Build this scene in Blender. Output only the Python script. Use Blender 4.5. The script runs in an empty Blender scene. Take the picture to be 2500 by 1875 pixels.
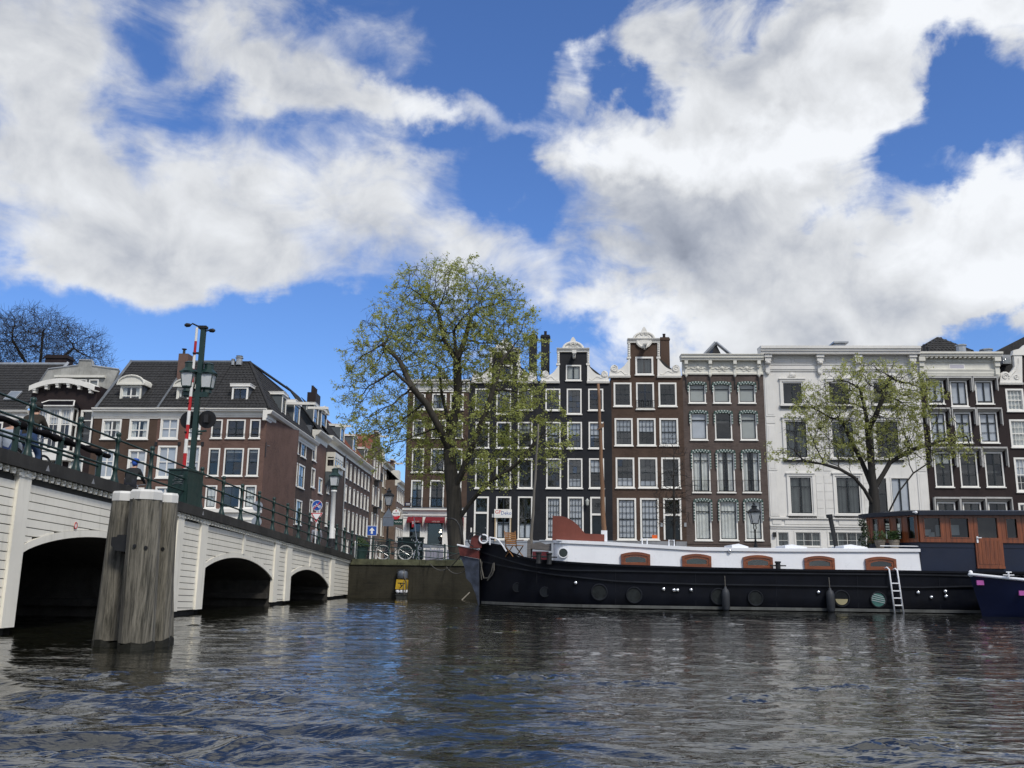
import bpy, math, random
import numpy as np
from mathutils import Vector, Matrix, noise as mnoise

rnd = random.Random(11)
scene = bpy.context.scene
COL = scene.collection

# ------------------------------------------------------------------ camera
F_PX, W_PX, H_PX = 2200.0, 2500.0, 1875.0
PITCH, ROLL, CAM_H = math.radians(11.82), 0.013, 1.2
CAM_R = Matrix.Rotation(math.pi / 2 + PITCH, 3, 'X') @ Matrix.Rotation(ROLL, 3, 'Z')
CAM_P = Vector((0, 0, CAM_H))
cam_data = bpy.data.cameras.new('camera')
cam_data.sensor_width = 36.0
cam_data.lens = F_PX / W_PX * 36.0
cam_data.clip_start = 0.05
cam_data.clip_end = 6000.0
cam = bpy.data.objects.new('camera', cam_data)
COL.objects.link(cam)
cam.location = CAM_P
cam.rotation_euler = CAM_R.to_euler()
scene.camera = cam

def ray(px, py):
	return CAM_R @ Vector(((px - W_PX / 2) / F_PX, -(py - H_PX / 2) / F_PX, -1.0))

# ------------------------------------------------------------------ light
SUN_DIR = Vector((0.42, -0.72, 0.92)).normalized()      # towards the sun
SUN_EL = math.asin(SUN_DIR.z)
SUN_AZ = math.atan2(SUN_DIR.x, SUN_DIR.y)
sun_data = bpy.data.lights.new('sun', 'SUN')
sun_data.energy = 1.9
sun_data.angle = math.radians(12)
sun_data.color = (1.0, 0.94, 0.84)
sun = bpy.data.objects.new('sun', sun_data)
COL.objects.link(sun)
sun.rotation_euler = SUN_DIR.to_track_quat('Z', 'Y').to_euler()

scene.view_settings.view_transform = 'Standard'
scene.view_settings.look = 'None'
scene.view_settings.gamma = 1.0
scene.view_settings.exposure = 0.5
scene.cycles.max_bounces = 7
scene.cycles.diffuse_bounces = 3
scene.cycles.glossy_bounces = 4
scene.cycles.transparent_max_bounces = 12
scene.cycles.transmission_bounces = 4
scene.cycles.caustics_reflective = False
scene.cycles.caustics_refractive = False
scene.cycles.sample_clamp_indirect = 4.0
scene.cycles.use_denoising = True

# ------------------------------------------------------------------ world: sky with clouds
world = bpy.data.worlds.new('World')
scene.world = world
world.use_nodes = True
world.cycles.sampling_method = 'MANUAL'
world.cycles.sample_map_resolution = 1024

class NT:
	"""small helper for writing node graphs"""
	def __init__(self, tree):
		self.t = tree
		tree.nodes.clear()
	def n(self, typ, **kw):
		nd = self.t.nodes.new(typ)
		for k, v in kw.items():
			setattr(nd, k, v)
		return nd
	def link(self, a, b):
		self.t.links.new(a, b)
	def put(self, sock, v):
		if v is None:
			return
		if isinstance(v, bpy.types.NodeSocket):
			self.t.links.new(v, sock)
		else:
			sock.default_value = v
	def math(self, op, a, b=None, c=None, clamp=False):
		nd = self.n('ShaderNodeMath', operation=op, use_clamp=clamp)
		self.put(nd.inputs[0], a); self.put(nd.inputs[1], b)
		if c is not None: self.put(nd.inputs[2], c)
		return nd.outputs[0]
	def vmath(self, op, a, b=None, scale=None):
		nd = self.n('ShaderNodeVectorMath', operation=op)
		self.put(nd.inputs[0], a)
		if b is not None: self.put(nd.inputs[1], b)
		if scale is not None: self.put(nd.inputs['Scale'], scale)
		return nd.outputs['Value'] if op in ('LENGTH', 'DOT_PRODUCT') else nd.outputs[0]
	def noise(self, vec, scale, detail=4, rough=0.55, lac=2.0, dist=0.0, dims='3D', color=False):
		nd = self.n('ShaderNodeTexNoise', noise_dimensions=dims)
		self.put(nd.inputs['Vector'], vec)
		nd.inputs['Scale'].default_value = scale
		nd.inputs['Detail'].default_value = detail
		nd.inputs['Roughness'].default_value = rough
		nd.inputs['Lacunarity'].default_value = lac
		nd.inputs['Distortion'].default_value = dist
		return nd.outputs['Color' if color else 'Fac']
	def ramp(self, v, lo, hi, a=0.0, b=1.0, smooth=True):
		nd = self.n('ShaderNodeMapRange', interpolation_type='SMOOTHSTEP' if smooth else 'LINEAR')
		self.put(nd.inputs[0], v)
		for k, x in zip((1, 2, 3, 4), (lo, hi, a, b)):
			self.put(nd.inputs[k], x)
		return nd.outputs[0]
	def mix(self, fac, a, b, blend='MIX'):
		nd = self.n('ShaderNodeMix', data_type='RGBA', blend_type=blend)
		self.put(nd.inputs[0], fac); self.put(nd.inputs[6], a); self.put(nd.inputs[7], b)
		return nd.outputs[2]

def build_sky():
	g = NT(world.node_tree)
	out = g.n('ShaderNodeOutputWorld')
	bg = g.n('ShaderNodeBackground')
	bg.inputs['Strength'].default_value = 0.1
	g.link(bg.outputs[0], out.inputs[0])
	tc = g.n('ShaderNodeTexCoord')
	d = tc.outputs['Generated']
	sky = g.n('ShaderNodeTexSky', sky_type='NISHITA')
	sky.sun_disc = False
	sky.sun_elevation = SUN_EL
	sky.sun_rotation = SUN_AZ
	sky.altitude = 0
	sky.air_density = 1.0
	sky.dust_density = 0.6
	sky.ozone_density = 2.2
	# direction -> (azimuth, elevation) so that the clouds have a place of their own in the sky
	sep = g.n('ShaderNodeSeparateXYZ'); g.link(d, sep.inputs[0])
	az = g.math('ARCTAN2', sep.outputs[0], sep.outputs[1])
	el = g.math('ARCSINE', sep.outputs[2])
	comb = g.n('ShaderNodeCombineXYZ'); g.link(az, comb.inputs[0]); g.link(el, comb.inputs[1])
	# wind-torn edges: warp the place before it is looked up
	w1 = g.noise(d, 5.0, 4, 0.55, color=True)
	w2 = g.noise(d, 17.0, 5, 0.6, color=True)
	warp = g.vmath('ADD', g.vmath('SCALE', g.vmath('SUBTRACT', w1, (0.5, 0.5, 0.5)), scale=0.16),
				g.vmath('SCALE', g.vmath('SUBTRACT', w2, (0.5, 0.5, 0.5)), scale=0.085))
	p = g.vmath('ADD', comb.outputs[0], warp)
	# banks of cloud: x, y, half width, half height (photograph at 2212 px), tilt, weight
	BANKS = CLOUD_BANKS
	def field(pp, table, gain=1.0):
		tot = None
		for (cx, cy, sx, sy, rot, wt) in table:
			v = ray(cx * 1.1302, cy * 1.1302).normalized()
			a0, e0 = math.atan2(v.x, v.y), math.asin(v.z)
			k = 1.1302 / F_PX
			mp = g.n('ShaderNodeMapping', vector_type='TEXTURE')
			g.link(pp, mp.inputs[0])
			mp.inputs['Location'].default_value = (a0, e0, 0)
			mp.inputs['Rotation'].default_value = (0, 0, rot)
			mp.inputs['Scale'].default_value = (sx * k, sy * k, 1)
			gr = g.n('ShaderNodeTexGradient', gradient_type='SPHERICAL')
			g.link(mp.outputs[0], gr.inputs[0])
			s = g.math('MULTIPLY', gr.outputs[1], wt * gain)
			tot = s if tot is None else g.math('ADD', tot, s)
		return tot
	fld = field(p, BANKS, 0.9)
	# elsewhere in the sky the same kind of broken cloud goes on
	outside_az = g.ramp(g.math('ABSOLUTE', az), 0.62, 0.85)
	outside_el = g.ramp(el, 0.66, 0.9)
	outside = g.math('MAXIMUM', outside_az, outside_el)
	dome = g.n('ShaderNodeMapping'); g.link(d, dome.inputs[0]); dome.inputs['Scale'].default_value = (1, 1, 1.9)
	big = g.noise(dome.outputs[0], 2.6, 5, 0.55)
	elsewhere = g.math('MULTIPLY', g.ramp(big, 0.36, 0.56), g.math('MULTIPLY', outside, 1.1))
	fine = g.noise(dome.outputs[0], 10.0, 10, 0.60, dist=0.5)
	mid = g.noise(g.vmath('ADD', d, (3.1, 1.7, 0.4)), 6.5, 4, 0.5, dist=0.6)
	fld = g.math('ADD', fld, g.math('MULTIPLY', g.math('SUBTRACT', mid, 0.5), 1.7))
	dens = g.math('ADD', g.math('ADD', fld, elsewhere), g.math('MULTIPLY', g.math('SUBTRACT', fine, 0.5), 2.0))
	soft = g.ramp(az, -0.12, 0.25, 1.2, 0.8)
	alpha = g.math('MULTIPLY', g.ramp(dens, 0.06, soft), 0.98)
	# shade inside the cloud: thick cores and undersides greyer, torn edges and sunny tops white
	shade_f = field(p, CLOUD_SHADE)
	lump = g.noise(g.vmath('ADD', d, (0.0, 0.0, 0.028)), 13.0, 7, 0.55, dist=0.4)
	lump0 = g.noise(d, 13.0, 7, 0.55, dist=0.4)
	relief = g.math('MULTIPLY', g.math('SUBTRACT', lump0, lump), 0.6)
	bright = g.math('ADD', g.math('SUBTRACT', 0.86, g.math('MULTIPLY', shade_f, 0.42)), relief)
	bright = g.math('ADD', bright, g.math('MULTIPLY', field(p, CLOUD_GLOW), 0.32))
	bright = g.math('SUBTRACT', bright, g.math('MULTIPLY', g.math('MULTIPLY', elsewhere, g.ramp(big, 0.5, 0.75)), 0.25))
	bright = g.math('MAXIMUM', g.math('MINIMUM', bright, 1.05), 0.28)
	tint = g.mix(g.ramp(bright, 0.35, 0.85), (0.74, 0.82, 1.0, 1), (0.94, 0.965, 1.0, 1))
	cl = g.vmath('SCALE', tint, scale=g.math('MULTIPLY', bright, 6.7))
	# the clear sky: deeper towards the zenith as in the photograph
	blue = g.mix(1.0, sky.outputs[0], SKY_TINT, 'MULTIPLY')
	col = g.mix(alpha, blue, cl)
	g.link(col, bg.inputs['Color'])

SKY_TINT = (0.55, 0.76, 1.12, 1)
CLOUD_BANKS = [
	# left mass
	(120, 300, 330, 330, 0.0, 1.15), (300, 470, 420, 190, -0.1, 1.0), (60, 90, 260, 150, 0.2, 0.75),
	(150, 560, 420, 130, 0.0, 0.9), (520, 560, 300, 130, -0.1, 0.95), (820, 520, 260, 170, 0.15, 0.95),
	(1060, 560, 220, 110, 0.1, 0.75), (560, 330, 260, 150, 0.3, 0.6), (760, 390, 240, 120, 0.3, 0.7),
	(560, 80, 260, 130, 0.15, 0.75), (660, 180, 300, 90, -0.25, 0.85), (980, 245, 260, 70, -0.1, 1.2), (800, 215, 200, 70, -0.2, .6),
	(880, 60, 150, 80, 0.1, 0.35),
	(420, 90, 520, 190, 0.0, 0.5), (840, 110, 220, 120, 0.0, 0.35), (620, 420, 330, 150, 0.0, 0.45), (100, 120, 240, 160, 0, .4),
	# right mass
	(1600, 420, 520, 260, 0.0, 1.35), (1330, 330, 260, 130, -0.3, 0.8), (1480, 600, 420, 150, 0.0, 0.9),
	(1700, 150, 360, 200, 0.1, 1.05), (1980, 60, 380, 140, 0.0, 1.0), (1450, 40, 220, 90, 0.2, 0.6),
	(1270, 140, 125, 80, -0.6, 1.0), (1200, 175, 110, 45, -0.4, .6), (1420, 130, 90, 60, 0, .5), (1900, 260, 230, 180, 0.3, 0.85), (2000, 260, 70, 130, 0.2, 0.5),
	(1380, 690, 280, 90, 0.0, 0.9), (1750, 620, 260, 130, 0.0, 0.75),
	(1700, 720, 420, 110, 0.0, 0.9), (1950, 740, 330, 110, 0.0, 0.8), (1500, 780, 400, 90, 0.0, 0.7), (2130, 420, 190, 170, 0.0, 1.1), (2130, 600, 250, 180, 0.0, 1.2), (2000, 690, 300, 110, 0.0, 0.8),
	(1950, 560, 120, 150, 0.0, 0.6), (1180, 660, 200, 100, 0.0, 0.7),
	(100, 740, 120, 40, 0.0, 0.5), (760, 640, 160, 60, 0.0, 0.35),
	# clear gaps
	(1080, 90, 260, 170, 0.2, -0.9), (2120, 215, 180, 110, -0.3, -0.85), (1960, 390, 120, 130, 0.9, -0.85), (2050, 320, 120, 90, 0.5, -0.6), (1430, 190, 160, 50, -.3, -.5), (1150, 390, 130, 70, .6, -.6),
	(330, 760, 600, 120, 0.0, -1.0), (640, 740, 320, 150, 0.0, -0.8), (370, 110, 100, 70, 0.4, -0.5),
	(900, 330, 220, 60, 0.25, -0.45), (1190, 460, 80, 110, 0.5, -0.6), (1600, 275, 60, 35, 0.0, -0.6),
	(1860, 650, 120, 60, 0.0, -0.6), (1640, 560, 70, 60, 0.0, -0.5), (1460, 665, 80, 40, 0.0, -0.5), (2150, 690, 100, 50, 0, .5), (1280, 20, 120, 120, 0.0, -0.6), (820, 790, 200, 160, 0.0, -0.8),
]
CLOUD_SHADE = [
	(1520, 520, 400, 170, 0.0, 0.75), (1400, 470, 220, 120, 0.0, 0.35), (1690, 130, 180, 120, 0.0, 0.45), (150, 300, 260, 260, 0.0, 0.3),
	(350, 530, 420, 130, 0.0, 0.3), (820, 570, 260, 110, 0.0, 0.3), (1830, 680, 260, 90, 0.0, 0.45),
	(2080, 780, 260, 80, 0.0, 0.3), (560, 90, 260, 120, 0.0, 0.5), (1450, 30, 220, 110, 0.0, 0.6), (30, 60, 260, 160, 0, 0.5),
	(1780, 60, 130, 60, 0.0, 0.5),
]
CLOUD_GLOW = [
	(1330, 320, 240, 90, -0.2, 0.8), (1650, 330, 380, 90, 0.0, 0.9), (2130, 400, 170, 100, 0.0, 1.0), (2120, 600, 200, 140, 0.0, 0.8),
	(1980, 60, 320, 120, 0.0, 0.9), (1270, 130, 110, 70, 0.0, 0.8), (1000, 235, 220, 50, 0.1, 0.5), (1320, 700, 300, 90, 0.0, 0.6),
	(120, 420, 180, 100, 0.0, 0.4), (1850, 420, 200, 160, 0.0, 0.6), (1300, 590, 200, 70, 0, .4)
]
build_sky()

# ------------------------------------------------------------------ frames and helpers
class Frame:
	"""a straight facade line (or hull, or bridge): x along it, y away behind it, z up"""
	def __init__(self, ox, oy, yaw):
		self.o = Vector((ox, oy, 0)); self.yaw = yaw
		self.ux = Vector((math.cos(yaw), math.sin(yaw), 0))
		self.uy = Vector((-math.sin(yaw), math.cos(yaw), 0))
	def w(self, x, y, z):
		return self.o + self.ux * x + self.uy * y + Vector((0, 0, z))
	def at(self, px, py, y=0.0):
		"""where the sight line through a pixel meets this line's vertical plane -> (x, z)"""
		d = ray(px, py)
		p0 = self.o + self.uy * y
		t = (p0 - CAM_P).dot(self.uy) / d.dot(self.uy)
		p = CAM_P + d * t
		return (p - self.o).dot(self.ux), p.z
	def inv(self, p):
		q = p - self.o
		return q.dot(self.ux), q.dot(self.uy), p.z

def ground_at(px, py, z=0.0):
	d = ray(px, py)
	return CAM_P + d * ((z - CAM_H) / d.z)

def at_depth(px, py, Y):
	d = ray(px, py)
	return CAM_P + d * (Y / d.y)

ROW = Frame(0.0, 65.0, -0.05)                    # the row of houses along the quay
QUAY_Z = 1.72

class MB:
	"""collects shapes, builds ONE mesh object"""
	def __init__(self):
		self.v = []; self.f = []; self.mi = []; self.cur = 0; self.sm = []
		self.smooth = False
	def add(self, vs, fs):
		b = len(self.v)
		self.v.extend([tuple(p) for p in vs])
		for f in fs:
			self.f.append(tuple(b + i for i in f)); self.mi.append(self.cur); self.sm.append(self.smooth)
		return self
	def box(self, x0, x1, y0, y1, z0, z1):
		if x0 > x1: x0, x1 = x1, x0
		if y0 > y1: y0, y1 = y1, y0
		if z0 > z1: z0, z1 = z1, z0
		vs = [(x0,y0,z0),(x1,y0,z0),(x1,y1,z0),(x0,y1,z0),(x0,y0,z1),(x1,y0,z1),(x1,y1,z1),(x0,y1,z1)]
		return self.add(vs, [(0,3,2,1),(4,5,6,7),(0,1,5,4),(1,2,6,5),(2,3,7,6),(3,0,4,7)])
	def quad(self, a, b, c, d):
		return self.add([a, b, c, d], [(0, 1, 2, 3)])
	def prism(self, poly, y0, y1):
		"""poly: list of (x, z) counter-clockwise seen from the front (-y)"""
		n = len(poly)
		vs = [(x, y0, z) for x, z in poly] + [(x, y1, z) for x, z in poly]
		fs = [tuple(range(n)), tuple(range(2 * n - 1, n - 1, -1))]
		fs += [(i, i + n, (i + 1) % n + n, (i + 1) % n) for i in range(n)]
		return self.add(vs, fs)
	def prism_z(self, poly, z0, z1):
		n = len(poly)
		vs = [(x, y, z0) for x, y in poly] + [(x, y, z1) for x, y in poly]
		fs = [tuple(range(n - 1, -1, -1)), tuple(range(n, 2 * n))]
		fs += [(i, (i + 1) % n, (i + 1) % n + n, i + n) for i in range(n)]
		return self.add(vs, fs)
	def tube(self, pts, r, n=8, cap=True):
		pts = [Vector(p) for p in pts]
		rs = r if isinstance(r, (list, tuple)) else [r] * len(pts)
		rings = []; up = None
		for i, p in enumerate(pts):
			t = (pts[min(i + 1, len(pts) - 1)] - pts[max(i - 1, 0)])
			if t.length < 1e-9: t = Vector((0, 0, 1))
			t.normalize()
			if up is None:
				up = Vector((0, 0, 1)) if abs(t.z) < 0.9 else Vector((1, 0, 0))
			a = (up - t * up.dot(t))
			if a.length < 1e-6: a = Vector((1, 0, 0)) - t * t.x
			a.normalize(); up = a
			b = t.cross(a)
			rings.append([p + (a * math.cos(2*math.pi*k/n) + b * math.sin(2*math.pi*k/n)) * rs[i] for k in range(n)])
		vs = [q for rg in rings for q in rg]; fs = []
		for i in range(len(pts) - 1):
			for k in range(n):
				fs.append((i*n+k, i*n+(k+1) % n, (i+1)*n+(k+1) % n, (i+1)*n+k))
		if cap:
			fs.append(tuple(range(n - 1, -1, -1))); fs.append(tuple(range((len(pts)-1)*n, len(pts)*n)))
		return self.add(vs, fs)
	def lathe(self, c, prof, n=12, axis='z'):
		"""prof: list of (radius, height)"""
		c = Vector(c); vs = []; fs = []
		for (r, h) in prof:
			for k in range(n):
				a = 2 * math.pi * k / n
				q = {'z': (r*math.cos(a), r*math.sin(a), h), 'y': (r*math.cos(a), h, r*math.sin(a)), 'x': (h, r*math.cos(a), r*math.sin(a))}[axis]
				vs.append(c + Vector(q))
		m = len(prof)
		for i in range(m - 1):
			for k in range(n):
				a, b = i*n+k, i*n+(k+1) % n
				fs.append((a, b, b+n, a+n) if axis != 'y' else (a, a+n, b+n, b))
		if prof[0][0] > 1e-6: fs.append(tuple(range(n-1, -1, -1)) if axis != 'y' else tuple(range(n)))
		if prof[-1][0] > 1e-6: fs.append(tuple(range((m-1)*n, m*n)) if axis != 'y' else tuple(range(m*n-1, (m-1)*n-1, -1)))
		return self.add(vs, fs)
	def ball(self, c, r, n=10, m=7, sz=1.0):
		return self.lathe(c, [(max(1e-4, r*math.sin(math.pi*i/m)), -r*sz*math.cos(math.pi*i/m)) for i in range(m+1)], n)
	def build(self, name, mat, parent=None, org=(0, 0, 0), kind=None):
		me = bpy.data.meshes.new(name)
		o = Vector(org)
		me.from_pydata([(p[0]-o.x, p[1]-o.y, p[2]-o.z) for p in self.v], [], self.f)
		mats = mat if isinstance(mat, (list, tuple)) else [mat]
		for m in mats: me.materials.append(m)
		if len(mats) > 1: me.polygons.foreach_set('material_index', self.mi)
		if any(self.sm): me.polygons.foreach_set('use_smooth', self.sm)
		me.update()
		ob = bpy.data.objects.new(name, me)
		COL.objects.link(ob)
		if parent is not None: ob.parent = parent
		if kind: ob['kind'] = kind
		return ob

def share(name, mesh_obj_data, parent, loc=(0, 0, 0), rot=(0, 0, 0), scale=(1, 1, 1)):
	ob = bpy.data.objects.new(name, mesh_obj_data)
	COL.objects.link(ob)
	ob.parent = parent
	ob.location = loc; ob.rotation_euler = rot; ob.scale = scale
	return ob

def thing(name, label, cat, loc=(0, 0, 0), yaw=0.0, group=None):
	ob = bpy.data.objects.new(name, None)
	ob.empty_display_size = 0.2
	COL.objects.link(ob)
	ob.location = loc; ob.rotation_euler = (0, 0, yaw)
	ob['label'] = label; ob['category'] = cat
	if group: ob['group'] = group
	return ob

def tag(ob, label, cat, group=None):
	ob['label'] = label; ob['category'] = cat
	if group: ob['group'] = group
	return ob

def copy_tree(o, parent=None):
	c = o.copy(); COL.objects.link(c); c.parent = parent
	for ch in list(o.children): copy_tree(ch, c)
	return c

_text_cache = {}
def text_mesh(name, s, size, mat, parent, loc, rot=(math.pi/2, 0, 0), extrude=0.004, align='CENTER', sx=1.0, shear=0.0):
	"""flat lettering as a thin mesh"""
	cu = bpy.data.curves.new(name, 'FONT')
	cu.body = s; cu.size = size; cu.extrude = extrude
	cu.align_x = align; cu.align_y = 'CENTER'; cu.shear = shear
	cu.resolution_u = 3
	tmp = bpy.data.objects.new(name, cu)
	COL.objects.link(tmp)
	dg = bpy.context.evaluated_depsgraph_get()
	me = bpy.data.meshes.new_from_object(tmp.evaluated_get(dg))
	bpy.data.objects.remove(tmp); bpy.data.curves.remove(cu)
	me.name = name
	me.materials.clear(); me.materials.append(mat)
	ob = bpy.data.objects.new(name, me); COL.objects.link(ob)
	ob.parent = parent; ob.location = loc; ob.rotation_euler = rot; ob.scale = (sx, 1, 1)
	return ob

# ------------------------------------------------------------------ materials
MATS = {}
def pm(name, c, rough=0.6, var=0.15, scale=2.0, metal=0.0, spec=0.4, bump=0.0, bscale=30.0, streak=0.0, dirt=None, coat=0.0, detail=5):
	"""plain painted / stone / metal surface with uneven colour, streaks and fine relief"""
	if name in MATS: return MATS[name]
	m = bpy.data.materials.new(name); m.use_nodes = True
	g = NT(m.node_tree)
	out = g.n('ShaderNodeOutputMaterial'); b = g.n('ShaderNodeBsdfPrincipled')
	g.link(b.outputs[0], out.inputs[0])
	tc = g.n('ShaderNodeTexCoord').outputs['Object']
	nz = g.noise(tc, scale, detail, 0.6)
	lo = tuple(max(0, x * (1 - var)) for x in c) + (1,)
	hi = tuple(min(1, x * (1 + var)) for x in c) + (1,)
	col = g.mix(g.ramp(nz, 0.3, 0.7), lo, hi)
	if streak > 0:
		mp = g.n('ShaderNodeMapping'); g.link(tc, mp.inputs[0]); mp.inputs['Scale'].default_value = (6, 6, 0.5)
		st = g.ramp(g.noise(mp.outputs[0], 1.6, 5, 0.65), 0.48, 0.78)
		d = dirt or tuple(x * 0.35 for x in c)
		col = g.mix(g.math('MULTIPLY', st, streak), col, tuple(d) + (1,))
	g.link(col, b.inputs['Base Color'])
	b.inputs['Roughness'].default_value = rough
	rn = g.ramp(g.noise(tc, scale * 2.3, 4, 0.6), 0.2, 0.8, max(0.02, rough - 0.1), min(1, rough + 0.12))
	g.link(rn, b.inputs['Roughness'])
	b.inputs['Metallic'].default_value = metal
	b.inputs['Specular IOR Level'].default_value = spec
	b.inputs['Coat Weight'].default_value = coat
	if bump > 0:
		bp = g.n('ShaderNodeBump'); bp.inputs['Strength'].default_value = bump; bp.inputs['Distance'].default_value = 0.02
		g.link(g.noise(tc, bscale, 4, 0.6), bp.inputs['Height'])
		g.link(bp.outputs[0], b.inputs['Normal'])
	MATS[name] = m
	return m

def brick_mat(name, c, mortar, c2=None, mottle=0.25, rough=0.85, grime=0.35):
	if name in MATS: return MATS[name]
	m = bpy.data.materials.new(name); m.use_nodes = True
	g = NT(m.node_tree)
	out = g.n('ShaderNodeOutputMaterial'); b = g.n('ShaderNodeBsdfPrincipled')
	g.link(b.outputs[0], out.inputs[0])
	tc = g.n('ShaderNodeTexCoord').outputs['Object']
	sp = g.n('ShaderNodeSeparateXYZ'); g.link(tc, sp.inputs[0])
	cb = g.n('ShaderNodeCombineXYZ')
	g.link(g.math('ADD', sp.outputs[0], sp.outputs[1]), cb.inputs[0]); g.link(sp.outputs[2], cb.inputs[1])
	bt = g.n('ShaderNodeTexBrick')
	g.link(cb.outputs[0], bt.inputs['Vector'])
	bt.inputs['Scale'].default_value = 1.0
	bt.inputs['Brick Width'].default_value = 0.23; bt.inputs['Row Height'].default_value = 0.068
	bt.inputs['Mortar Size'].default_value = 0.006; bt.inputs['Mortar Smooth'].default_value = 0.3
	c2 = c2 or tuple(x * 0.65 for x in c)
	bt.inputs['Color1'].default_value = tuple(c) + (1,); bt.inputs['Color2'].default_value = tuple(c2) + (1,)
	bt.inputs['Mortar'].default_value = tuple(mortar) + (1,)
	big = g.noise(tc, 0.55, 5, 0.62)
	col = g.mix(g.ramp(big, 0.32, 0.7, 0.0, min(1, mottle * 1.7)), bt.outputs['Color'], tuple(min(1, x * 1.55 + 0.01) for x in c) + (1,))
	mp = g.n('ShaderNodeMapping'); g.link(tc, mp.inputs[0]); mp.inputs['Scale'].default_value = (3.0, 3.0, 0.35)
	st = g.ramp(g.noise(mp.outputs[0], 1.3, 5, 0.65), 0.5, 0.8)
	col = g.mix(g.math('MULTIPLY', st, grime), col, tuple(x * 0.4 for x in c) + (1,))
	fn = g.noise(tc, 7.0, 6, 0.7)
	col = g.mix(g.ramp(fn, 0.3, 0.75, 0.0, 0.45), col, tuple(x * 1.5 for x in c) + (1,))
	g.link(col, b.inputs['Base Color'])
	b.inputs['Roughness'].default_value = rough
	b.inputs['Specular IOR Level'].default_value = 0.25
	bp = g.n('ShaderNodeBump'); bp.inputs['Strength'].default_value = 0.5; bp.inputs['Distance'].default_value = 0.01
	g.link(g.math('ADD', bt.outputs['Fac'], g.math('MULTIPLY', fn, -0.8)), bp.inputs['Height']); bp.invert = True
	g.link(bp.outputs[0], b.inputs['Normal'])
	MATS[name] = m
	return m

def glass_mat(name, tint=(0.88, 0.91, 0.92), refl=0.025, rough=0.015):
	"""window glass: mirror by angle, clear otherwise"""
	if name in MATS: return MATS[name]
	m = bpy.data.materials.new(name); m.use_nodes = True
	g = NT(m.node_tree)
	out = g.n('ShaderNodeOutputMaterial')
	gl = g.n('ShaderNodeBsdfGlossy'); gl.inputs['Roughness'].default_value = rough
	gl.inputs['Color'].default_value = (0.95, 0.97, 1, 1)
	tr = g.n('ShaderNodeBsdfTransparent'); tr.inputs['Color'].default_value = tuple(tint) + (1,)
	ge = g.n('ShaderNodeNewGeometry')
	cosv = g.math('ABSOLUTE', g.vmath('DOT_PRODUCT', ge.outputs['Incoming'], ge.outputs['Normal']))
	fr = g.math('ADD', g.math('MULTIPLY', g.math('POWER', g.math('SUBTRACT', 1.0, cosv, clamp=True), 5.0), 0.9), 0.05 + refl, clamp=True)
	tc = g.n('ShaderNodeTexCoord').outputs['Object']
	bp = g.n('ShaderNodeBump'); bp.inputs['Strength'].default_value = 0.05; bp.inputs['Distance'].default_value = 0.05
	g.link(g.noise(tc, 1.1, 2, 0.5), bp.inputs['Height'])
	g.link(bp.outputs[0], gl.inputs['Normal'])
	mx = g.n('ShaderNodeMixShader')
	g.link(fr, mx.inputs[0])
	g.link(tr.outputs[0], mx.inputs[1]); g.link(gl.outputs[0], mx.inputs[2])
	g.link(mx.outputs[0], out.inputs[0])
	MATS[name] = m
	return m

def wood_mat(name, c, dark, rough=0.5, axis='z', scale=1.0, coat=0.0):
	if name in MATS: return MATS[name]
	m = bpy.data.materials.new(name); m.use_nodes = True
	g = NT(m.node_tree)
	out = g.n('ShaderNodeOutputMaterial'); b = g.n('ShaderNodeBsdfPrincipled')
	g.link(b.outputs[0], out.inputs[0])
	tc = g.n('ShaderNodeTexCoord').outputs['Object']
	mp = g.n('ShaderNodeMapping'); g.link(tc, mp.inputs[0])
	s = {'z': (9, 9, 0.6), 'x': (0.6, 9, 9), 'y': (9, 0.6, 9)}[axis]
	mp.inputs['Scale'].default_value = tuple(q * scale for q in s)
	n1 = g.noise(mp.outputs[0], 2.0, 7, 0.68, dist=0.4)
	n2 = g.noise(tc, 1.7, 5, 0.6)
	col = g.mix(g.ramp(n1, 0.3, 0.68), tuple(dark) + (1,), tuple(c) + (1,))
	col = g.mix(g.ramp(n2, 0.45, 0.8, 0.0, 0.5), col, tuple(x * 0.55 for x in c) + (1,))
	g.link(col, b.inputs['Base Color'])
	b.inputs['Roughness'].default_value = rough
	b.inputs['Coat Weight'].default_value = coat
	b.inputs['Coat Roughness'].default_value = 0.15
	bp = g.n('ShaderNodeBump'); bp.inputs['Strength'].default_value = 0.6; bp.inputs['Distance'].default_value = 0.015
	g.link(n1, bp.inputs['Height']); g.link(bp.outputs[0], b.inputs['Normal'])
	MATS[name] = m
	return m

def leaf_mat(name, c, c2, trans=0.35):
	m = bpy.data.materials.new(name); m.use_nodes = True
	g = NT(m.node_tree)
	out = g.n('ShaderNodeOutputMaterial')
	tc = g.n('ShaderNodeTexCoord').outputs['Object']
	n1 = g.noise(tc, 0.7, 3, 0.6); n2 = g.noise(tc, 9.0, 3, 0.6)
	col = g.mix(g.ramp(g.math('ADD', g.math('MULTIPLY', n1, 0.5), g.math('MULTIPLY', n2, 0.5)), 0.38, 0.62), tuple(c) + (1,), tuple(c2) + (1,))
	di = g.n('ShaderNodeBsdfPrincipled'); g.link(col, di.inputs['Base Color']); di.inputs['Roughness'].default_value = 0.5
	tl = g.n('ShaderNodeBsdfTranslucent'); g.link(g.mix(1.0, col, (1.25, 1.15, 0.6, 1), 'MULTIPLY'), tl.inputs['Color'])
	mx = g.n('ShaderNodeMixShader'); mx.inputs[0].default_value = trans
	g.link(di.outputs[0], mx.inputs[1]); g.link(tl.outputs[0], mx.inputs[2]); g.link(mx.outputs[0], out.inputs[0])
	MATS[name] = m
	return m

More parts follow.
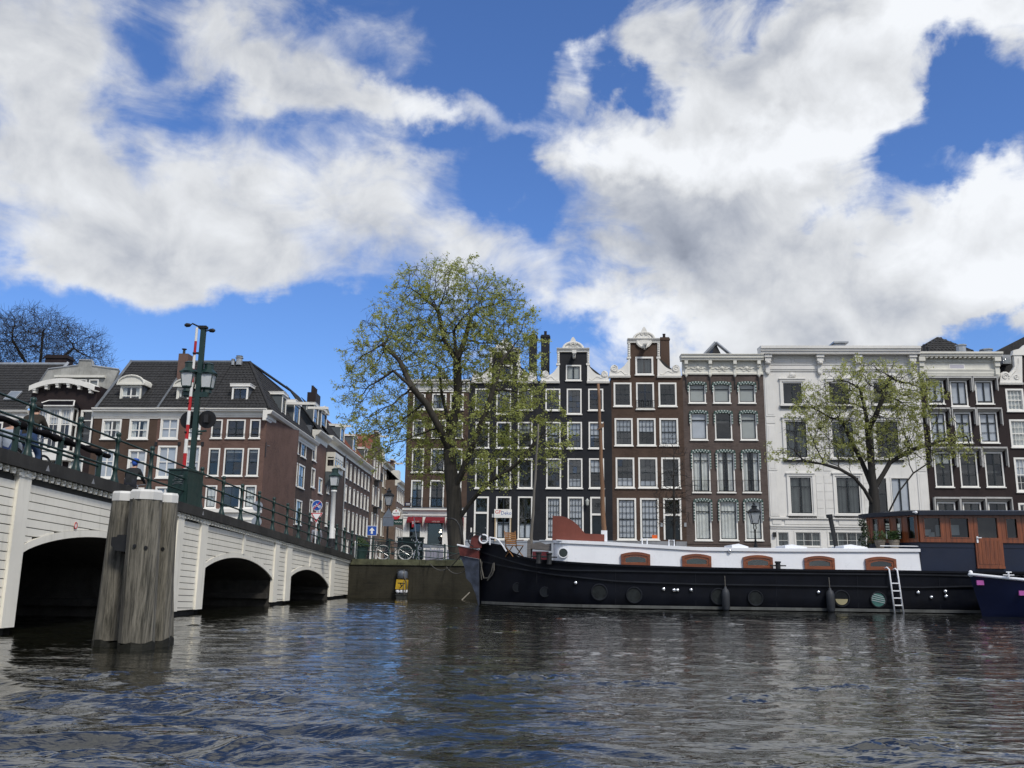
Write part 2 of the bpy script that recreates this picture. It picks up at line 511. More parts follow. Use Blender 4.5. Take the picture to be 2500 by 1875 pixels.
M_WHITE = pm('white_paint', (0.76, 0.745, 0.70), 0.5, 0.06, 0.8, streak=0.22, dirt=(0.42, 0.42, 0.38))
M_WHITE2 = pm('white_window_paint', (0.80, 0.79, 0.75), 0.45, 0.05, 1.5, streak=0.1, dirt=(0.5, 0.5, 0.46))
M_CREAM = pm('cream_paint', (0.66, 0.65, 0.59), 0.5, 0.07, 0.9, streak=0.25, dirt=(0.36, 0.35, 0.3))
M_STUCCO = pm('white_stucco', (0.70, 0.69, 0.66), 0.7, 0.07, 0.45, streak=0.25, dirt=(0.40, 0.41, 0.41), bump=0.15, bscale=22)
M_GREYPLASTER = pm('grey_plaster', (0.33, 0.33, 0.31), 0.85, 0.25, 0.9, streak=0.5, dirt=(0.14, 0.14, 0.13), bump=0.3)
M_SASH = pm('dark_sash_paint', (0.012, 0.018, 0.022), 0.35, 0.2, 2.0)
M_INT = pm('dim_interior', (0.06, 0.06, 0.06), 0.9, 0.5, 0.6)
M_CURT = pm('curtain_cloth', (0.66, 0.66, 0.63), 0.9, 0.10, 2.5)
M_BLIND = pm('roller_blind', (0.40, 0.41, 0.39), 0.9, 0.06, 0.7)
M_PAPER = pm('frosted_film', (0.52, 0.54, 0.59), 0.8, 0.08, 1.5)
M_DARKCURT = pm('dark_curtain', (0.06, 0.07, 0.07), 0.9, 0.2, 1.5)
M_GLASS = glass_mat('window_glass')
M_GLASS2 = glass_mat('old_window_glass', (0.74, 0.78, 0.80), 0.06, 0.03)
M_BLACKBR = brick_mat('black_painted_brick', (0.0105, 0.012, 0.0165), (0.008, 0.009, 0.012), (0.007, 0.008, 0.011), 0.25, 0.6, 0.3)
M_BROWNBR = brick_mat('brown_brick', (0.066, 0.042, 0.031), (0.08, 0.066, 0.054), (0.040, 0.025, 0.019), .4)
M_GREYBR = brick_mat('grey_brown_brick', (0.088, 0.068, 0.061), (0.092, 0.08, 0.072), (0.055, 0.041, 0.037), .35)
M_STBR = brick_mat('shaded_street_brick', (0.056, 0.040, 0.034), (0.06, 0.05, 0.044), (0.033, 0.023, 0.02), .4)  # darker brick copy, the side street's shade is put into its colour
M_REDBR = brick_mat('red_brown_brick', (0.125, 0.074, 0.060), (0.125, 0.10, 0.088), (0.082, 0.047, 0.038), .35)
M_DKBR = brick_mat('dark_brown_brick', (0.020, 0.012, 0.012), (0.016, 0.012, 0.012), (0.012, 0.008, 0.009), 0.25, 0.65)
M_PALEBR = brick_mat('pale_brick', (0.13, 0.095, 0.075), (0.15, 0.12, 0.1), (0.09, 0.062, 0.05))
M_YELBR = brick_mat('yellow_brick', (0.17, 0.13, 0.08), (0.18, 0.15, 0.12), (0.12, 0.09, 0.06))
M_ROOF = pm('dark_roof_tile', (0.019, 0.019, 0.020), 0.7, 0.4, 3.5, streak=0.3, dirt=(0.05, 0.05, 0.045))
M_REDROOF = pm('red_roof_tile', (0.17, 0.055, 0.032), 0.75, 0.35, 2.5, streak=0.3, dirt=(0.06, 0.04, 0.03))
M_LEAD = pm('lead_sheet', (0.13, 0.145, 0.165), 0.5, 0.15, 1.2, metal=0.15)
M_SLATEGREY = pm('slate_cladding', (0.085, 0.10, 0.11), 0.6, 0.2, 1.0)
M_IRON = pm('dark_iron', (0.015, 0.016, 0.018), 0.45, 0.3, 3.0)
M_STONE = pm('plinth_stone', (0.24, 0.25, 0.27), 0.7, 0.15, 1.0, streak=0.3)
M_ZINC = pm('zinc', (0.36, 0.38, 0.40), 0.4, 0.12, 2.0, metal=0.5)

# ------------------------------------------------------------------ the water
def water_mat():
	m = bpy.data.materials.new('canal_water'); m.use_nodes = True
	g = NT(m.node_tree)
	out = g.n('ShaderNodeOutputMaterial'); b = g.n('ShaderNodeBsdfPrincipled')
	g.link(b.outputs[0], out.inputs[0])
	geo = g.n('ShaderNodeNewGeometry').outputs['Position']
	n0 = g.noise(geo, 0.4, 3, 0.5)
	g.link(g.mix(n0, (0.006, 0.007, 0.005, 1), (0.011, 0.011, 0.007, 1)), b.inputs['Base Color'])
	b.inputs['Roughness'].default_value = 0.02
	b.inputs['IOR'].default_value = 2.0
	b.inputs['Specular IOR Level'].default_value = 0.5
	mp = g.n('ShaderNodeMapping'); g.link(geo, mp.inputs[0]); mp.inputs['Scale'].default_value = (0.33, 1.0, 1.0)
	mp.inputs['Rotation'].default_value = (0, 0, 0.12)
	h = g.math('ADD', g.noise(mp.outputs[0], 7.0, 3, 0.55, dist=0.5), g.math('MULTIPLY', g.noise(mp.outputs[0], 17.0, 2, 0.5, dist=0.3), 0.3))
	bp = g.n('ShaderNodeBump'); bp.inputs['Strength'].default_value = 1.0; bp.inputs['Distance'].default_value = 0.015
	g.link(h, bp.inputs['Height']); g.link(bp.outputs[0], b.inputs['Normal'])
	return m

_wr = np.random.RandomState(5)
_WAVES = []
for _i in range(70):
	lam = 0.15 * (1.5 / 0.15) ** _wr.rand()
	main = (-1.35, -1.75, -1.1)[_wr.randint(3)]
	th = main + _wr.randn() * 0.38
	slope = 0.0105 * (0.7 + 0.6 * _wr.rand())
	k = 2 * math.pi / lam
	_WAVES.append((k * math.cos(th), k * math.sin(th), slope / k, _wr.rand() * 6.283, lam))
for _i in range(60):
	lam = 0.11 * (0.38 / 0.11) ** _wr.rand(); k = 2 * math.pi / lam; th = -1.45 + _wr.randn() * 0.6
	_WAVES.append((k * math.cos(th), k * math.sin(th), 0.0150 / k, _wr.rand() * 6.283, lam))
_WAKES = [   # boat wakes: point on the crest, direction of the crest, wavelength, height, reach, number of crests
	((-3.1, 8.4), (4.3, -2.5), 1.1, 0.052, 1.2),
	((-4.2, 6.9), (3.0, -0.7), 0.95, 0.044, 1.0),
	((2.2, 6.1), (3.0, -1.1), 0.95, 0.038, 0.9),
]
def water_height(X, Y, dx=0.0):
	H = np.zeros_like(X)
	gust = 0.75 + 0.45 * np.sin(X * 0.31 + 1.3 + 0.8 * np.sin(Y * 0.23)) * np.sin(Y * 0.27 - 0.6)
	patch = np.zeros_like(X)
	for (fx, fy, p_) in ((.9, 1.7, .3), (-1.4, 2.3, 1.9), (2.1, 3.1, 4.0), (-2.9, 4.3, 5.1), (.5, 5.2, 2.2)):
		patch += np.sin(fx * X + fy * Y + p_ + .6 * np.sin(fy * .7 * X - p_))
	patch = np.clip(patch / 2.6, 0, None) ** 2.2
	for (kx, ky, a, ph, lam) in _WAVES:
		if lam < 2.4 * dx: continue
		t_ = kx * X + ky * Y + ph; h_ = a * (np.sin(t_) - .22 * np.cos(2 * t_))
		H += h_ * (gust if lam > .4 else gust * (.75 + 1.9 * patch))
	for ((px, py), (dx, dy), lam, amp, reach) in _WAKES:
		L = math.hypot(dx, dy); nx, ny = -dy / L, dx / L
		u = ((X - px) * dx + (Y - py) * dy) / L
		n = (X - px) * nx + (Y - py) * ny + 0.16 * np.sin(u * 1.3 + px) + 0.07 * np.sin(u * 3.1)
		ph = 2 * math.pi * n / lam
		H += amp * np.exp(-(n / reach) ** 2) * (np.sin(ph) + 0.25 * np.sin(2 * ph + 0.6)) * (0.7 + 0.3 * np.sin(u * 0.9 + py))
	return H
def water():
	V = []; Fc = []; base = 0
	for (x0, x1, dx, y0, y1, dy) in ((-7.0, 7.0, 0.04, 3.2, 11.5, 0.033), (-21.0, 22.0, 0.11, 11.45, 43.0, 0.085)):
		xs = np.arange(x0, x1 + dx, dx); ys = np.arange(y0, y1 + dy, dy)
		X, Y = np.meshgrid(xs, ys)
		Z = water_height(X, Y, dx)
		V.append(np.stack([X, Y, Z], -1).reshape(-1, 3))
		nx, ny = len(xs), len(ys)
		i = (np.arange(ny - 1)[:, None] * nx + np.arange(nx - 1)[None, :]).ravel() + base
		Fc.append(np.stack([i, i + 1, i + nx + 1, i + nx], -1))
		base += nx * ny
	V.append(np.array([(-900, -900, -0.09), (900, -900, -0.09), (900, 60, -0.09), (-900, 60, -0.09)], float))
	Fc.append(np.array([[base, base + 1, base + 2, base + 3]]))
	V = np.concatenate(V); Fc = np.concatenate(Fc)
	me = bpy.data.meshes.new('water')
	me.vertices.add(len(V)); me.vertices.foreach_set('co', V.ravel())
	me.loops.add(Fc.size); me.loops.foreach_set('vertex_index', Fc.ravel())
	me.polygons.add(len(Fc)); me.polygons.foreach_set('loop_start', np.arange(0, Fc.size, 4)); me.polygons.foreach_set('loop_total', np.full(len(Fc), 4))
	me.polygons.foreach_set('use_smooth', np.ones(len(Fc), bool))
	me.materials.append(water_mat()); me.update(calc_edges=True); me.validate()
	ob = bpy.data.objects.new('water', me); COL.objects.link(ob); ob['kind'] = 'structure'
water()

# ------------------------------------------------------------------ quay, street, ground
QF = Frame(-7.26, 41.5, -0.05)
M_PAVE = pm('quay_paving', (0.16, 0.15, 0.14), 0.85, 0.25, 1.5, bump=0.3, streak=0.2)
M_ASPH = pm('asphalt', (0.05, 0.05, 0.052), 0.9, 0.2, 2.0, bump=0.2)
def setting():
	mb = MB()
	a = QF.w(-900, 0.45, QUAY_Z - 0.012); b = QF.w(900, 0.45, QUAY_Z - 0.012)
	mb.quad(a, b, (2500, 4000, QUAY_Z - 0.012), (-2500, 4000, QUAY_Z - 0.012))
	o = mb.build('ground', M_PAVE); o['kind'] = 'structure'
	mb = MB()   # the road along the quay and into the side street
	p = [QF.w(-300, 9, QUAY_Z), QF.w(300, 9, QUAY_Z), QF.w(300, 17, QUAY_Z), QF.w(-300, 17, QUAY_Z)]
	mb.quad(*[(q.x, q.y, QUAY_Z - 0.004) for q in p])
	mb.quad((-16.2, 58.9, QUAY_Z - 0.004), (-9.8, 58.6, QUAY_Z - 0.004), (-10.2, 300, QUAY_Z - 0.004), (-16.6, 300, QUAY_Z - 0.004))
	o = mb.build('road', M_ASPH); o['kind'] = 'structure'
	# quay wall with its coping stones
	q = thing('quay_wall', 'dark mossy brick quay wall between the white bridge and the black barge', 'wall', QF.w(0, 0, 0), QF.yaw)
	M_QW = brick_mat('wet_quay_brick', (0.021, 0.019, 0.012), (0.009, 0.009, 0.006), (0.008, 0.008, 0.006), 0.9, 0.8, 0.9)
	mb = MB(); mb.box(-60, 60, 0, 0.5, -1.0, QUAY_Z - 0.26)
	mb.build('wall', M_QW, q)
	M_COP = pm('mossy_coping_stone', (0.075, 0.078, 0.045), 0.9, 0.45, 2.2, bump=0.5, streak=0.5, dirt=(0.03, 0.035, 0.015))
	x = 0.06; k = 0
	while x < 11.5:
		w = 0.95 + 0.25 * rnd.random()
		mb = MB(); z1 = QUAY_Z + rnd.uniform(-0.006, 0.008)
		y0 = -0.06 + rnd.uniform(-0.012, 0.012)
		mb.prism([(x, QUAY_Z - 0.255), (x + w, QUAY_Z - 0.255), (x + w, z1 - 0.03), (x + w - 0.02, z1), (x + 0.02, z1), (x, z1 - 0.03)], y0, 0.5)
		mb.build('coping_stone', M_COP, q)
		x += w + 0.012
	mb = MB(); mb.box(x, 60, -0.05, 0.5, QUAY_Z - 0.255, QUAY_Z); mb.box(-60, -12, -0.05, .5, QUAY_Z - .255, QUAY_Z)
	mb.build('far_coping', M_COP, q)
	# iron mooring ring and timber fender on the wall
	mb = MB(); mb.tube([(6.2 + 0.13 * math.cos(t), -0.03, 0.95 + 0.13 * math.sin(t)) for t in np.linspace(0, 6.283, 17)], 0.018, 6)
	mb.build('mooring_ring', M_IRON, q)
setting()

# ------------------------------------------------------------------ the bridge
BF = Frame(-7.26, 41.5, math.radians(90 - 3.9))          # x runs away from the camera along its side, y into it
M_BRW = pm('white_bridge_paint', (0.82, 0.79, 0.70), 0.5, 0.06, 0.7, streak=0.3, dirt=(0.40, 0.39, 0.31))
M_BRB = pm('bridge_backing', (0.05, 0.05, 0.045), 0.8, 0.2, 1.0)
M_COPING = pm('bridge_coping', (0.030, 0.029, 0.027), 0.75, 0.3, 1.6, streak=0.4, dirt=(0.07, 0.07, 0.065), bump=0.2)
M_GREEN = pm('bridge_green_paint', (0.012, 0.034, 0.030), 0.38, 0.2, 2.0, streak=0.2, dirt=(0.04, 0.06, 0.055))
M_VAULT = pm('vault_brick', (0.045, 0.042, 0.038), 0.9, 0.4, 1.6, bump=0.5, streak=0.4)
BRIDGE_END = -44.0
BW = 15.0
def deck_z(x):
	return 1.80 + 0.0535 * (-x) - 0.00035 * max(0.0, -x - 10) ** 2 * 0.6
def bxp(px, py):
	return BF.at(px, py)
def bridge():
	br = thing('bridge', 'white boarded arched bridge with dark coping and green railings', 'bridge', BF.w(0, 0, 0), BF.yaw)
	BX = lambda px, py: bxp(px, py)[0]
	# arches: left spring, crown, right spring from the photograph
	arches = []
	for (l, c, r) in (((49, 1351), (225, 1312), (418, 1390)), ((492.6, 1393), (583.5, 1363), (664.6, 1417)), ((703, 1414.8), (752, 1392), (801.8, 1433.5))):
		L, C, R = bxp(*l), bxp(*c), bxp(*r)
		arches.append((L[0], L[1], C[0], C[1], R[0], R[1]))
	# one more arch beyond the left edge of the picture
	a0 = arches[0]
	arches.insert(0, (a0[0] - 1.6 - 12.5, a0[1] + 0.45, a0[0] - 1.6 - 6.2, a0[3] + 0.45, a0[0] - 1.6, a0[1] + 0.2))
	def arch_z(i, x):
		L, zl, C, zc, R, zr = arches[i]
		t = (x - L) / (R - L)
		lin = zl + (zr - zl) * t
		tc = (C - L) / (R - L)
		rise = zc - (zl + (zr - zl) * 0.5)
		s = max(0.0, 1 - (2 * t - 1) ** 2)
		return lin + rise * s ** 0.82
	def low(x):
		for i, A in enumerate(arches):
			if A[0] <= x <= A[4]: return arch_z(i, x)
		return 0.14
	# --- piers and vaults (dark masonry inside)
	edges = [BRIDGE_END] + [q for A in arches for q in (A[0], A[4])] + [0.35]
	for k in range(0, len(edges), 2):
		x0, x1 = edges[k], edges[k + 1]
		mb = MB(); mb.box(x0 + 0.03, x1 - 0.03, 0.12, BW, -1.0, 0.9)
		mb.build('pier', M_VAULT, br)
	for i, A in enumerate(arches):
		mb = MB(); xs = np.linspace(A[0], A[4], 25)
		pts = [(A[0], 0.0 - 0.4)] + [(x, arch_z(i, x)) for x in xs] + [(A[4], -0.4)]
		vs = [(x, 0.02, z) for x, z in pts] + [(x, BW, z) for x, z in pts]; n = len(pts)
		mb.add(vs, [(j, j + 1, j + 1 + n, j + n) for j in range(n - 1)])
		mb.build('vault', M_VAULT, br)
		# stone ledge along the inside wall of the arch
		mb = MB(); mb.box(A[4] - 0.22, A[4] - 0.01, 0.1, BW, 0.25, 0.42); mb.build('ledge', M_VAULT, br)
	# --- backing sheet behind the boards
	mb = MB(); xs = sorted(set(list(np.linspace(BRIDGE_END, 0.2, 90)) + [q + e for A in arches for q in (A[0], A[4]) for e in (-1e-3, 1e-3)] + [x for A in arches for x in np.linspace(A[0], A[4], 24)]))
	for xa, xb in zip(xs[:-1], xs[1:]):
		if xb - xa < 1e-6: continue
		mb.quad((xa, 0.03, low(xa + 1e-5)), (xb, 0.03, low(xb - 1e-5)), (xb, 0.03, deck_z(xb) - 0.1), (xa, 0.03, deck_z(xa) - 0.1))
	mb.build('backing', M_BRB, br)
	# --- pilasters (picture px at the top edge) : left px, right px
	pil = [(36, 67, 1190), (428, 443, 1290), (486, 502, 1300), (669, 679, 1333), (698, 710, 1340), (806, 815, 1365), (862, 868.5, 1385)]
	spans = []
	for (l, r, y) in pil:
		x0, x1 = BX(l, y), BX(r, y)
		spans.append((x0, x1))
	spans = [(spans[0][0] - 1.5, spans[0][0] - 0.95)] + spans
	spans = [(arches[0][0] - 0.62, arches[0][0] - 0.05)] + spans
	thin = [(BX(592, 1320), BX(597, 1320)), (BX(755.5, 1360), BX(759.5, 1360))]
	for (x0, x1) in spans:
		# keep the arches' jambs clear
		mb = MB()
		mb.prism([(x0, 0.13), (x1, 0.13), (x1, deck_z(x1) - 0.17), (x0, deck_z(x0) - 0.17)], -0.07, 0.05)
		mb.prism([(x0 - 0.03, deck_z(x0) - 0.30), (x1 + 0.03, deck_z(x1) - 0.30), (x1 + 0.03, deck_z(x1) - 0.22), (x0 - 0.03, deck_z(x0) - 0.22)], -0.085, 0.04)
		mb.build('pilaster', M_BRW, br)
	for (x0, x1) in thin:
		mb = MB(); xm = (x0 + x1) / 2
		mb.prism([(x0, low(xm) + 0.13), (x1, low(xm) + 0.13), (x1, deck_z(x1) - 0.17), (x0, deck_z(x0) - 0.17)], -0.045, 0.03)
		mb.build('keystone_strip', M_BRW, br)
	# --- arch rings
	for i, A in enumerate(arches):
		mb = MB(); xs = np.linspace(A[0], A[4], 33); w = 0.14
		for xa, xb in zip(xs[:-1], xs[1:]):
			za, zb = arch_z(i, xa), arch_z(i, xb)
			mb.prism([(xa, za), (xb, zb), (xb, zb + w), (xa, za + w)], -0.03, 0.029)
		mb.build('arch_ring', M_BRW, br)
	# --- boards: every course between two uprights is a board
	uprights = sorted(spans + thin)
	pitch = 0.158
	stops = [(BRIDGE_END, BRIDGE_END)] + uprights
	sl = 0.040
	jambs = sorted(q for A in arches for q in (A[0], A[4]))
	segs = []
	for (ua, ub) in zip(stops[:-1], stops[1:]):
		cuts = [ua[1] + 0.006] + [j for j in jambs if ua[1] + .006 < j < ub[0] - .006] + [ub[0] - 0.006]
		for a, b in zip(cuts[:-1], cuts[1:]): segs.append((a, b))
	for (x0, x1) in segs:
		if x1 - x0 < 0.01: continue
		if x1 - x0 < 0.45:                 # plain jamb beside an arch
			lo = low((x0 + x1) / 2); lo = lo + .1 if lo > .2 else .13
			mb = MB(); mb.prism([(x0, lo), (x1, lo), (x1, deck_z(x1) - .2), (x0, deck_z(x0) - .2)], -.035, .029); mb.build('jamb', M_BRW, br)
			continue
		inset0 = .0; c = 0
		while True:
			off = deck_z(-10) - 0.235 - c * pitch
			zt = lambda x: off - sl * (x + 10)
			zb = lambda x: off - pitch + 0.017 - sl * (x + 10)
			if (zt(x0) < 0.12 and zt(x1) < 0.12) or c > 60: break
			c += 1
			n = max(3, int((x1 - x0) / 0.14)); xs = np.linspace(x0 + 1e-4, x1 - 1e-4, n + 1)
			y = -0.012 + rnd.uniform(-0.004, 0.004)
			runs = []; cur_ = []
			for x in xs:
				lo = low(x) + (0.145 if low(x) > 0.2 else 0.0)
				a, b = max(zb(x), lo), min(zt(x), deck_z(x) - 0.22)
				if b - a > 0.006: cur_.append((x, a, b))
				else:
					if len(cur_) > 1: runs.append(cur_)
					cur_ = []
			if len(cur_) > 1: runs.append(cur_)
			for run in runs:               # an arch may cut a course in two boards
				mb = MB(); vs = []; fs = []
				for (x, a, b) in run: vs += [(x, y, a), (x, y, b), (x, .029, a), (x, .029, b)]
				for i in range(len(run) - 1):
					q = 4 * i; fs += [(q, q + 4, q + 5, q + 1), (q, q + 2, q + 6, q + 4), (q + 1, q + 5, q + 7, q + 3)]
				mb.add(vs, fs); mb.build('board', M_BRW, br)
	# frame strip under the coping and the row of bosses
	mb = MB(); xs = np.linspace(BRIDGE_END, 0.2, 60)
	for xa, xb in zip(xs[:-1], xs[1:]):
		a, b = deck_z(xa), deck_z(xb)
		mb.prism([(xa, a - 0.225), (xb, b - 0.225), (xb, b - 0.12), (xa, a - 0.12)], -0.05, 0.03)
	mb.build('frieze_strip', M_BRW, br)
	boss = None; x = -33.0
	while x < 0.05:
		if boss is None:
			mb = MB(); mb.smooth = True
			mb.lathe((0, 0, 0), [(0.055, 0.0), (0.05, -0.03), (0.025, -0.05), (0.03, -0.062), (0.001, -0.075)], 10, 'y')
			mb.smooth = False
			mb.box(-0.045, 0.045, -0.05, 0.0, -0.085, -0.04)
			boss = mb.build('boss', M_BRW, br); boss.location = (x, -0.05, deck_z(x) - 0.195)
		else:
			share('boss', boss.data, br, (x, -0.05, deck_z(x) - 0.195))
		x += 0.205
	# coping, deck
	mb = MB(); xs = np.linspace(BRIDGE_END, 0.25, 60)
	for xa, xb in zip(xs[:-1], xs[1:]):
		a, b = deck_z(xa), deck_z(xb)
		mb.prism([(xa, a - 0.16), (xb, b - 0.16), (xb, b + 0.08), (xa, a + 0.08)], -0.16, 0.42)
	mb.build('coping', M_COPING, br)
	mb = MB()
	for xa, xb in zip(xs[:-1], xs[1:]):
		a, b = deck_z(xa), deck_z(xb)
		vs = [(xa, .4, a - .1), (xb, .4, b - .1), (xb, BW, b - .1), (xa, BW, a - .1), (xa, .4, a + .03), (xb, .4, b + .03), (xb, BW, b + .03), (xa, BW, a + .03)]
		mb.add(vs, [(0, 3, 2, 1), (4, 5, 6, 7), (0, 1, 5, 4), (2, 3, 7, 6)])
	mb.build('deck', M_ASPH, br)
	# far side face
	mb = MB()
	for xa, xb in zip(xs[:-1], xs[1:]):
		mb.quad((xb, BW, low(xb)), (xa, BW, low(xa)), (xa, BW, deck_z(xa)), (xb, BW, deck_z(xb)))
	mb.build('far_side', M_BRW, br)
	# white end face where the bridge meets the quay, triangular reflectors on the coping
	for px in (94, 210, 480):
		bx_, _ = bxp(px, 1170 if px < 300 else 1275)
		z = deck_z(bx_) - 0.05
		mb = MB(); mb.prism([(bx_ - 0.06, z - 0.05), (bx_ + 0.06, z - 0.05), (bx_, z + 0.06)], -0.166, -0.155)
		mb.build('worn_mark', M_STONE, br)
	# little round clearance sign
	sx, sz = bxp(180, 1283)
	mb = MB(); mb.lathe((sx, -0.035, sz), [(0.055, 0.0), (0.055, -0.008)], 20, 'y')
	s = mb.build('round_clearance_sign', pm('sign_white', (0.78, 0.78, 0.76), 0.4, 0.03), br)
	mb = MB(); mb.tube([(sx + 0.047 * math.cos(t), -0.045, sz + 0.062 * math.sin(t)) for t in np.linspace(0, 6.283, 21)], 0.009, 6)
	mb.build('red_ring', pm('sign_red', (0.5, 0.02, 0.025), 0.4, 0.05), s)
	# --- near railing: posts with ball tops, three rails
	post = None
	posts = [69, 188, 282, 366, 490, 543.7, 589.5, 631.7, 667.8, 701.6, 730.5, 756, 780, 803, 823, 842, 860]
	yy = {69: 1130, 188: 1170, 282: 1200, 366: 1225}
	xs_p = []
	for px in posts:
		py = 1125 + (1360 - 1125) * px / 862.0
		xs_p.append(BX(px, py))
	while xs_p[0] > -34: xs_p.insert(0, xs_p[0] - 1.62)
	def make_post(x):
		mb = MB(); mb.smooth = True
		z = 0
		mb.lathe((0, 0, 0), [(0.10, 0), (0.10, 0.05), (0.075, 0.12), (0.052, 0.22), (0.047, 0.30), (0.065, 0.33), (0.065, 0.38), (0.045, 0.41), (0.043, 0.62), (0.062, 0.65), (0.062, 0.70), (0.042, 0.73), (0.04, 0.92), (0.06, 0.94), (0.06, 1.02), (0.03, 1.04), (0.052, 1.075), (0.06, 1.11), (0.045, 1.15), (0.001, 1.165)], 12)
		return mb.build('railing_post', M_GREEN, br)
	for x in xs_p:
		if post is None:
			post = make_post(x); post.location = (x, 0.06, deck_z(x) + 0.08)
		else:
			share('railing_post', post.data, br, (x, 0.06, deck_z(x) + 0.08))
	for h in (0.985, 0.675, 0.355):
		pts = [(x, 0.06, deck_z(x) + 0.08 + h) for x in xs_p] + [(0.6, 0.06, deck_z(0) + 0.08 + h - 0.02)]
		mb = MB(); mb.smooth = True; mb.tube(pts, 0.024, 8); mb.build('rail', M_GREEN, br)
	# --- inner barrier beside the footway: stout posts, thick black pipe
	yb = 0.95
	M_PIPE = pm('black_pipe', (0.007, 0.006, 0.007), 0.9, 0.3, 3.0, spec=.1)
	ip = [BX(px, 1125 + 0.2726 * px) for px in (24, 140, 241, 330)]
	ips = [ip[0] - 3.2, ip[0] - 1.6] + ip
	p0 = None
	for x in ips:
		if p0 is None:
			mb = MB(); mb.lathe((0, 0, 0), [(0.12, 0), (0.1, 0.1), (0.065, 0.2), (0.06, 0.86), (0.075, 0.88), (0.07, 0.93), (0.03, 0.96)], 10)
			p0 = mb.build('barrier_post', M_GREEN, br); p0.location = (x, yb, deck_z(x) + 0.03)
		else: share('barrier_post', p0.data, br, (x, yb, deck_z(x) + 0.03))
	for h in (0.33, 0.62):
		mb = MB(); mb.tube([(x, yb, deck_z(x) + h) for x in ips], 0.028, 8); mb.build('barrier_rail', M_GREEN, br)
	mb = MB(); mb.smooth = True
	pts = []; rr = []
	xx = ips[0]
	while xx < ips[-1] + 0.45:
		pts.append((xx, yb, deck_z(xx) + 0.93 + 0.012 * math.sin(xx * 9))); rr.append(0.058 + 0.010 * mnoise.noise(Vector((xx * 1.7, 0, 0))) + (0.03 if rnd.random() < 0.12 else 0)); xx += 0.12
	mb.tube(pts, rr, 10); mb.build('thick_pipe', M_PIPE, br)
	return br
BR = bridge()

# ------------------------------------------------------------------ house builder
def unit_pane(mat):
	mb = MB(); mb.quad((-0.5, 0, -0.5), (0.5, 0, -0.5), (0.5, 0, 0.5), (-0.5, 0, 0.5))
	me = bpy.data.meshes.new('pane'); me.from_pydata(mb.v, [], mb.f); me.materials.append(mat); return me
PANE = unit_pane(M_GLASS); PANE2 = unit_pane(M_GLASS2)

def profile_x(mb, x0, x1, prof, ends=True):
	"""extrude a (y, z) profile along x"""
	n = len(prof)
	vs = [(x0, y, z) for y, z in prof] + [(x1, y, z) for y, z in prof]
	fs = [(i, i + n, i + n + 1, i + 1) for i in range(n - 1)]
	mb.add(vs, fs)
	if ends:
		mb.add([(x0, y, z) for y, z in prof], [tuple(range(n))])
		mb.add([(x1, y, z) for y, z in prof], [tuple(range(n - 1, -1, -1))])

def tiles(mb, p0, ux, uy, nrm, rows, ul, ur, tile=0.26, course=0.34, lift=0.035, amp=0.028):
	"""a pantile slope: rows courses; ul(t), ur(t) give the left and right end at t=0..1 up the slope"""
	p0 = Vector(p0); ux = Vector(ux).normalized(); uy = Vector(uy).normalized(); nrm = Vector(nrm).normalized()
	for r in range(rows):
		t0, t1 = r / rows, (r + 1) / rows
		l = (ul(t0) + ul(t1)) / 2 if r else ul(0); rr_ = (ur(t0) + ur(t1)) / 2 if r else ur(0)
		if rr_ - l < 0.1: continue
		n = max(1, int(round((rr_ - l) / tile))); k = n * 4
		vs = []; fs = []
		jit = rnd.uniform(-0.006, 0.006)
		for j in range(k + 1):
			u = l + (rr_ - l) * j / k
			ph = (j % 4) / 4.0
			h = amp * (0.5 + 0.5 * math.cos(2 * math.pi * ph)) + 0.3 * amp * math.sin(2 * math.pi * ph)
			a = p0 + ux * u + uy * (r * course) + nrm * (h + lift + jit)
			b = p0 + ux * u + uy * ((r + 1) * course + 0.02) + nrm * (h + 0.004)
			c = p0 + ux * u + uy * (r * course) + nrm * (h + jit - 0.004)
			vs += [a, b, c]
		for j in range(k):
			i = j * 3
			fs += [(i, i + 3, i + 4, i + 1), (i + 2, i + 5, i + 3, i)]
		mb.add(vs, fs)

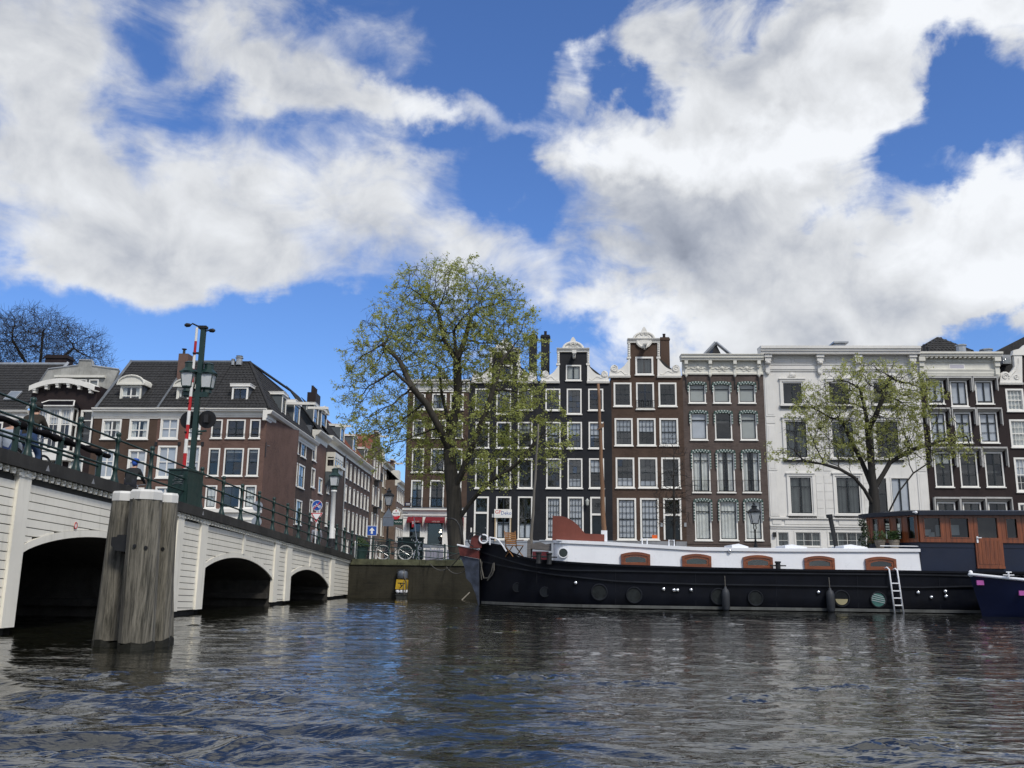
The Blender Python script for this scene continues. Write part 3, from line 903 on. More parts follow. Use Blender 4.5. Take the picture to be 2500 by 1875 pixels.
class House:
	def __init__(self, name, label, frame, x0, x1, wall, zb=QUAY_Z, cat='house', group=None, depth=9.0, y0=0.0):
		self.f, self.x0, self.x1, self.zb, self.wall_m, self.depth = frame, x0, x1, zb, wall, depth
		self.y0 = y0
		self.org = (x0, 0, zb)
		self.root = thing(name, label, cat, frame.w(x0, y0, zb), frame.yaw, group)
		self.ops = []
	def P(self, px, py):
		return self.f.at(px, py, self.y0)
	def X(self, px, py): return self.P(px, py)[0]
	def Z(self, px, py): return self.P(px, py)[1]
	def part(self, mb, name, mat, parent=None, kind=None):
		return mb.build(name, mat, parent or self.root, self.org, kind)
	def poly(self, pts): return [self.P(*p) for p in pts]
	def wallpart(self, x0, x1, z0, z1, ops, name='wall', mat=None, thick=0.3, reveal=0.16):
		mb = MB()
		xs = sorted(set([x0, x1] + [q for o in ops for q in o[:2]])); zs = sorted(set([z0, z1] + [q for o in ops for q in o[2:]]))
		xs = [x for x in xs if x0 - 1e-6 <= x <= x1 + 1e-6]; zs = [z for z in zs if z0 - 1e-6 <= z <= z1 + 1e-6]
		for xa, xb in zip(xs[:-1], xs[1:]):
			for za, zb in zip(zs[:-1], zs[1:]):
				cx, cz = (xa + xb) / 2, (za + zb) / 2
				if any(o[0] < cx < o[1] and o[2] < cz < o[3] for o in ops): continue
				mb.quad((xa, 0, za), (xb, 0, za), (xb, 0, zb), (xa, 0, zb))
		for (a, b, c, d) in ops:
			r = reveal
			mb.quad((a, 0, c), (a, 0, d), (a, r, d), (a, r, c)); mb.quad((b, 0, d), (b, 0, c), (b, r, c), (b, r, d))
			mb.quad((a, 0, d), (b, 0, d), (b, r, d), (a, r, d)); mb.quad((b, 0, c), (a, 0, c), (a, r, c), (b, r, c))
		return self.part(mb, name, mat or self.wall_m)
	def shell(self, ztop, side_mat=None, roof_mat=None):
		"""side walls, back wall, flat deck, and one dim back wall inside"""
		x0, x1, zb, D = self.x0 + 0.004, self.x1 - 0.004, self.zb, self.depth
		mb = MB()
		mb.quad((x0, 0.003, zb), (x0, 0.003, ztop), (x0, D, ztop), (x0, D, zb)); mb.quad((x1, 0.003, ztop), (x1, 0.003, zb), (x1, D, zb), (x1, D, ztop))
		mb.quad((x0, D, zb), (x0, D, ztop), (x1, D, ztop), (x1, D, zb)); mb.quad((x0, 0.003, ztop - .002), (x1, 0.003, ztop - .002), (x1, D, ztop - .002), (x0, D, ztop - .002))
		self.part(mb, 'outer_walls', side_mat or self.wall_m)
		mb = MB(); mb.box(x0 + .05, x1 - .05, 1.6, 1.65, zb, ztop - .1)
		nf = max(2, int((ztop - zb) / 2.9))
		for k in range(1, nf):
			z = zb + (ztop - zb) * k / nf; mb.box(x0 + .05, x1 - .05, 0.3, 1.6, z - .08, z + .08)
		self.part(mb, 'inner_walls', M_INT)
	def win(self, L, T, R, B, cols=2, rows=2, **kw):
		ym, xm = (T + B) / 2, (L + R) / 2
		x0, x1 = self.X(L, ym), self.X(R, ym); z1, z0 = self.Z(xm, T), self.Z(xm, B)
		return self.window(x0, x1, z0, z1, cols, rows, **kw)
	def window(self, x0, x1, z0, z1, cols=2, rows=2, frame=None, sash=None, fw=0.11, sill=True, cur=None, ys=None, xs=None,
			glass=None, name='window', op=True, ext=0.03, small=False, thick_mid=True, sillm=None, yb=0.0, drape=None, door=False):
		frame = frame or M_WHITE2; sash = sash or M_SASH; gm = glass or PANE
		if op: self.ops.append((x0, x1, z0, z1))
		fx0, fx1, fz0, fz1 = x0 + 0.004, x1 - 0.004, z0 + 0.004, z1 - 0.004
		mb = MB()
		mb.box(fx0, fx0 + fw, yb - ext, yb + 0.11, fz0, fz1); mb.box(fx1 - fw, fx1, yb - ext, yb + 0.11, fz0, fz1)
		mb.box(fx0 + fw, fx1 - fw, yb - ext, yb + 0.11, fz1 - fw, fz1); mb.box(fx0 + fw, fx1 - fw, yb - ext, yb + 0.11, fz0, fz0 + fw * 0.8)
		w = self.part(mb, name, frame)
		ix0, ix1, iz0, iz1 = fx0 + fw, fx1 - fw, fz0 + fw * 0.8, fz1 - fw
		if sill:
			mb = MB(); mb.box(x0 - 0.05, x1 + 0.05, yb - 0.10, yb + 0.02, z0 - 0.075, z0 - 0.002); self.part(mb, 'sill', sillm or frame, w)
		if small:
			share('pane', gm, w, ((ix0 + ix1) / 2 - self.org[0], yb + 0.07, (iz0 + iz1) / 2 - self.org[2]), (rnd.uniform(-.01, .01), 0, rnd.uniform(-.01, .01)), (ix1 - ix0, 1, iz1 - iz0))
		else:
			xs = xs or [i / cols for i in range(1, cols)]; ys = ys or [i / rows for i in range(1, rows)]
			sw, bw = 0.045, 0.022
			mb = MB(); ya, yb2 = yb + 0.035, yb + 0.085
			mb.box(ix0, ix0 + sw, ya, yb2, iz0, iz1); mb.box(ix1 - sw, ix1, ya, yb2, iz0, iz1)
			mb.box(ix0 + sw, ix1 - sw, ya, yb2, iz1 - sw, iz1); mb.box(ix0 + sw, ix1 - sw, ya, yb2, iz0, iz0 + sw * 1.3)
			gx = [ix0 + sw] + [ix0 + (ix1 - ix0) * q for q in xs] + [ix1 - sw]; gz = [iz0 + sw * 1.3] + [iz0 + (iz1 - iz0) * q for q in ys] + [iz1 - sw]
			mid = min(ys, key=lambda q: abs(q - 0.5)) if ys else None
			for q in ys:
				b2 = 0.034 if (q == mid and thick_mid) else bw / 2
				z = iz0 + (iz1 - iz0) * q; mb.box(ix0 + sw, ix1 - sw, ya + .004, yb2 - .004, z - b2, z + b2)
			for q in xs:
				b2 = 0.05 if (cols == 2 and len(xs) == 1 and thick_mid) else bw / 2
				x = ix0 + (ix1 - ix0) * q; mb.box(x - b2, x + b2, ya + .002, yb2 - .002, iz0 + sw, iz1 - sw)
			self.part(mb, 'sash', sash, w)
			tx, tz = rnd.gauss(0, 0.008), rnd.gauss(0, 0.008)
			for i in range(len(gx) - 1):
				for j in range(len(gz) - 1):
					share('pane', gm, w, ((gx[i] + gx[i+1]) / 2 - self.org[0], yb + 0.062, (gz[j] + gz[j+1]) / 2 - self.org[2]),
						(tx + rnd.gauss(0, 0.010), 0, tz + rnd.gauss(0, 0.010)), (gx[i+1] - gx[i] - 0.004, 1, gz[j+1] - gz[j] - 0.004))
		if cur:
			kind, amt = cur if isinstance(cur, tuple) else (cur, 1.0)
			mb = MB()
			def folds(a, b, c, d, y, amp=0.03, f=11.0):
				n = max(4, int((b - a) / 0.045)); vs = []; fs = []
				for i in range(n + 1):
					x = a + (b - a) * i / n; yy = y + amp * math.sin(f * x * 2.2 + math.sin(x * 7))
					vs += [(x, yy, c), (x, yy, d)]
				for i in range(n): fs.append((2*i, 2*i+2, 2*i+3, 2*i+1))
				mb.add(vs, fs)
			if kind == 'net':
				folds(ix0, ix1, iz0 + (iz1 - iz0) * (1 - amt), iz1, yb + 0.15); self.part(mb, 'curtain', M_CURT, w)
			elif kind == 'drape':
				wd = (ix1 - ix0) * 0.3 * amt; folds(ix0, ix0 + wd, iz0, iz1, yb + 0.15); folds(ix1 - wd, ix1, iz0, iz1, yb + 0.15); self.part(mb, 'curtain', M_CURT, w)
			elif kind == 'darkdrape':
				wd = (ix1 - ix0) * 0.42 * amt; folds(ix0, ix0 + wd, iz0, iz1, yb + 0.15); folds(ix1 - wd, ix1, iz0, iz1, yb + 0.15); self.part(mb, 'curtain', M_DARKCURT, w)
			elif kind == 'blind':
				zc = iz1 - (iz1 - iz0) * amt; mb.quad((ix0, yb + .12, zc), (ix1, yb + .12, zc), (ix1, yb + .12, iz1), (ix0, yb + .12, iz1)); self.part(mb, 'blind', M_BLIND, w)
			elif kind == 'film':
				zc = iz0 + (iz1 - iz0) * (1 - amt); mb.quad((ix0, yb + .12, zc), (ix1, yb + .12, zc), (ix1, yb + .12, iz1), (ix0, yb + .12, iz1)); self.part(mb, 'blind', M_PAPER, w)
			elif kind == 'filmlow':
				zc = iz0 + (iz1 - iz0) * amt; mb.quad((ix0, yb + .12, iz0), (ix1, yb + .12, iz0), (ix1, yb + .12, zc), (ix0, yb + .12, zc)); self.part(mb, 'blind', M_PAPER, w)
		return w
	def door(self, L, T, R, B, split, mat=None):
		"""door with a fanlight above"""
		ym, xm = (T + B) / 2, (L + R) / 2
		x0, x1 = self.X(L, ym), self.X(R, ym); z1, z0 = self.Z(xm, T), self.Z(xm, B)
		zs = self.Z(xm, split)
		z0 = max(z0, self.zb + 0.02)
		self.ops.append((x0, x1, z0, z1))
		fw = 0.12; mb = MB()
		mb.box(x0 + .004, x0 + fw, -.04, .12, z0, z1 - .004); mb.box(x1 - fw, x1 - .004, -.04, .12, z0, z1 - .004)
		mb.box(x0 + fw, x1 - fw, -.04, .12, z1 - fw, z1 - .004); mb.box(x0 + fw, x1 - fw, -.05, .12, zs - .07, zs + .07)
		d = self.part(mb, 'door', M_WHITE2)
		mb = MB(); a, b = x0 + fw + .004, x1 - fw - .004
		mb.box(a, b, .05, .10, z0 + .01, zs - .075)
		n = 4; h = (zs - .075 - z0)
		for k in range(n):
			mb.box(a + .12, (a + b) / 2 - .05, .035, .049, z0 + h * (k + .12) / n, z0 + h * (k + .9) / n); mb.box((a + b) / 2 + .05, b - .12, .035, .049, z0 + h * (k + .12) / n, z0 + h * (k + .9) / n)
		self.part(mb, 'door_leaf', mat or M_SASH, d)
		mb = MB(); mb.ball((b - .1, .02, z0 + h * .45), .035, 8, 6); self.part(mb, 'door_knob', M_ZINC, d)
		share('fanlight', PANE, d, ((x0 + x1) / 2 - self.org[0], .07, (zs + .07 + z1 - fw) / 2 - self.org[2]), (0.01, 0, 0), (x1 - x0 - 2 * fw, 1, z1 - fw - zs - .07))
		mb = MB(); c = ((x0 + x1) / 2, .055, (zs + z1) / 2 - .02)
		mb.tube([(c[0] + .16 * math.cos(t), c[1], c[2] + .16 * math.sin(t)) for t in np.linspace(0, 6.283, 15)], .018, 5)
		for t in np.linspace(0, 3.1416, 5)[:4]:
			mb.tube([(c[0] - .3 * math.cos(t), c[1], c[2] - .3 * math.sin(t)), (c[0] + .3 * math.cos(t), c[1], c[2] + .3 * math.sin(t))], .012, 4)
		self.part(mb, 'fanlight_tracery', M_SASH, d)
		return d
	def cornice(self, Lp, Rp, T, B, proj=0.5, mat=None, name='cornice'):
		"""white box cornice between picture rows T and B"""
		zt, zl = self.Z((Lp + Rp) / 2, T), self.Z((Lp + Rp) / 2, B)
		x0, x1 = self.x0, self.x1
		h = zt - zl; mb = MB()
		profile_x(mb, x0 - .05, x1 + .05, [(0.25, zl), (-0.05, zl), (-0.05, zl + .12 * h), (-.09, zl + .14 * h), (-.09, zl + .2 * h), (-proj * .25, zl + .24 * h), (-proj * .25, zl + .62 * h), (-proj * .8, zl + .68 * h), (-proj * .8, zl + .78 * h), (-proj * .9, zl + .82 * h), (-proj, zl + .9 * h), (-proj, zl + h), (0.25, zl + h + .03)])
		return self.part(mb, name, mat or M_WHITE)
	def pitched_roof(self, zs, zr, y0=0.35, mat=None, x0=None, x1=None):
		x0 = self.x0 + .05 if x0 is None else x0; x1 = self.x1 - .05 if x1 is None else x1
		mb = MB(); xm = (x0 + x1) / 2
		mb.prism([(x0, zs), (x1, zs), (xm, zr)], y0, self.depth)
		return self.part(mb, 'roof', mat or M_ROOF)
	def chimney(self, L, T, R, B, y=2.0, d=0.9, mat=None, pots=1):
		f = self.f; yy = self.y0 + y
		xa, za = f.at(L, T, yy); xb, _ = f.at(R, T, yy); _, zl = f.at((L + R) / 2, B, yy)
		mb = MB(); mb.box(xa, xb, y, y + d, zl - 1.2, za); mb.box(xa - .05, xb + .05, y - .05, y + d + .05, za - .22, za - .1)
		c = self.part(mb, 'chimney', mat or self.wall_m)
		for k in range(pots):
			mb = MB(); mb.lathe((xa + (xb - xa) * (k + .5) / pots, y + d / 2, za), [(.11, 0), (.1, .3), (.12, .32), (.12, .36)], 8); self.part(mb, 'chimney_pot', M_DKBR, c)
		return c

def spiral(mb, c, r, y, turns=1.6, sgn=1, w=0.04, start=0.0):
	pts = []; rs = []
	for i in range(40):
		t = i / 39; a = start + sgn * turns * 2 * math.pi * t; rr = r * (1 - 0.82 * t)
		pts.append((c[0] + rr * math.cos(a), y, c[1] + rr * math.sin(a))); rs.append(w * (1 - .4 * t))
	mb.tube(pts, rs, 6)

# ------------------------------------------------------------------ right row
def px_edge(frame, px, py): return frame.at(px, py)[0]
BND = {k: ROW.at(*v)[0] for k, v in dict(c1l=(991, 1100), c12=(1142, 1100), c23=(1318, 1100), c3d=(1494, 1100), de=(1671, 1100), ef=(1871.5, 1100), fg=(2256, 1060), gh=(2456, 1060)).items()}

def cafe_house():
	h = House('cafe_house', 'brown brick house over a white cafe front with dark red awnings, at the street corner', ROW, BND['c1l'], BND['c12'], M_BROWNBR)
	cols = [(1009, 1038.5), (1055, 1090), (1099, 1132)]
	rows = [(961, 1000, 0), (1025, 1069, -1.5), (1095, 1153, -3.5), (1172, 1241, -6)]
	for r, (T, B, dx) in enumerate(rows):
		for c, (L, R) in enumerate(cols):
			w = h.win(L + dx, T, R + dx, B, 2, 2 if r < 2 else 3, fw=.09, cur=[None, ('drape', .8), None, ('blind', .35)][(r + c) % 4], glass=PANE2 if (r + c) % 2 else PANE)
			if r == 3:     # little French-balcony rail
				x0, x1, z0, z1 = h.ops[-1]
				mb = MB()
				for z in (z0 + .15, z0 + .75): mb.tube([(x0 - .05, -.1, z), (x1 + .05, -.1, z)], .018, 5)
				for k in range(9): mb.tube([(x0 + (x1 - x0) * k / 8, -.1, z0 + .15), (x0 + (x1 - x0) * k / 8, -.1, z0 + .75)], .01, 4)
				h.part(mb, 'balcony_rail', M_IRON, w)
	zf = h.Z(1065, 1243)
	h.wallpart(h.x0, h.x1, zf, h.Z(1065, 957) + .1, h.ops)
	h.cornice(995, 1145, 929, 957, .45)
	# white shop front
	zc = h.Z(1065, 1259); ops2 = []
	for (L, R, T, B) in ((997, 1028, 1263, 1357), (1041, 1083, 1263, 1338), (1094, 1129, 1263, 1338)):
		x0, x1, z1, z0 = h.X(L, 1300), h.X(R, 1300), h.Z(1065, T), max(h.Z(1065, B), h.zb + .06)
		ops2.append((x0, x1, z0, z1))
	h.wallpart(h.x0, h.x1, h.zb, zc, ops2, 'shop_front', M_WHITE)
	mb = MB(); profile_x(mb, h.x0 - .06, h.x1 + .02, [(.2, zc), (-.08, zc), (-.08, zc + .28), (-.2, zc + .34), (-.2, zf - .12), (-.3, zf - .08), (-.3, zf), (.02, zf + .05)])
	h.part(mb, 'shop_cornice', M_WHITE)
	mb = MB(); profile_x(mb, h.x0, h.x1, [(.02, zf + .052), (-.16, zf + .052), (-.16, zf + .1), (.02, zf + .12)]); h.part(mb, 'lead_flashing', M_LEAD)
	M_AWN = pm('dark_red_awning', (0.15, 0.006, 0.014), .7, .12, 1.5)
	M_RED_L = pm('awning_print', (0.55, 0.4, 0.36), .7, .1)
	for k, (x0, x1, z0, z1) in enumerate(ops2):
		w = h.window(x0, x1, z0, z1, 1, 2 if k == 0 else 1, ys=[.62] if k == 0 else None, fw=.07, sill=False, op=False, name='door' if k == 0 else 'shop_window')
		mb = MB(); zt = z1 + .02; zv = zt - .28
		mb.quad((x0 - .08, -.02, zt), (x1 + .08, -.02, zt), (x1 + .08, -.5, zv), (x0 - .08, -.5, zv))
		mb.quad((x0 - .08, -.5, zv), (x1 + .08, -.5, zv), (x1 + .08, -.5, zv - .16), (x0 - .08, -.5, zv - .16))
		for xx in (x0 - .08, x1 + .08): mb.add([(xx, -.02, zt), (xx, -.5, zv), (xx, -.5, zv - .16), (xx, -.02, zv - .75)], [(0, 1, 2, 3)])
		a = h.part(mb, 'awning', M_AWN)
		tx = text_mesh('awning_lettering', 'AMSTEL BIER', .14, M_RED_L, a, ((x0 + x1) / 2 - h.org[0] + .1, -.506, zv - .075 - h.org[2]), extrude=.002, sx=.72)
	for (x0, x1, z0, z1) in ops2[1:]:
		mb = MB(); mb.box(x0 - .02, x1 + .02, -.05, .02, h.zb, z0 - .1); h.part(mb, 'dado', pm('lilac_grey_stone', (.22, .22, .27), .7, .12))
	# street-name plate and lamp under the cornice
	mb = MB(); x, z = h.P(993.5, 1231); mb.box(x - .14, x + .32, -.03, -.005, z - .12, z + .12)
	pl = h.part(mb, 'street_name_plate', pm('plate_blue', (.012, .014, .05), .35, .1))
	for dz in (.045, -.045):
		mb = MB(); mb.box(x - .07, x + .25, -.034, -.031, z + dz - .016, z + dz + .016); h.part(mb, 'plate_lettering', M_WHITE2, pl)
	# small warm lamps burning inside the cafe
	em = bpy.data.materials.new('lamp_glow'); em.use_nodes = True; g = NT(em.node_tree); o_ = g.n('ShaderNodeOutputMaterial'); e = g.n('ShaderNodeEmission'); e.inputs[0].default_value = (1, .85, .6, 1); e.inputs[1].default_value = 5; g.link(e.outputs[0], o_.inputs[0])
	for (px, py) in ((1076, 1294), (1073.5, 1299), (1077, 1298.5), (1078, 1309)):
		x, z = ROW.at(px, py, .5); mb = MB(); mb.ball((x, .5, z), .045, 8, 6); h.part(mb, 'cafe_lamp', em)
	zt = h.Z(1065, 931); h.shell(zt)
	# pale hipped roof end behind the cornice
	xa, _ = ROW.at(1044, 928, 2); xb, _ = ROW.at(1110, 928, 2); xm, zp = ROW.at(1076, 900, 2.6)
	mb = MB(); mb.add([(xa, 1.6, zt), (xb, 1.6, zt), (xm, 2.8, zp), (xa, 9, zt), (xb, 9, zt), (xm, 9, zp)], [(0, 1, 2), (1, 4, 5, 2), (0, 2, 5, 3), (3, 5, 4)])
	h.part(mb, 'roof', M_LEAD)
	return h

def gable_trim(h, pts, y0, y1, name, mat=None):
	mb = MB(); mb.prism(h.poly(pts), y0, y1); return h.part(mb, name, mat or M_WHITE)

def neck_gable(h, neckL, neckR, neckT, capT, arch, fin, sh_y, base_y, wL, wR, clawL, clawR, winpx, date=None, scroll_r=8.5):
	"""raised neck with white claw pieces and a curved pediment"""
	cx = (neckL + neckR) / 2
	z_sh = h.Z(cx, base_y); x0, x1 = h.X(neckL, (neckT + base_y) / 2), h.X(neckR, (neckT + base_y) / 2); zt = h.Z(cx, neckT)
	ops = []
	keep = h.ops; h.ops = []
	h.win(*winpx[0], **winpx[1]); ops = h.ops; h.ops = keep
	h.wallpart(x0, x1, z_sh - .02, zt, ops, 'gable_neck')
	mb = MB(); mb.box(x0, x1, .25, .5, z_sh, zt - .01); h.part(mb, 'gable_back', h.wall_m)
	# side strips
	for a, b in ((neckL - 5.5, neckL + .5), (neckR - .5, neckR + 5.5)):
		gable_trim(h, [(a, sh_y + 1), (b, sh_y + 1), (b, neckT), (a, neckT)], -.08, .3, 'pilaster_strip')
		o = gable_trim(h, [(a - 2, sh_y + 4), (b + 1.5, sh_y + 4), (b + 1.5, sh_y - .5), (a - 2, sh_y - .5)], -.1, .32, 'strip_block')
		mb = MB(); m = (a + b) / 2
		for t in np.linspace(.15, .9, 6):
			p = h.P(m, neckT + (sh_y - neckT) * t); mb.ball((p[0], -.09, p[1]), .07, 8, 6)
		h.part(mb, 'carved_garland', M_WHITE)
	# claw pieces: concave sweep from the neck down to the scroll
	for s, nx, ex in ((-1, neckL, clawL), (1, neckR, clawR)):
		d = abs(ex - nx)
		out = [(nx, base_y), (nx, sh_y + 3)]
		for t in np.linspace(0, 1, 12):
			# concave curve
			out.append((nx + s * d * (.04 + .66 * t), sh_y + 3 + (base_y - 14 - sh_y - 3) * (1 - (1 - t) ** 2.2)))
		out += [(ex - s * scroll_r * .9, base_y - 16), (ex - s * 1.5, base_y - 12), (ex, base_y - 5), (ex, base_y)]
		if s < 0: out = out[::-1]
		mb = MB(); q = h.poly(out)
		if s > 0: q = q[::-1]
		# orientation
		area = sum(q[i][0] * q[(i+1) % len(q)][1] - q[(i+1) % len(q)][0] * q[i][1] for i in range(len(q)))
		if area < 0: q = q[::-1]
		mb.prism(q, -.07, .25); cl = h.part(mb, 'claw_piece', M_WHITE)
		mb = MB(); c = h.P(ex - s * (scroll_r + 2.5), base_y - 17); R = scroll_r * .030
		mb.lathe((c[0], .2, c[1]), [(R, 0), (R, -.3), (R * .9, -.32)], 18, 'y'); h.part(mb, 'scroll', M_WHITE, cl)
		mb = MB(); spiral(mb, c, R * .9, -.13, 1.7, s, .035, math.pi / 2);
		pa = [h.P(nx + s * (d * (.1 + .65 * t)), base_y - 5 - 6 * t + 3 * math.sin(t * 9)) for t in np.linspace(0, 1, 14)]
		mb.tube([(p[0], -.075, p[1]) for p in pa], .035, 5)
		h.part(mb, 'carving', M_WHITE, cl)
		mb = MB(); p0, p1 = h.P(nx + (0 if s > 0 else 0), base_y), h.P(ex, base_y)
		profile_x(mb, min(p0[0], p1[0]) - .03, max(p0[0], p1[0]) + .03, [(.2, p0[1] - .16), (-.14, p0[1] - .16), (-.18, p0[1] - .04), (-.18, p0[1]), (.2, p0[1] + .03)])
		h.part(mb, 'ledge', M_WHITE, cl)
	# pediment
	aL, aR, aT = arch
	L, R = neckL - 6.5, neckR + 5.5
	mb = MB(); q0 = h.P(L, neckT); q1 = h.P(R, neckT); zc = h.Z(cx, capT)
	profile_x(mb, q0[0], q1[0], [(.35, q0[1] - .05), (-.12, q0[1] - .05), (-.14, q0[1] + .06), (-.26, zc - .06), (-.28, zc), (.35, zc + .02)])
	ped = h.part(mb, 'pediment', M_WHITE)
	acx = (aL + aR) / 2; hw = (aR - aL) / 2
	outer = [(aL, capT + 3)] + [(acx - hw * math.cos(t), capT + 2 - (capT + 2 - aT) * math.sin(t)) for t in np.linspace(0.05, math.pi - .05, 17)] + [(aR, capT + 3)]
	q = h.poly(outer)[::-1]
	mb = MB(); mb.prism(q, -.12, .3); h.part(mb, 'pediment_arch', M_WHITE, ped)
	mb = MB(); mb.tube([(p[0], -.17, p[1]) for p in h.poly(outer[1:-1])], .085, 6); h.part(mb, 'arch_moulding', M_WHITE, ped)
	# crowning ornament
	fy = fin
	fp = [(acx - 9, aT + 4), (acx - 7, aT - 2), (acx - 5.5, (aT + fy) / 2), (acx - 3, fy + 2), (acx - 1.5, fy), (acx + 1.5, fy), (acx + 3, fy + 2), (acx + 5.5, (aT + fy) / 2), (acx + 7, aT - 2), (acx + 9, aT + 4)]
	mb = MB(); mb.prism(h.poly(fp)[::-1], -.2, .2); fo = h.part(mb, 'finial', M_WHITE, ped)
	mb = MB()
	for s in (-1, 1):
		c = h.P(acx + s * 4.6, aT + 3); spiral(mb, c, .12, -.22, 1.3, -s, .035, math.pi / 2)
	h.part(mb, 'finial_scroll', M_WHITE, ped)
	# hoisting beam
	bx_, bz = h.P(cx + 2, neckT + 9)
	mb = MB(); mb.box(bx_ - .1, bx_ + .1, -.75, .2, bz - .1, bz + .14); mb.box(bx_ - .15, bx_ + .15, -.8, -.7, bz - .02, bz + .2)
	mb.prism([(bx_ - .07, bz - .3), (bx_ + .07, bz - .3), (bx_ + .11, bz - .1), (bx_ - .11, bz - .1)], -.6, -.05)
	hb = h.part(mb, 'hoisting_beam', M_WHITE)
	mb = MB(); mb.tube([(bx_, -.72, bz - .1), (bx_, -.72, bz - .42), (bx_ + .05, -.72, bz - .5), (bx_ + .1, -.72, bz - .46), (bx_ + .1, -.72, bz - .4)], .022, 5); h.part(mb, 'hook', M_IRON, hb)
	return ped

def black_house_left():
	h = House('canal_house', 'black painted canal house behind the big tree, white sale board on its front', ROW, BND['c12'], BND['c23'], M_BLACKBR)
	cols = [(1160, 1195), (1211.5, 1248), (1264, 1300)]
	for r, (T, B) in enumerate(((949, 1001), (1030, 1094), (1119, 1192))):
		for c, (L, R) in enumerate(cols):
			h.win(L, T, R, B + (10 if r == 0 and c == 1 else 0), 3, 4 if r else 3, fw=.1, cur=[None, None, ('blind', .4)][(r + 2 * c) % 3], glass=PANE2)
	h.door(1157, 1212, 1193, 1317, 1252)
	for L, R, cu in ((1210.5, 1247.5, ('filmlow', .4)), (1264, 1300, ('filmlow', .35))):
		h.win(L, 1212, R, 1317, 2, 3, ys=[.36, .68], fw=.1, cur=cu)
	zt = h.Z(1230, 930); zp = h.Z(1230, 1319)
	h.wallpart(h.x0, h.x1, zp, zt, [o for o in h.ops])
	mb = MB(); mb.box(h.x0, h.x1, -.05, .2, h.zb, zp - .003); mb.box(h.x0, h.x1, -.09, .2, zp - .1, zp - .001); h.part(mb, 'plinth', pm('blue_grey_plinth', (.30, .33, .38), .6, .1, 1.0, streak=.25))
	h.shell(zt)
	neck_gable(h, 1201, 1264, 858, 851, (1212, 1254, 838), 826, 889, 931, None, None, 1152, 1311,
			((1214, 891, 1251, 929), dict(cols=2, rows=1, fw=.1)))
	h.pitched_roof(zt, h.Z(1230, 862))
	h.chimney(1292, 817, 1311, 912, 1.2, .7); h.chimney(1321, 817, 1342, 912, 1.2, .8)
	# small plates by the doors
	for (px, py, w, d) in ((1190 + 14, 1259, .16, .12), (1150.5, 1294, .1, .16)):
		x, z = h.P(px, py); mb = MB(); mb.box(x - w / 2, x + w / 2, -.03, -.002, z - d, z + d); h.part(mb, 'name_plate', M_WHITE2)
	# the sale board
	x0, z1 = h.P(1207.5, 1243.5); x1, z0 = h.P(1249.6, 1264.8)
	s = thing('sale_board', 'white sale board with red and blue lettering on the black house', 'sign', ROW.w(x0, -.25, z0), ROW.yaw)
	mb = MB(); mb.box(0, x1 - x0, 0, .03, 0, z1 - z0); mb.build('board', M_WHITE2, s)
	W, H = x1 - x0, z1 - z0
	mr = pm('letter_red', (.55, .045, .02), .4, .03); mbl = pm('letter_blue', (.02, .09, .32), .4, .03)
	text_mesh('red_lettering', 'GF', .36, mr, s, (W * .22, -.004, H * .66), extrude=.003, sx=1.05)
	text_mesh('blue_lettering', 'Deko', .36, mbl, s, (W * .68, -.004, H * .54), extrude=.003, sx=.92)
	mb = MB(); mb.box(W * .05, W * .93, -.006, -.001, H * .2, H * .24); mb.build('underline', pm('letter_grey', (.45, .55, .62), .4), s)
	for k in (0.04, W - .1):
		mb = MB(); mb.box(k, k + .06, .0305, .06, -1.65, 0.0); mb.build('batten', pm('raw_pine', (.55, .42, .25), .6, .1), s)
	return h

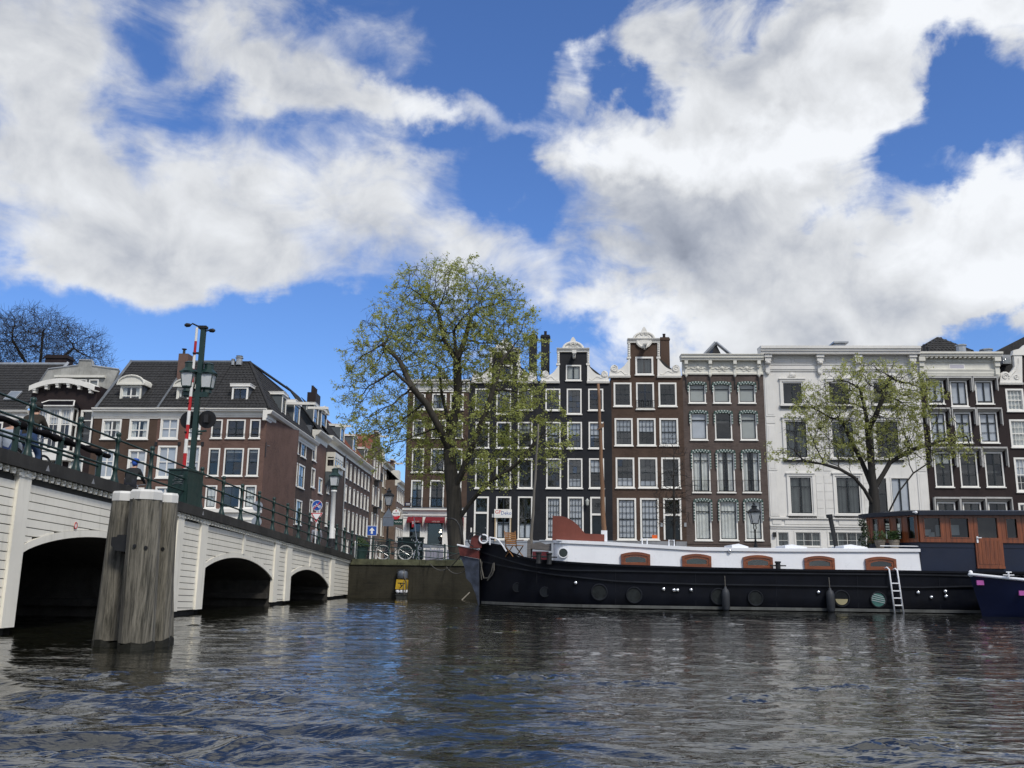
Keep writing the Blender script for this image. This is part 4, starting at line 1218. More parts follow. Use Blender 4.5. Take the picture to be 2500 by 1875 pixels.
def black_house_right():
	h = House('canal_house', 'black painted canal house with a dated white neck gable', ROW, BND['c23'], BND['c3d'], M_BLACKBR)
	cols = [(1331.5, 1368), (1383.5, 1420), (1436, 1473)]
	curs = [[None, None, None], [('film', .6), ('film', .55), ('film', .6)], [('blind', .3), ('filmlow', .3), ('film', .45)]]
	for r, (T, B) in enumerate(((949, 1002), (1030, 1095), (1119, 1192))):
		for c, (L, R) in enumerate(cols):
			h.win(L + r * 1.0, T, R + r * 1.0, B + (9 if r == 0 and c == 1 else 0), 3, 4 if r else 4, fw=.1, cur=curs[r][c], glass=PANE2 if c % 2 else PANE)
	for L, R in ((1333.5, 1370), (1386, 1425)):
		h.win(L, 1213, R, 1317, 4, 6, fw=.11, cur=('film', .95))
	h.door(1441, 1213, 1478, 1317, 1256)
	zt = h.Z(1405, 931); zp = h.Z(1405, 1319)
	h.wallpart(h.x0, h.x1, zp, zt, list(h.ops))
	mb = MB(); mb.box(h.x0, h.x1, -.05, .2, h.zb, zp - .003); mb.box(h.x0, h.x1, -.09, .2, zp - .1, zp - .001); h.part(mb, 'plinth', MATS['blue_grey_plinth'])
	h.shell(zt)
	ped = neck_gable(h, 1365.5, 1433.5, 858.5, 851, (1375, 1423, 837), 824.6, 888, 931, None, None, 1320, 1487,
			((1381.5, 891, 1419, 929), dict(cols=2, rows=1, fw=.1, cur=('blind', 1.0))))
	# oval with the date
	c = h.P(1398.7, 852.5)
	mb = MB(); mb.tube([(c[0] + .52 * math.cos(t), -.14, c[1] - .12 + .34 * math.sin(t)) for t in np.linspace(0, math.pi, 15)], .03, 5); h.part(mb, 'date_frame', M_WHITE, ped)
	text_mesh('date', '1734', .26, M_SASH, ped, (c[0] - h.org[0], -.128, c[1] - h.org[2] + .0), extrude=.004, sx=1.25, shear=.15)
	h.pitched_roof(zt, h.Z(1400, 864))
	# wall lantern by the door
	x, z = h.P(1433.5, 1228)
	mb = MB(); mb.lathe((x, -.3, z), [(.05, -.2), (.09, -.17), (.13, .12), (.15, .14), (.06, .24), (.02, .3)], 6); mb.tube([(x, 0, z - .25), (x, -.3, z - .22)], .02, 5)
	h.part(mb, 'wall_lantern', pm('lantern_glass', (.42, .44, .42), .3, .1))
	return h

def brown_gable_house():
	h = House('canal_house', 'brown brick canal house with white neck gable and large scrolls', ROW, BND['c3d'], BND['de'], M_BROWNBR)
	rows = [(934, 992, (1498, 1542), (1553, 1597), (1607.5, 1652)), (1021, 1088, (1500.5, 1545), (1555.5, 1601), (1610, 1656)), (1117, 1191, (1503, 1549), (1558.5, 1605), (1614.5, 1661))]
	curs = [[None, None, None], [('film', .45), ('film', .5), ('film', .98)], [('filmlow', .3), ('filmlow', .2), None]]
	for r, (T, B, *cc) in enumerate(rows):
		for c, (L, R) in enumerate(cc):
			if r == 0 and c == 1:
				w = h.win(L, T, R, 999, 2, 3, fw=.11, sash=pm('blue_black_paint', (.02, .03, .045), .4))
				x0, x1, z0, z1 = h.ops[-1]; mb = MB()
				for z in (z0 + .1, z0 + .62): mb.tube([(x0, -.12, z), (x1, -.12, z)], .02, 5)
				for k in range(11): mb.tube([(x0 + (x1 - x0) * k / 10, -.12, z0 + .1), (x0 + (x1 - x0) * k / 10, -.12, z0 + .62)], .014, 4)
				h.part(mb, 'balcony_rail', M_IRON, w)
			else:
				h.win(L, T, R, B, 3 if r == 0 or r == 2 else 4, 4, fw=.12, cur=curs[r][c], glass=PANE2 if (c + r) % 2 else PANE)
	for L, R in ((1506.5, 1553.5), (1563, 1609)):
		w = h.win(L, 1216, R, 1318, 4, 6, fw=.12, cur=('film', .97))
	x, z = h.P(1599, 1311); mb = MB(); mb.box(x - .2, x + .18, .02, .03, z - .12, z + .14); h.part(mb, 'orange_notice', pm('orange_card', (.75, .13, .02), .5, .05), w)
	h.door(1619.6, 1216, 1664, 1318, 1257)
	zt = h.Z(1580, 918); zp = h.zb
	h.wallpart(h.x0, h.x1, zp, zt, list(h.ops))
	mb = MB(); z = h.Z(1580, 1321); mb.box(h.x0, h.x1, -.06, .2, h.zb, z); h.part(mb, 'plinth', M_STONE)
	h.shell(zt)
	neck_gable(h, 1538, 1605, 836, 827.5, (1546.5, 1597, 813), 800, 872, 917.5, None, None, 1487.5, 1662,
			((1551, 871, 1595, 915), dict(cols=1, rows=1, fw=.13, glass=PANE2, cur='darkdrape')), scroll_r=9.5)
	# shell-shaped cartouche under the arch
	c = h.P(1571.5, 832); mb = MB(); mb.lathe((c[0], -.1, c[1]), [(.62, 0), (.6, -.06), (.5, -.1), (.42, -.08), (.1, -.1)], 14, 'y'); h.part(mb, 'cartouche', M_WHITE)
	h.pitched_roof(zt, h.Z(1575, 842))
	h.chimney(1612, 823, 1634, 896, .9, .9)
	for (px, py) in ((1615, 1281), (1673, 1281)):
		x, z = h.P(px, py); mb = MB(); mb.box(x - .08, x + .08, -.04, 0, z - .14, z + .14); h.part(mb, 'letter_plate', M_ZINC)
	return h

def awning_house():
	h = House('canal_house', 'grey brown brick house with green checked awning edging round its windows', ROW, BND['de'], BND['ef'], M_GREYBR)
	rows = [(935, 984, (1681, 1723), (1740.7, 1783), (1802, 1844)), (1005, 1074, (1685, 1727), (1745, 1787), (1807, 1848)), (1100.6, 1202, (1689.5, 1734), (1750, 1794), (1812, 1855.5)), (1220, 1319, (1696, 1737), (1756, 1801), (1817.7, 1861.5))]
	curs = [[('blind', .98), ('blind', .98), ('blind', .98)], [('film', .97), None, ('blind', .97)], [('net', .97), ('drape', 1.1), ('drape', 1.0)], ['net', 'net', 'net']]
	Mg = pm('awning_green', (.012, .055, .045), .6, .1); Mw = pm('awning_white', (.40, .45, .43), .6, .05)
	for r, (T, B, *cc) in enumerate(rows):
		for c, (L, R) in enumerate(cc):
			w = h.win(L, T, R, B, 2 if r == 2 else 1, 2, ys=[.72] if r != 2 else [.78], fw=.09, cur=curs[r][c], sillm=M_WHITE2)
			x0, x1, z0, z1 = h.ops[-1]
			mb = MB(); n = 13; dx = (x1 - x0 + .1) / n; drop = (z1 - z0) * (.42 if r < 3 else .5)
			for i in range(n):
				xa = x0 - .05 + i * dx; arc = .09 * (1 - ((i + .5) / n * 2 - 1) ** 2)
				for j in range(2):
					mb.cur = (i + j) % 2
					mb.box(xa, xa + dx, -.14 + .03 * j, -.11 + .03 * j, z1 - .10 * (j + 1) + arc, z1 - .10 * j + arc + .004)
			m = int(drop / .10)
			for s, xa in ((0, x0 - .07), (1, x1 - .03)):
				for i in range(m):
					mb.cur = i % 2; mb.box(xa, xa + .1, -.13, -.09, z1 - .10 * (i + 2), z1 - .10 * (i + 1))
			mb.cur = 0
			h.part(mb, 'checked_awning', [Mg, Mw], w)
			if r == 2:
				mb = MB()
				for z in (z0 + .06, z0 + .85): mb.tube([(x0, -.1, z), (x1, -.1, z)], .016, 5)
				for k in range(9): mb.tube([(x0 + (x1 - x0) * k / 8, -.1, z0 + .06), (x0 + (x1 - x0) * k / 8, -.1, z0 + .85)], .008, 4)
				h.part(mb, 'balcony_rail', M_IRON, w)
	zt = h.Z(1765, 915)
	h.wallpart(h.x0, h.x1, h.zb, zt, list(h.ops))
	mb = MB(); z = h.Z(1775, 1325); mb.box(h.x0, h.x1, -.08, .2, h.zb, z); mb.box(h.x0, h.x1, -.12, .2, z - .12, z - .003); h.part(mb, 'plinth', M_GREYBR)
	h.shell(zt)
	# white frieze with carvings between brackets, box cornice on top
	zf0, zf1, zc1 = h.Z(1765, 915), h.Z(1765, 882), h.Z(1765, 868)
	mb = MB(); profile_x(mb, h.x0, h.x1 - .01, [(.2, zf0), (-.1, zf0), (-.12, zf0 + .1), (-.06, zf0 + .16), (-.06, zf1), (.2, zf1)]); h.part(mb, 'frieze', M_CREAM)
	mb = MB(); profile_x(mb, h.x0 - .12, h.x1 - .012, [(.2, zf1), (-.42, zf1), (-.44, zf1 + .12), (-.52, zf1 + .16), (-.52, zc1 - .1), (-.6, zc1 - .06), (-.6, zc1), (.6, zc1 + .06)]); h.part(mb, 'cornice', M_CREAM)
	for px in (1674, 1732.5, 1792.5, 1851):
		x = h.X(px, 900); mb = MB()
		mb.box(x - .12, x + .12, -.4, -.05, zf1 - .28, zf1 - .004); mb.box(x - .09, x + .09, -.26, -.05, zf1 - .5, zf1 - .28); mb.box(x - .08, x + .08, -.14, -.05, zf0 - .02, zf1 - .5)
		mb.lathe((x, -.16, zf0 - .24), [(.01, 0), (.06, .06), (.1, .14), (.11, .22)], 8); h.part(mb, 'bracket', M_CREAM)
		mb = MB(); zz = h.Z(px, 950); mb.box(x - .035, x + .035, -.06, -.01, zz, zf0 - .3); h.part(mb, 'wall_anchor', M_IRON)
	for px in (1703, 1762.5, 1822):
		x, z = h.P(px, 899); mb = MB()
		mb.lathe((x, -.06, z), [(.14, 0), (.13, -.06), (.05, -.1)], 10, 'y')
		for s in (-1, 1):
			spiral(mb, (x + s * .26, z), .13, -.08, 1.2, s, .04, math.pi / 2)
			mb.tube([(x + s * .3, -.07, z - .08), (x + s * .5, -.08, z + .02), (x + s * .62, -.07, z - .07), (x + s * .82, -.065, z - .06)], [.06, .05, .045, .015], 6)
			mb.tube([(x + s * .08, -.07, z + .1), (x + s * .06, -.07, z + .25), (x, -.07, z + .36)], [.04, .03, .015], 5)
			mb.tube([(x + s * .05, -.07, z - .14), (x + s * .2, -.07, z - .24), (x + s * .3, -.07, z - .2)], [.04, .04, .02], 5)
		h.part(mb, 'carved_ornament', M_CREAM)
	# pointed roof end
	xa, za = ROW.at(1716, 870, 1.6); xb, _ = ROW.at(1789, 870, 1.6); xm, zp = ROW.at(1747.5, 836, 1.6)
	mb = MB(); mb.prism([(xa, zt), (xb, zt), (xm, zp)], 1.7, 9); rf = h.part(mb, 'roof', M_ROOF)
	mb = MB()
	for (a, b) in (((xa, za), (xm, zp)), ((xb, za), (xm, zp))):
		mb.tube([(a[0], 1.6, a[1]), (b[0], 1.6, b[1])], .13, 4)
	h.part(mb, 'verge_board', M_ZINC, rf)
	return h

def white_house():
	h = House('white_house', 'broad white stuccoed house with corbelled cornice behind the smaller tree', ROW, BND['ef'], BND['fg'], M_STUCCO)
	spec = [(935, 986, (1912, 1958), (2024, 2072), (2133, 2181)), (1029, 1117, (1919, 1970), (2032, 2084), (2140, 2194)), (1165.5, 1254, (1930, 1981.5), (2043, 2099))]
	for r, (T, B, *cc) in enumerate(spec):
		for c, (L, R) in enumerate(cc):
			w = h.win(L - 3, T - 3, R + 3, B + 2, 2, 2 if r else 1, ys=[.74] if r else None, fw=.1, cur=[None, 'darkdrape', 'darkdrape'][r] if c < 2 else None, sill=False, frame=M_STUCCO)
			x0, x1, z0, z1 = h.ops[-1]
			mb = MB(); e = .14
			mb.box(x0 - e, x0 + .004, -.09, .02, z0, z1 + e); mb.box(x1 - .004, x1 + e, -.09, .02, z0, z1 + e); mb.box(x0 - e, x1 + e, -.1, .02, z1 + .003, z1 + e + .02); mb.box(x0 - e - .06, x1 + e + .06, -.16, .02, z1 + e + .022, z1 + e + .1)
			h.part(mb, 'architrave', M_STUCCO, w)
			mb = MB(); mb.box(x0 - .2, x1 + .2, -.2, .02, z0 - .12, z0 - .002); h.part(mb, 'sill', M_STUCCO, w)
			mb = MB(); mb.box(x0 - .16, x1 + .16, -.14, .02, z0 - .27, z0 - .123); h.part(mb, 'sill_bracket', M_IRON, w)
			if r == 0:
				x, z = (x0 + x1) / 2, z1 + .5; mb = MB(); mb.lathe((x, -.02, z), [(.2, 0), (.18, -.08), (.06, -.12)], 10, 'y')
				for s in (-1, 1): spiral(mb, (x + s * .16, z - .08), .12, -.08, 1.1, s, .035, 0)
				h.part(mb, 'keystone_carving', M_STUCCO, w)
	# entrance bay on the right: door and tall pane
	h.win(2144, 1165, 2170, 1300, 1, 2, ys=[.7], fw=.08, sill=False, frame=M_STUCCO)
	h.win(2176, 1165, 2223, 1262, 2, 1, fw=.08, sill=False, frame=M_STUCCO, cur=('film', 1.0))
	# basement windows
	for (L, R, n) in ((1896, 1929, 1), (1939, 2007, 3), (2020, 2118, 4)):
		h.win(L, 1296, R, 1337, n, 2, ys=[.42], fw=.1, sash=M_WHITE2, sill=False, frame=M_STUCCO, thick_mid=False, cur='darkdrape')
	zt = h.Z(2060, 907)
	h.wallpart(h.x0, h.x1, h.zb, zt, list(h.ops))
	h.shell(zt)
	# stucco joints are real grooves: thin raised blocks between the windows
	gx = [(1893, 1908), (1966, 1998), (2005, 2020), (2082, 2128)]
	# wall blocks
	def blocks(xa, xb, z0, z1, n):
		for k in range(n):
			za = z0 + (z1 - z0) * k / n; zb = z0 + (z1 - z0) * (k + 1) / n
			mb = MB(); mb.box(xa, xb, -.028, 0.01, za + .012, zb - .012); h.part(mb, 'stucco_block', M_STUCCO)
	for (La, Ra, T, B, n) in ((1976, 1995, 925, 1020, 4), (2000, 2016, 925, 1020, 4), (1984, 2003, 1030, 1150, 5), (2007, 2026, 1030, 1150, 5), (1994, 2010, 1160, 1262, 5), (2014, 2034, 1160, 1262, 5), (2090, 2128, 925, 1020, 4), (2098, 2132, 1030, 1150, 5), (2110, 2136, 1160, 1262, 5)):
		ym = (T + B) / 2
		blocks(h.X(La, ym), h.X(Ra, ym), h.Z((La + Ra) / 2, B), h.Z((La + Ra) / 2, T), n)
	# panelled corner pilasters
	for xa, xb in ((h.x0 + .06, h.x0 + .72), (h.x1 - .72, h.x1 - .06)):
		zs = [h.Z(2060, 1262), h.Z(2060, 1150), h.Z(2060, 1035), h.Z(2060, 1018), h.Z(2060, 915)]
		for z0, z1 in zip(zs[:-1], zs[1:]):
			mb = MB(); mb.box(xa, xb, -.05, .01, z0 + .03, z1 - .03); p = h.part(mb, 'corner_panel', M_STUCCO)
			if z1 - z0 > .8:
				mb = MB(); mb.box(xa + .12, xb - .12, -.065, -.049, z0 + .16, z1 - .16); h.part(mb, 'inner_panel', M_STUCCO, p)
	# string courses
	for (T, B, pr) in ((1268, 1264, .14), (1287, 1284, .1), (1296 - 4, 1290, .06)):
		mb = MB(); z1, z0 = h.Z(2060, min(T, B)), h.Z(2060, max(T, B)); mb.box(h.x0 + .01, h.x1 - .01, -pr, .02, z0, z1); h.part(mb, 'string_course', M_STUCCO)
	for (L, R) in ((1886, 1908), (1916, 2040), (2048, 2170)):
		mb = MB(); x0, x1, z1, z0 = h.X(L, 1276), h.X(R, 1276), h.Z(2060, 1271), h.Z(2060, 1281); mb.box(x0, x1, -.05, .01, z0, z1); h.part(mb, 'fascia_panel', M_STUCCO)
	# entablature
	za, zf0, zf1, zc = h.Z(2060, 907), h.Z(2060, 894), h.Z(2060, 868), h.Z(2060, 850)
	mb = MB(); profile_x(mb, h.x0, h.x1 - .02, [(.2, za), (-.06, za), (-.08, za + .12), (-.12, za + .14), (-.12, zf0), (-.16, zf0 + .05), (-.05, zf0 + .08), (-.05, zf1), (.2, zf1)]); h.part(mb, 'frieze', M_STUCCO)
	mb = MB(); profile_x(mb, h.x0 - .25, h.x1 - .022, [(.3, zf1), (-.6, zf1), (-.62, zf1 + .16), (-.7, zf1 + .2), (-.7, zf1 + .32), (-.78, zf1 + .36), (-.78, zc), (.5, zc + .08)]); h.part(mb, 'cornice', M_STUCCO)
	cp = [1872.5, 1999.5, 2091.5, 2225]
	for px in cp:
		x = h.X(px, 890); mb = MB(); zt2 = zf1 - .004; zb2 = h.Z(px, 914)
		mb.box(x - .27, x + .27, -.5, -.05, zt2 - .22, zt2); mb.box(x - .22, x + .22, -.42, -.05, zt2 - .5, zt2 - .22)
		mb.lathe((x, -.3, zt2 - .62), [(.01, -.12), (.2, -.06), (.22, 0), (.2, .08), (.1, .12)], 10)
		mb.box(x - .16, x + .16, -.24, -.05, zb2 + .1, zt2 - .7); mb.lathe((x, -.14, zb2), [(.01, -.1), (.12, 0), (.14, .1)], 8)
		h.part(mb, 'corbel', M_STUCCO)
	for a, b in zip(cp[:-1], cp[1:]):
		n = 2
		for k in range(n):
			L = a + 12 + (b - a - 24) * k / n + 3; R = a + 12 + (b - a - 24) * (k + 1) / n - 3
			x0, x1, z0, z1 = h.X(L, 885), h.X(R, 885), zf0 + .25, zf1 - .2
			mb = MB(); r = (z1 - z0) / 2; pts = [(x0 + r - r * math.cos(t) if False else x0 + r + r * math.cos(t), -.06, (z0 + z1) / 2 + r * math.sin(t)) for t in np.linspace(math.pi / 2, 3 * math.pi / 2, 9)] + [(x1 - r + r * math.cos(t), -.06, (z0 + z1) / 2 + r * math.sin(t)) for t in np.linspace(-math.pi / 2, math.pi / 2, 9)]
			mb.tube(pts + [pts[0]], .035, 5); h.part(mb, 'frieze_panel', M_STUCCO)
	# roof block, wall lamp, drain pipe
	xa, zA = ROW.at(2038, 834, 2); xb, _ = ROW.at(2062, 834, 2)
	mb = MB(); mb.box(xa, xb, 2, 3.2, zc - .3, zA - .12); mb.box(xa - .12, xb + .25, 1.85, 3.3, zA - .12, zA); mb.prism([(xa - .6, zc), (xa, zc), (xa, zA - .2)], 2.2, 3); h.part(mb, 'roof_vent', M_ZINC)
	x, z = h.P(1890.5, 1305); mb = MB(); mb.box(x - .1, x + .1, -.16, 0, z - .16, z + .16); h.part(mb, 'wall_lamp', M_IRON)
	return h

def hooded_house():
	h = House('canal_house', 'dark brown house with boxy white window hoods and dentilled cornice', ROW, BND['fg'], BND['gh'], M_DKBR)
	rows = [(930, 986, (2263.5, 2304), (2320, 2362), (2381, 2424), 922), (1007, 1081, (2270, 2310), (2331, 2372), (2391, 2436), 997.5), (1104, 1189, (2281, 2325), (2343, 2386.5), (2405, 2450), 1093), (1226, 1320, (2290, 2335), (2353, 2398), (2415, 2462), 1215)]
	Mh = pm('hood_grey_white', (.42, .42, .41), .6, .12, 1.2, streak=.4, dirt=(.12, .12, .12))
	for r, (T, B, *rest) in enumerate(rows):
		hood = rest[-1]
		for c, (L, R) in enumerate(rest[:-1]):
			b2 = B + (6 if r == 0 and c == 1 else 0)
			w = h.win(L, T, R, b2, 2, [1, 3, 3, 1][r], fw=.09, cur=[('film', .9), ('film', .95), None if c else ('blind', .3), None][r] if not (r == 2 and c == 2) else None)
			x0, x1, z0, z1 = h.ops[-1]; zh = h.Z((L + R) / 2, hood)
			mb = MB(); e = .24; pr = .34; dr = (zh - z0) * .46
			# top and two side boards of the box hood, open below
			mb.box(x0 - e, x1 + e, -pr, .01, zh - .06, zh); mb.box(x0 - e, x1 + e, -pr - .03, -pr, zh - .1, zh + .02)
			for xa, xb in ((x0 - e, x0 - e + .035), (x1 + e - .035, x1 + e)):
				mb.prism([(xa, zh - dr), (xb, zh - dr), (xb, zh - .061), (xa, zh - .061)], -pr, -.0)
				mb.box(xa - .02, xb + .02, -pr - .03, -pr + .001, zh - dr - .06, zh - .1)
				mb.lathe(((xa + xb) / 2, -pr, zh - dr - .12), [(.01, -.05), (.05, 0), (.03, .06)], 6)
			mb.quad((x0 - .02, -.03, z1 + .02), (x1 + .02, -.03, z1 + .02), (x1 + e - .04, -pr + .02, zh - .14), (x0 - e + .04, -pr + .02, zh - .14))
			h.part(mb, 'window_hood', Mh, w)
	zt = h.Z(2345, 918)
	h.wallpart(h.x0, h.x1, h.zb, zt, list(h.ops)); h.shell(zt)
	za, z1, z2, zc = h.Z(2345, 918), h.Z(2345, 903), h.Z(2345, 873), h.Z(2345, 862.5)
	mb = MB(); profile_x(mb, h.x0 + .02, h.x1 - .02, [(.2, za), (-.05, za), (-.07, za + .14), (-.1, za + .16), (-.1, za + .3), (-.15, z1), (-.03, z1 + .06), (-.03, z2), (.2, z2)]); h.part(mb, 'frieze', M_CREAM)
	mb = MB(); profile_x(mb, h.x0 - .03, h.x1 + .12, [(.2, z2), (-.45, z2), (-.47, z2 + .14), (-.56, z2 + .18), (-.56, zc), (.5, zc + .05)]); h.part(mb, 'cornice', M_CREAM)
	n = 15
	for k in range(n):
		x = h.x0 + .5 + (h.x1 - h.x0 - 1.0) * k / (n - 1); mb = MB(); mb.box(x - .09, x + .09, -.4, -.03, z2 - .1, z2 - .003); h.part(mb, 'modillion', M_CREAM)
	mb = MB(); n = 52; zd = h.Z(2345, 883.5)
	for k in range(n):
		x = h.x0 + .5 + (h.x1 - h.x0 - 1.0) * k / (n - 1); mb.box(x - .028, x + .028, -.12, -.029, zd - .07, zd + .07)
	o = h.part(mb, 'dentil_row', M_CREAM, None, 'stuff')
	for px in (2247, 2431):
		x = h.X(px, 890); mb = MB(); mb.box(x - .22, x + .22, -.42, -.02, z2 - .34, z2 - .004); mb.box(x - .17, x + .17, -.3, -.02, z2 - .7, z2 - .34); mb.box(x - .15, x + .15, -.2, -.02, za + .1, z2 - .7)
		mb.lathe((x, -.14, za - .12), [(.01, -.16), (.1, -.02), (.14, .1), (.16, .22)], 8); h.part(mb, 'bracket', M_CREAM)
	xa, zA = h.P(2316, 889.5); xb, zB = h.P(2355, 901.5); mb = MB(); mb.box(xa, xb, -.06, -.02, zB, zA); h.part(mb, 'panel', M_WHITE2)
	mb = MB(); mb.box(xa + .06, xb - .06, -.066, -.059, zB + .05, zA - .05); h.part(mb, 'panel_face', pm('lilac_grey', (.45, .44, .5), .6, .05))
	# hipped pantile roof seen above the cornice
	yv = 3.4
	xl, zl = ROW.at(2222, 866, yv); xr, _ = ROW.at(2364, 866, yv); xp, zp = ROW.at(2297, 822, yv)
	mb = MB(); nz = Vector((0, -1, .85)); rows_ = 7; sl = Vector((0, .62, .78));
	Hh = zp - zl; L = Hh / sl.normalized().z
	tiles(mb, (0, yv - .9, zl), (1, 0, 0), sl, Vector((0, -.78, .62)), rows_, lambda t: xl + (xp - xl) * t, lambda t: xr + (xp - xr) * t, .27, L / rows_)
	h.part(mb, 'roof_tiles', M_ROOF, None, 'stuff')
	mb = MB(); mb.add([(xl, yv - .88, zl - .05), (xr, yv - .88, zl - .05), (xp, yv - .88 + Hh * .8, zp - .05), (xl, 9, zl - .05), (xr, 9, zl - .05), (xp, 9, zp - .05)], [(0, 1, 2), (1, 4, 5, 2), (0, 2, 5, 3), (3, 5, 4)])
	h.part(mb, 'roof', M_ROOF)
	mb = MB(); mb.tube([(xp, yv - .2, zl + .3), (xp, yv + .6, zp + .02)], .1, 6); mb.tube([(xl, yv - .85, zl + .06), (xp, yv + .6, zp + .06)], .09, 6); mb.tube([(xr, yv - .85, zl + .06), (xp, yv + .6, zp + .06)], .09, 6); h.part(mb, 'ridge_tiles', M_ROOF)
	for (px, py, w_, hh) in ((2258, 862, .1, .55), (2266, 862, .08, .35), (2347, 862, .35, .5), (2408, 862, .4, .16)):
		x, z = ROW.at(px, py, 1.0); mb = MB(); mb.lathe((x, 1.0, z - .2), [(w_, 0), (w_, hh + .2), (w_ * 1.2, hh + .22), (w_ * 1.2, hh + .3)], 8); h.part(mb, 'roof_pipe', M_ZINC if w_ > .2 else M_IRON)
	return h

def corner_right_house():
	x1 = BND['gh'] + 6.0
	h = House('canal_house', 'dark purple brown gabled house with white sash windows, rightmost of the row', ROW, BND['gh'], x1, M_DKBR)
	for (L, T, R, B, cu) in ((2456, 949, 2500, 1004, 'net'), (2466, 1024, 2511, 1092, 'net'), (2478, 1117, 2524, 1201, ('film', .55)), (2490, 1228, 2536, 1330, None)):
		h.win(L, T, R, B, 4, 4, fw=.12, sash=M_WHITE2, cur=cu, sillm=M_WHITE2)
	for (L, T, R, B) in ((2518, 949, 2562, 1004), (2530, 1024, 2575, 1092), (2545, 1117, 2590, 1201)):
		h.win(L, T, R, B, 4, 4, fw=.12, sash=M_WHITE2, cur='net')
	zt = h.Z(2470, 935)
	h.wallpart(h.x0, h.x1, h.zb, zt, list(h.ops)); h.shell(zt)
	# neck of its gable with the left claw piece
	xn, xm = h.X(2490, 880), h.X(2560, 880); zn = h.Z(2500, 858)
	h.wallpart(xn, xm, zt - .01, zn, [], 'gable_neck')
	mb = MB(); mb.box(xn, xm, .2, .4, zt, zn - .01); h.part(mb, 'gable_back', h.wall_m)
	mb = MB(); q = h.poly([(2440, 935), (2495, 935), (2494, 868), (2474, 868), (2476, 895), (2470, 905), (2463, 912), (2456, 908), (2448, 908), (2442, 913)]); mb.prism(q, -.08, .2); cl = h.part(mb, 'claw_piece', M_WHITE)
	mb = MB(); spiral(mb, h.P(2453, 919), .26, -.1, 1.7, 1, .05, 0); spiral(mb, h.P(2480, 920), .2, -.1, 1.4, -1, .045, 0); mb.tube([(p[0], -.09, p[1]) for p in h.poly([(2462, 925), (2468, 915), (2478, 905), (2485, 890), (2485, 875)])], .05, 5); h.part(mb, 'carving', M_WHITE, cl)
	mb = MB(); x0, z0 = h.P(2438, 935); x1_, _ = h.P(2496, 935); profile_x(mb, x0, x1_, [(.2, z0 - .14), (-.14, z0 - .14), (-.18, z0), (.2, z0)]); h.part(mb, 'ledge', M_WHITE, cl)
	mb = MB(); q = h.poly([(2470, 868), (2560, 868), (2560, 835), (2500, 842), (2489, 852), (2472, 856)]); mb.prism(q, -.14, .25); h.part(mb, 'pediment', M_WHITE)
	# steep dark roof rising to the right, with a small skylight dormer
	xa, za = ROW.at(2424, 862, 2.2); xb, zb = ROW.at(2520, 812, 2.2)
	mb = MB(); sl = (zb - za) / (xb - xa); xr = h.x1;
	mb.prism([(h.x0 - .2, zt), (xr, zt), (xr, zt + 3), (xb + .8, zb + .4), (xa, za)], 2.2, 9); h.part(mb, 'roof', M_ROOF)
	x0, z1 = ROW.at(2447, 866, 1.4); x1_, z0 = ROW.at(2470, 888, 1.4)
	mb = MB(); mb.box(x0, x1_, 1.4, 2.4, z0, z1); d = h.part(mb, 'skylight', M_ZINC)
	share('pane', PANE, d, ((x0 + x1_) / 2 - h.org[0], 1.39, (z0 + z1) / 2 - h.org[2]), (-.3, 0, 0), (x1_ - x0 - .16, 1, z1 - z0 - .14))
	return h

cafe_house(); black_house_left(); black_house_right(); brown_gable_house(); awning_house(); white_house(); hooded_house(); corner_right_house()

# ------------------------------------------------------------------ left row, beyond the bridge
XC = ROW.at(646, 1100)[0]                       # the street corner
SF = Frame(*ROW.w(XC, 0, 0).xy, math.radians(90.26))   # facades along the side street, x runs away
RIDGE_D = 4.6

def roof_slope(h, xl, xr, z_eave, z_ridge, y0=-.25, y1=RIDGE_D, mat=None, xl2=None, xr2=None, name='roof_tiles', tile=.27):
	xl2 = xl if xl2 is None else xl2; xr2 = xr if xr2 is None else xr2
	d = Vector((0, y1 - y0, z_ridge - z_eave)); L = d.length; rows = max(3, int(L / .36))
	mb = MB(); n = Vector((0, -d.z, d.y)).normalized()
	tiles(mb, (0, y0, z_eave), (1, 0, 0), d, n, rows, lambda t: xl + (xl2 - xl) * t, lambda t: xr + (xr2 - xr) * t, tile, L / rows)
	o = h.part(mb, name, mat or M_ROOF, None, 'stuff')
	mb = MB(); mb.add([(xl, y0 + .03, z_eave - .02), (xr, y0 + .03, z_eave - .02), (xr2, y1, z_ridge - .02), (xl2, y1, z_ridge - .02)], [(0, 1, 2, 3)])
	h.part(mb, 'roof_deck', mat or M_ROOF)
	return o

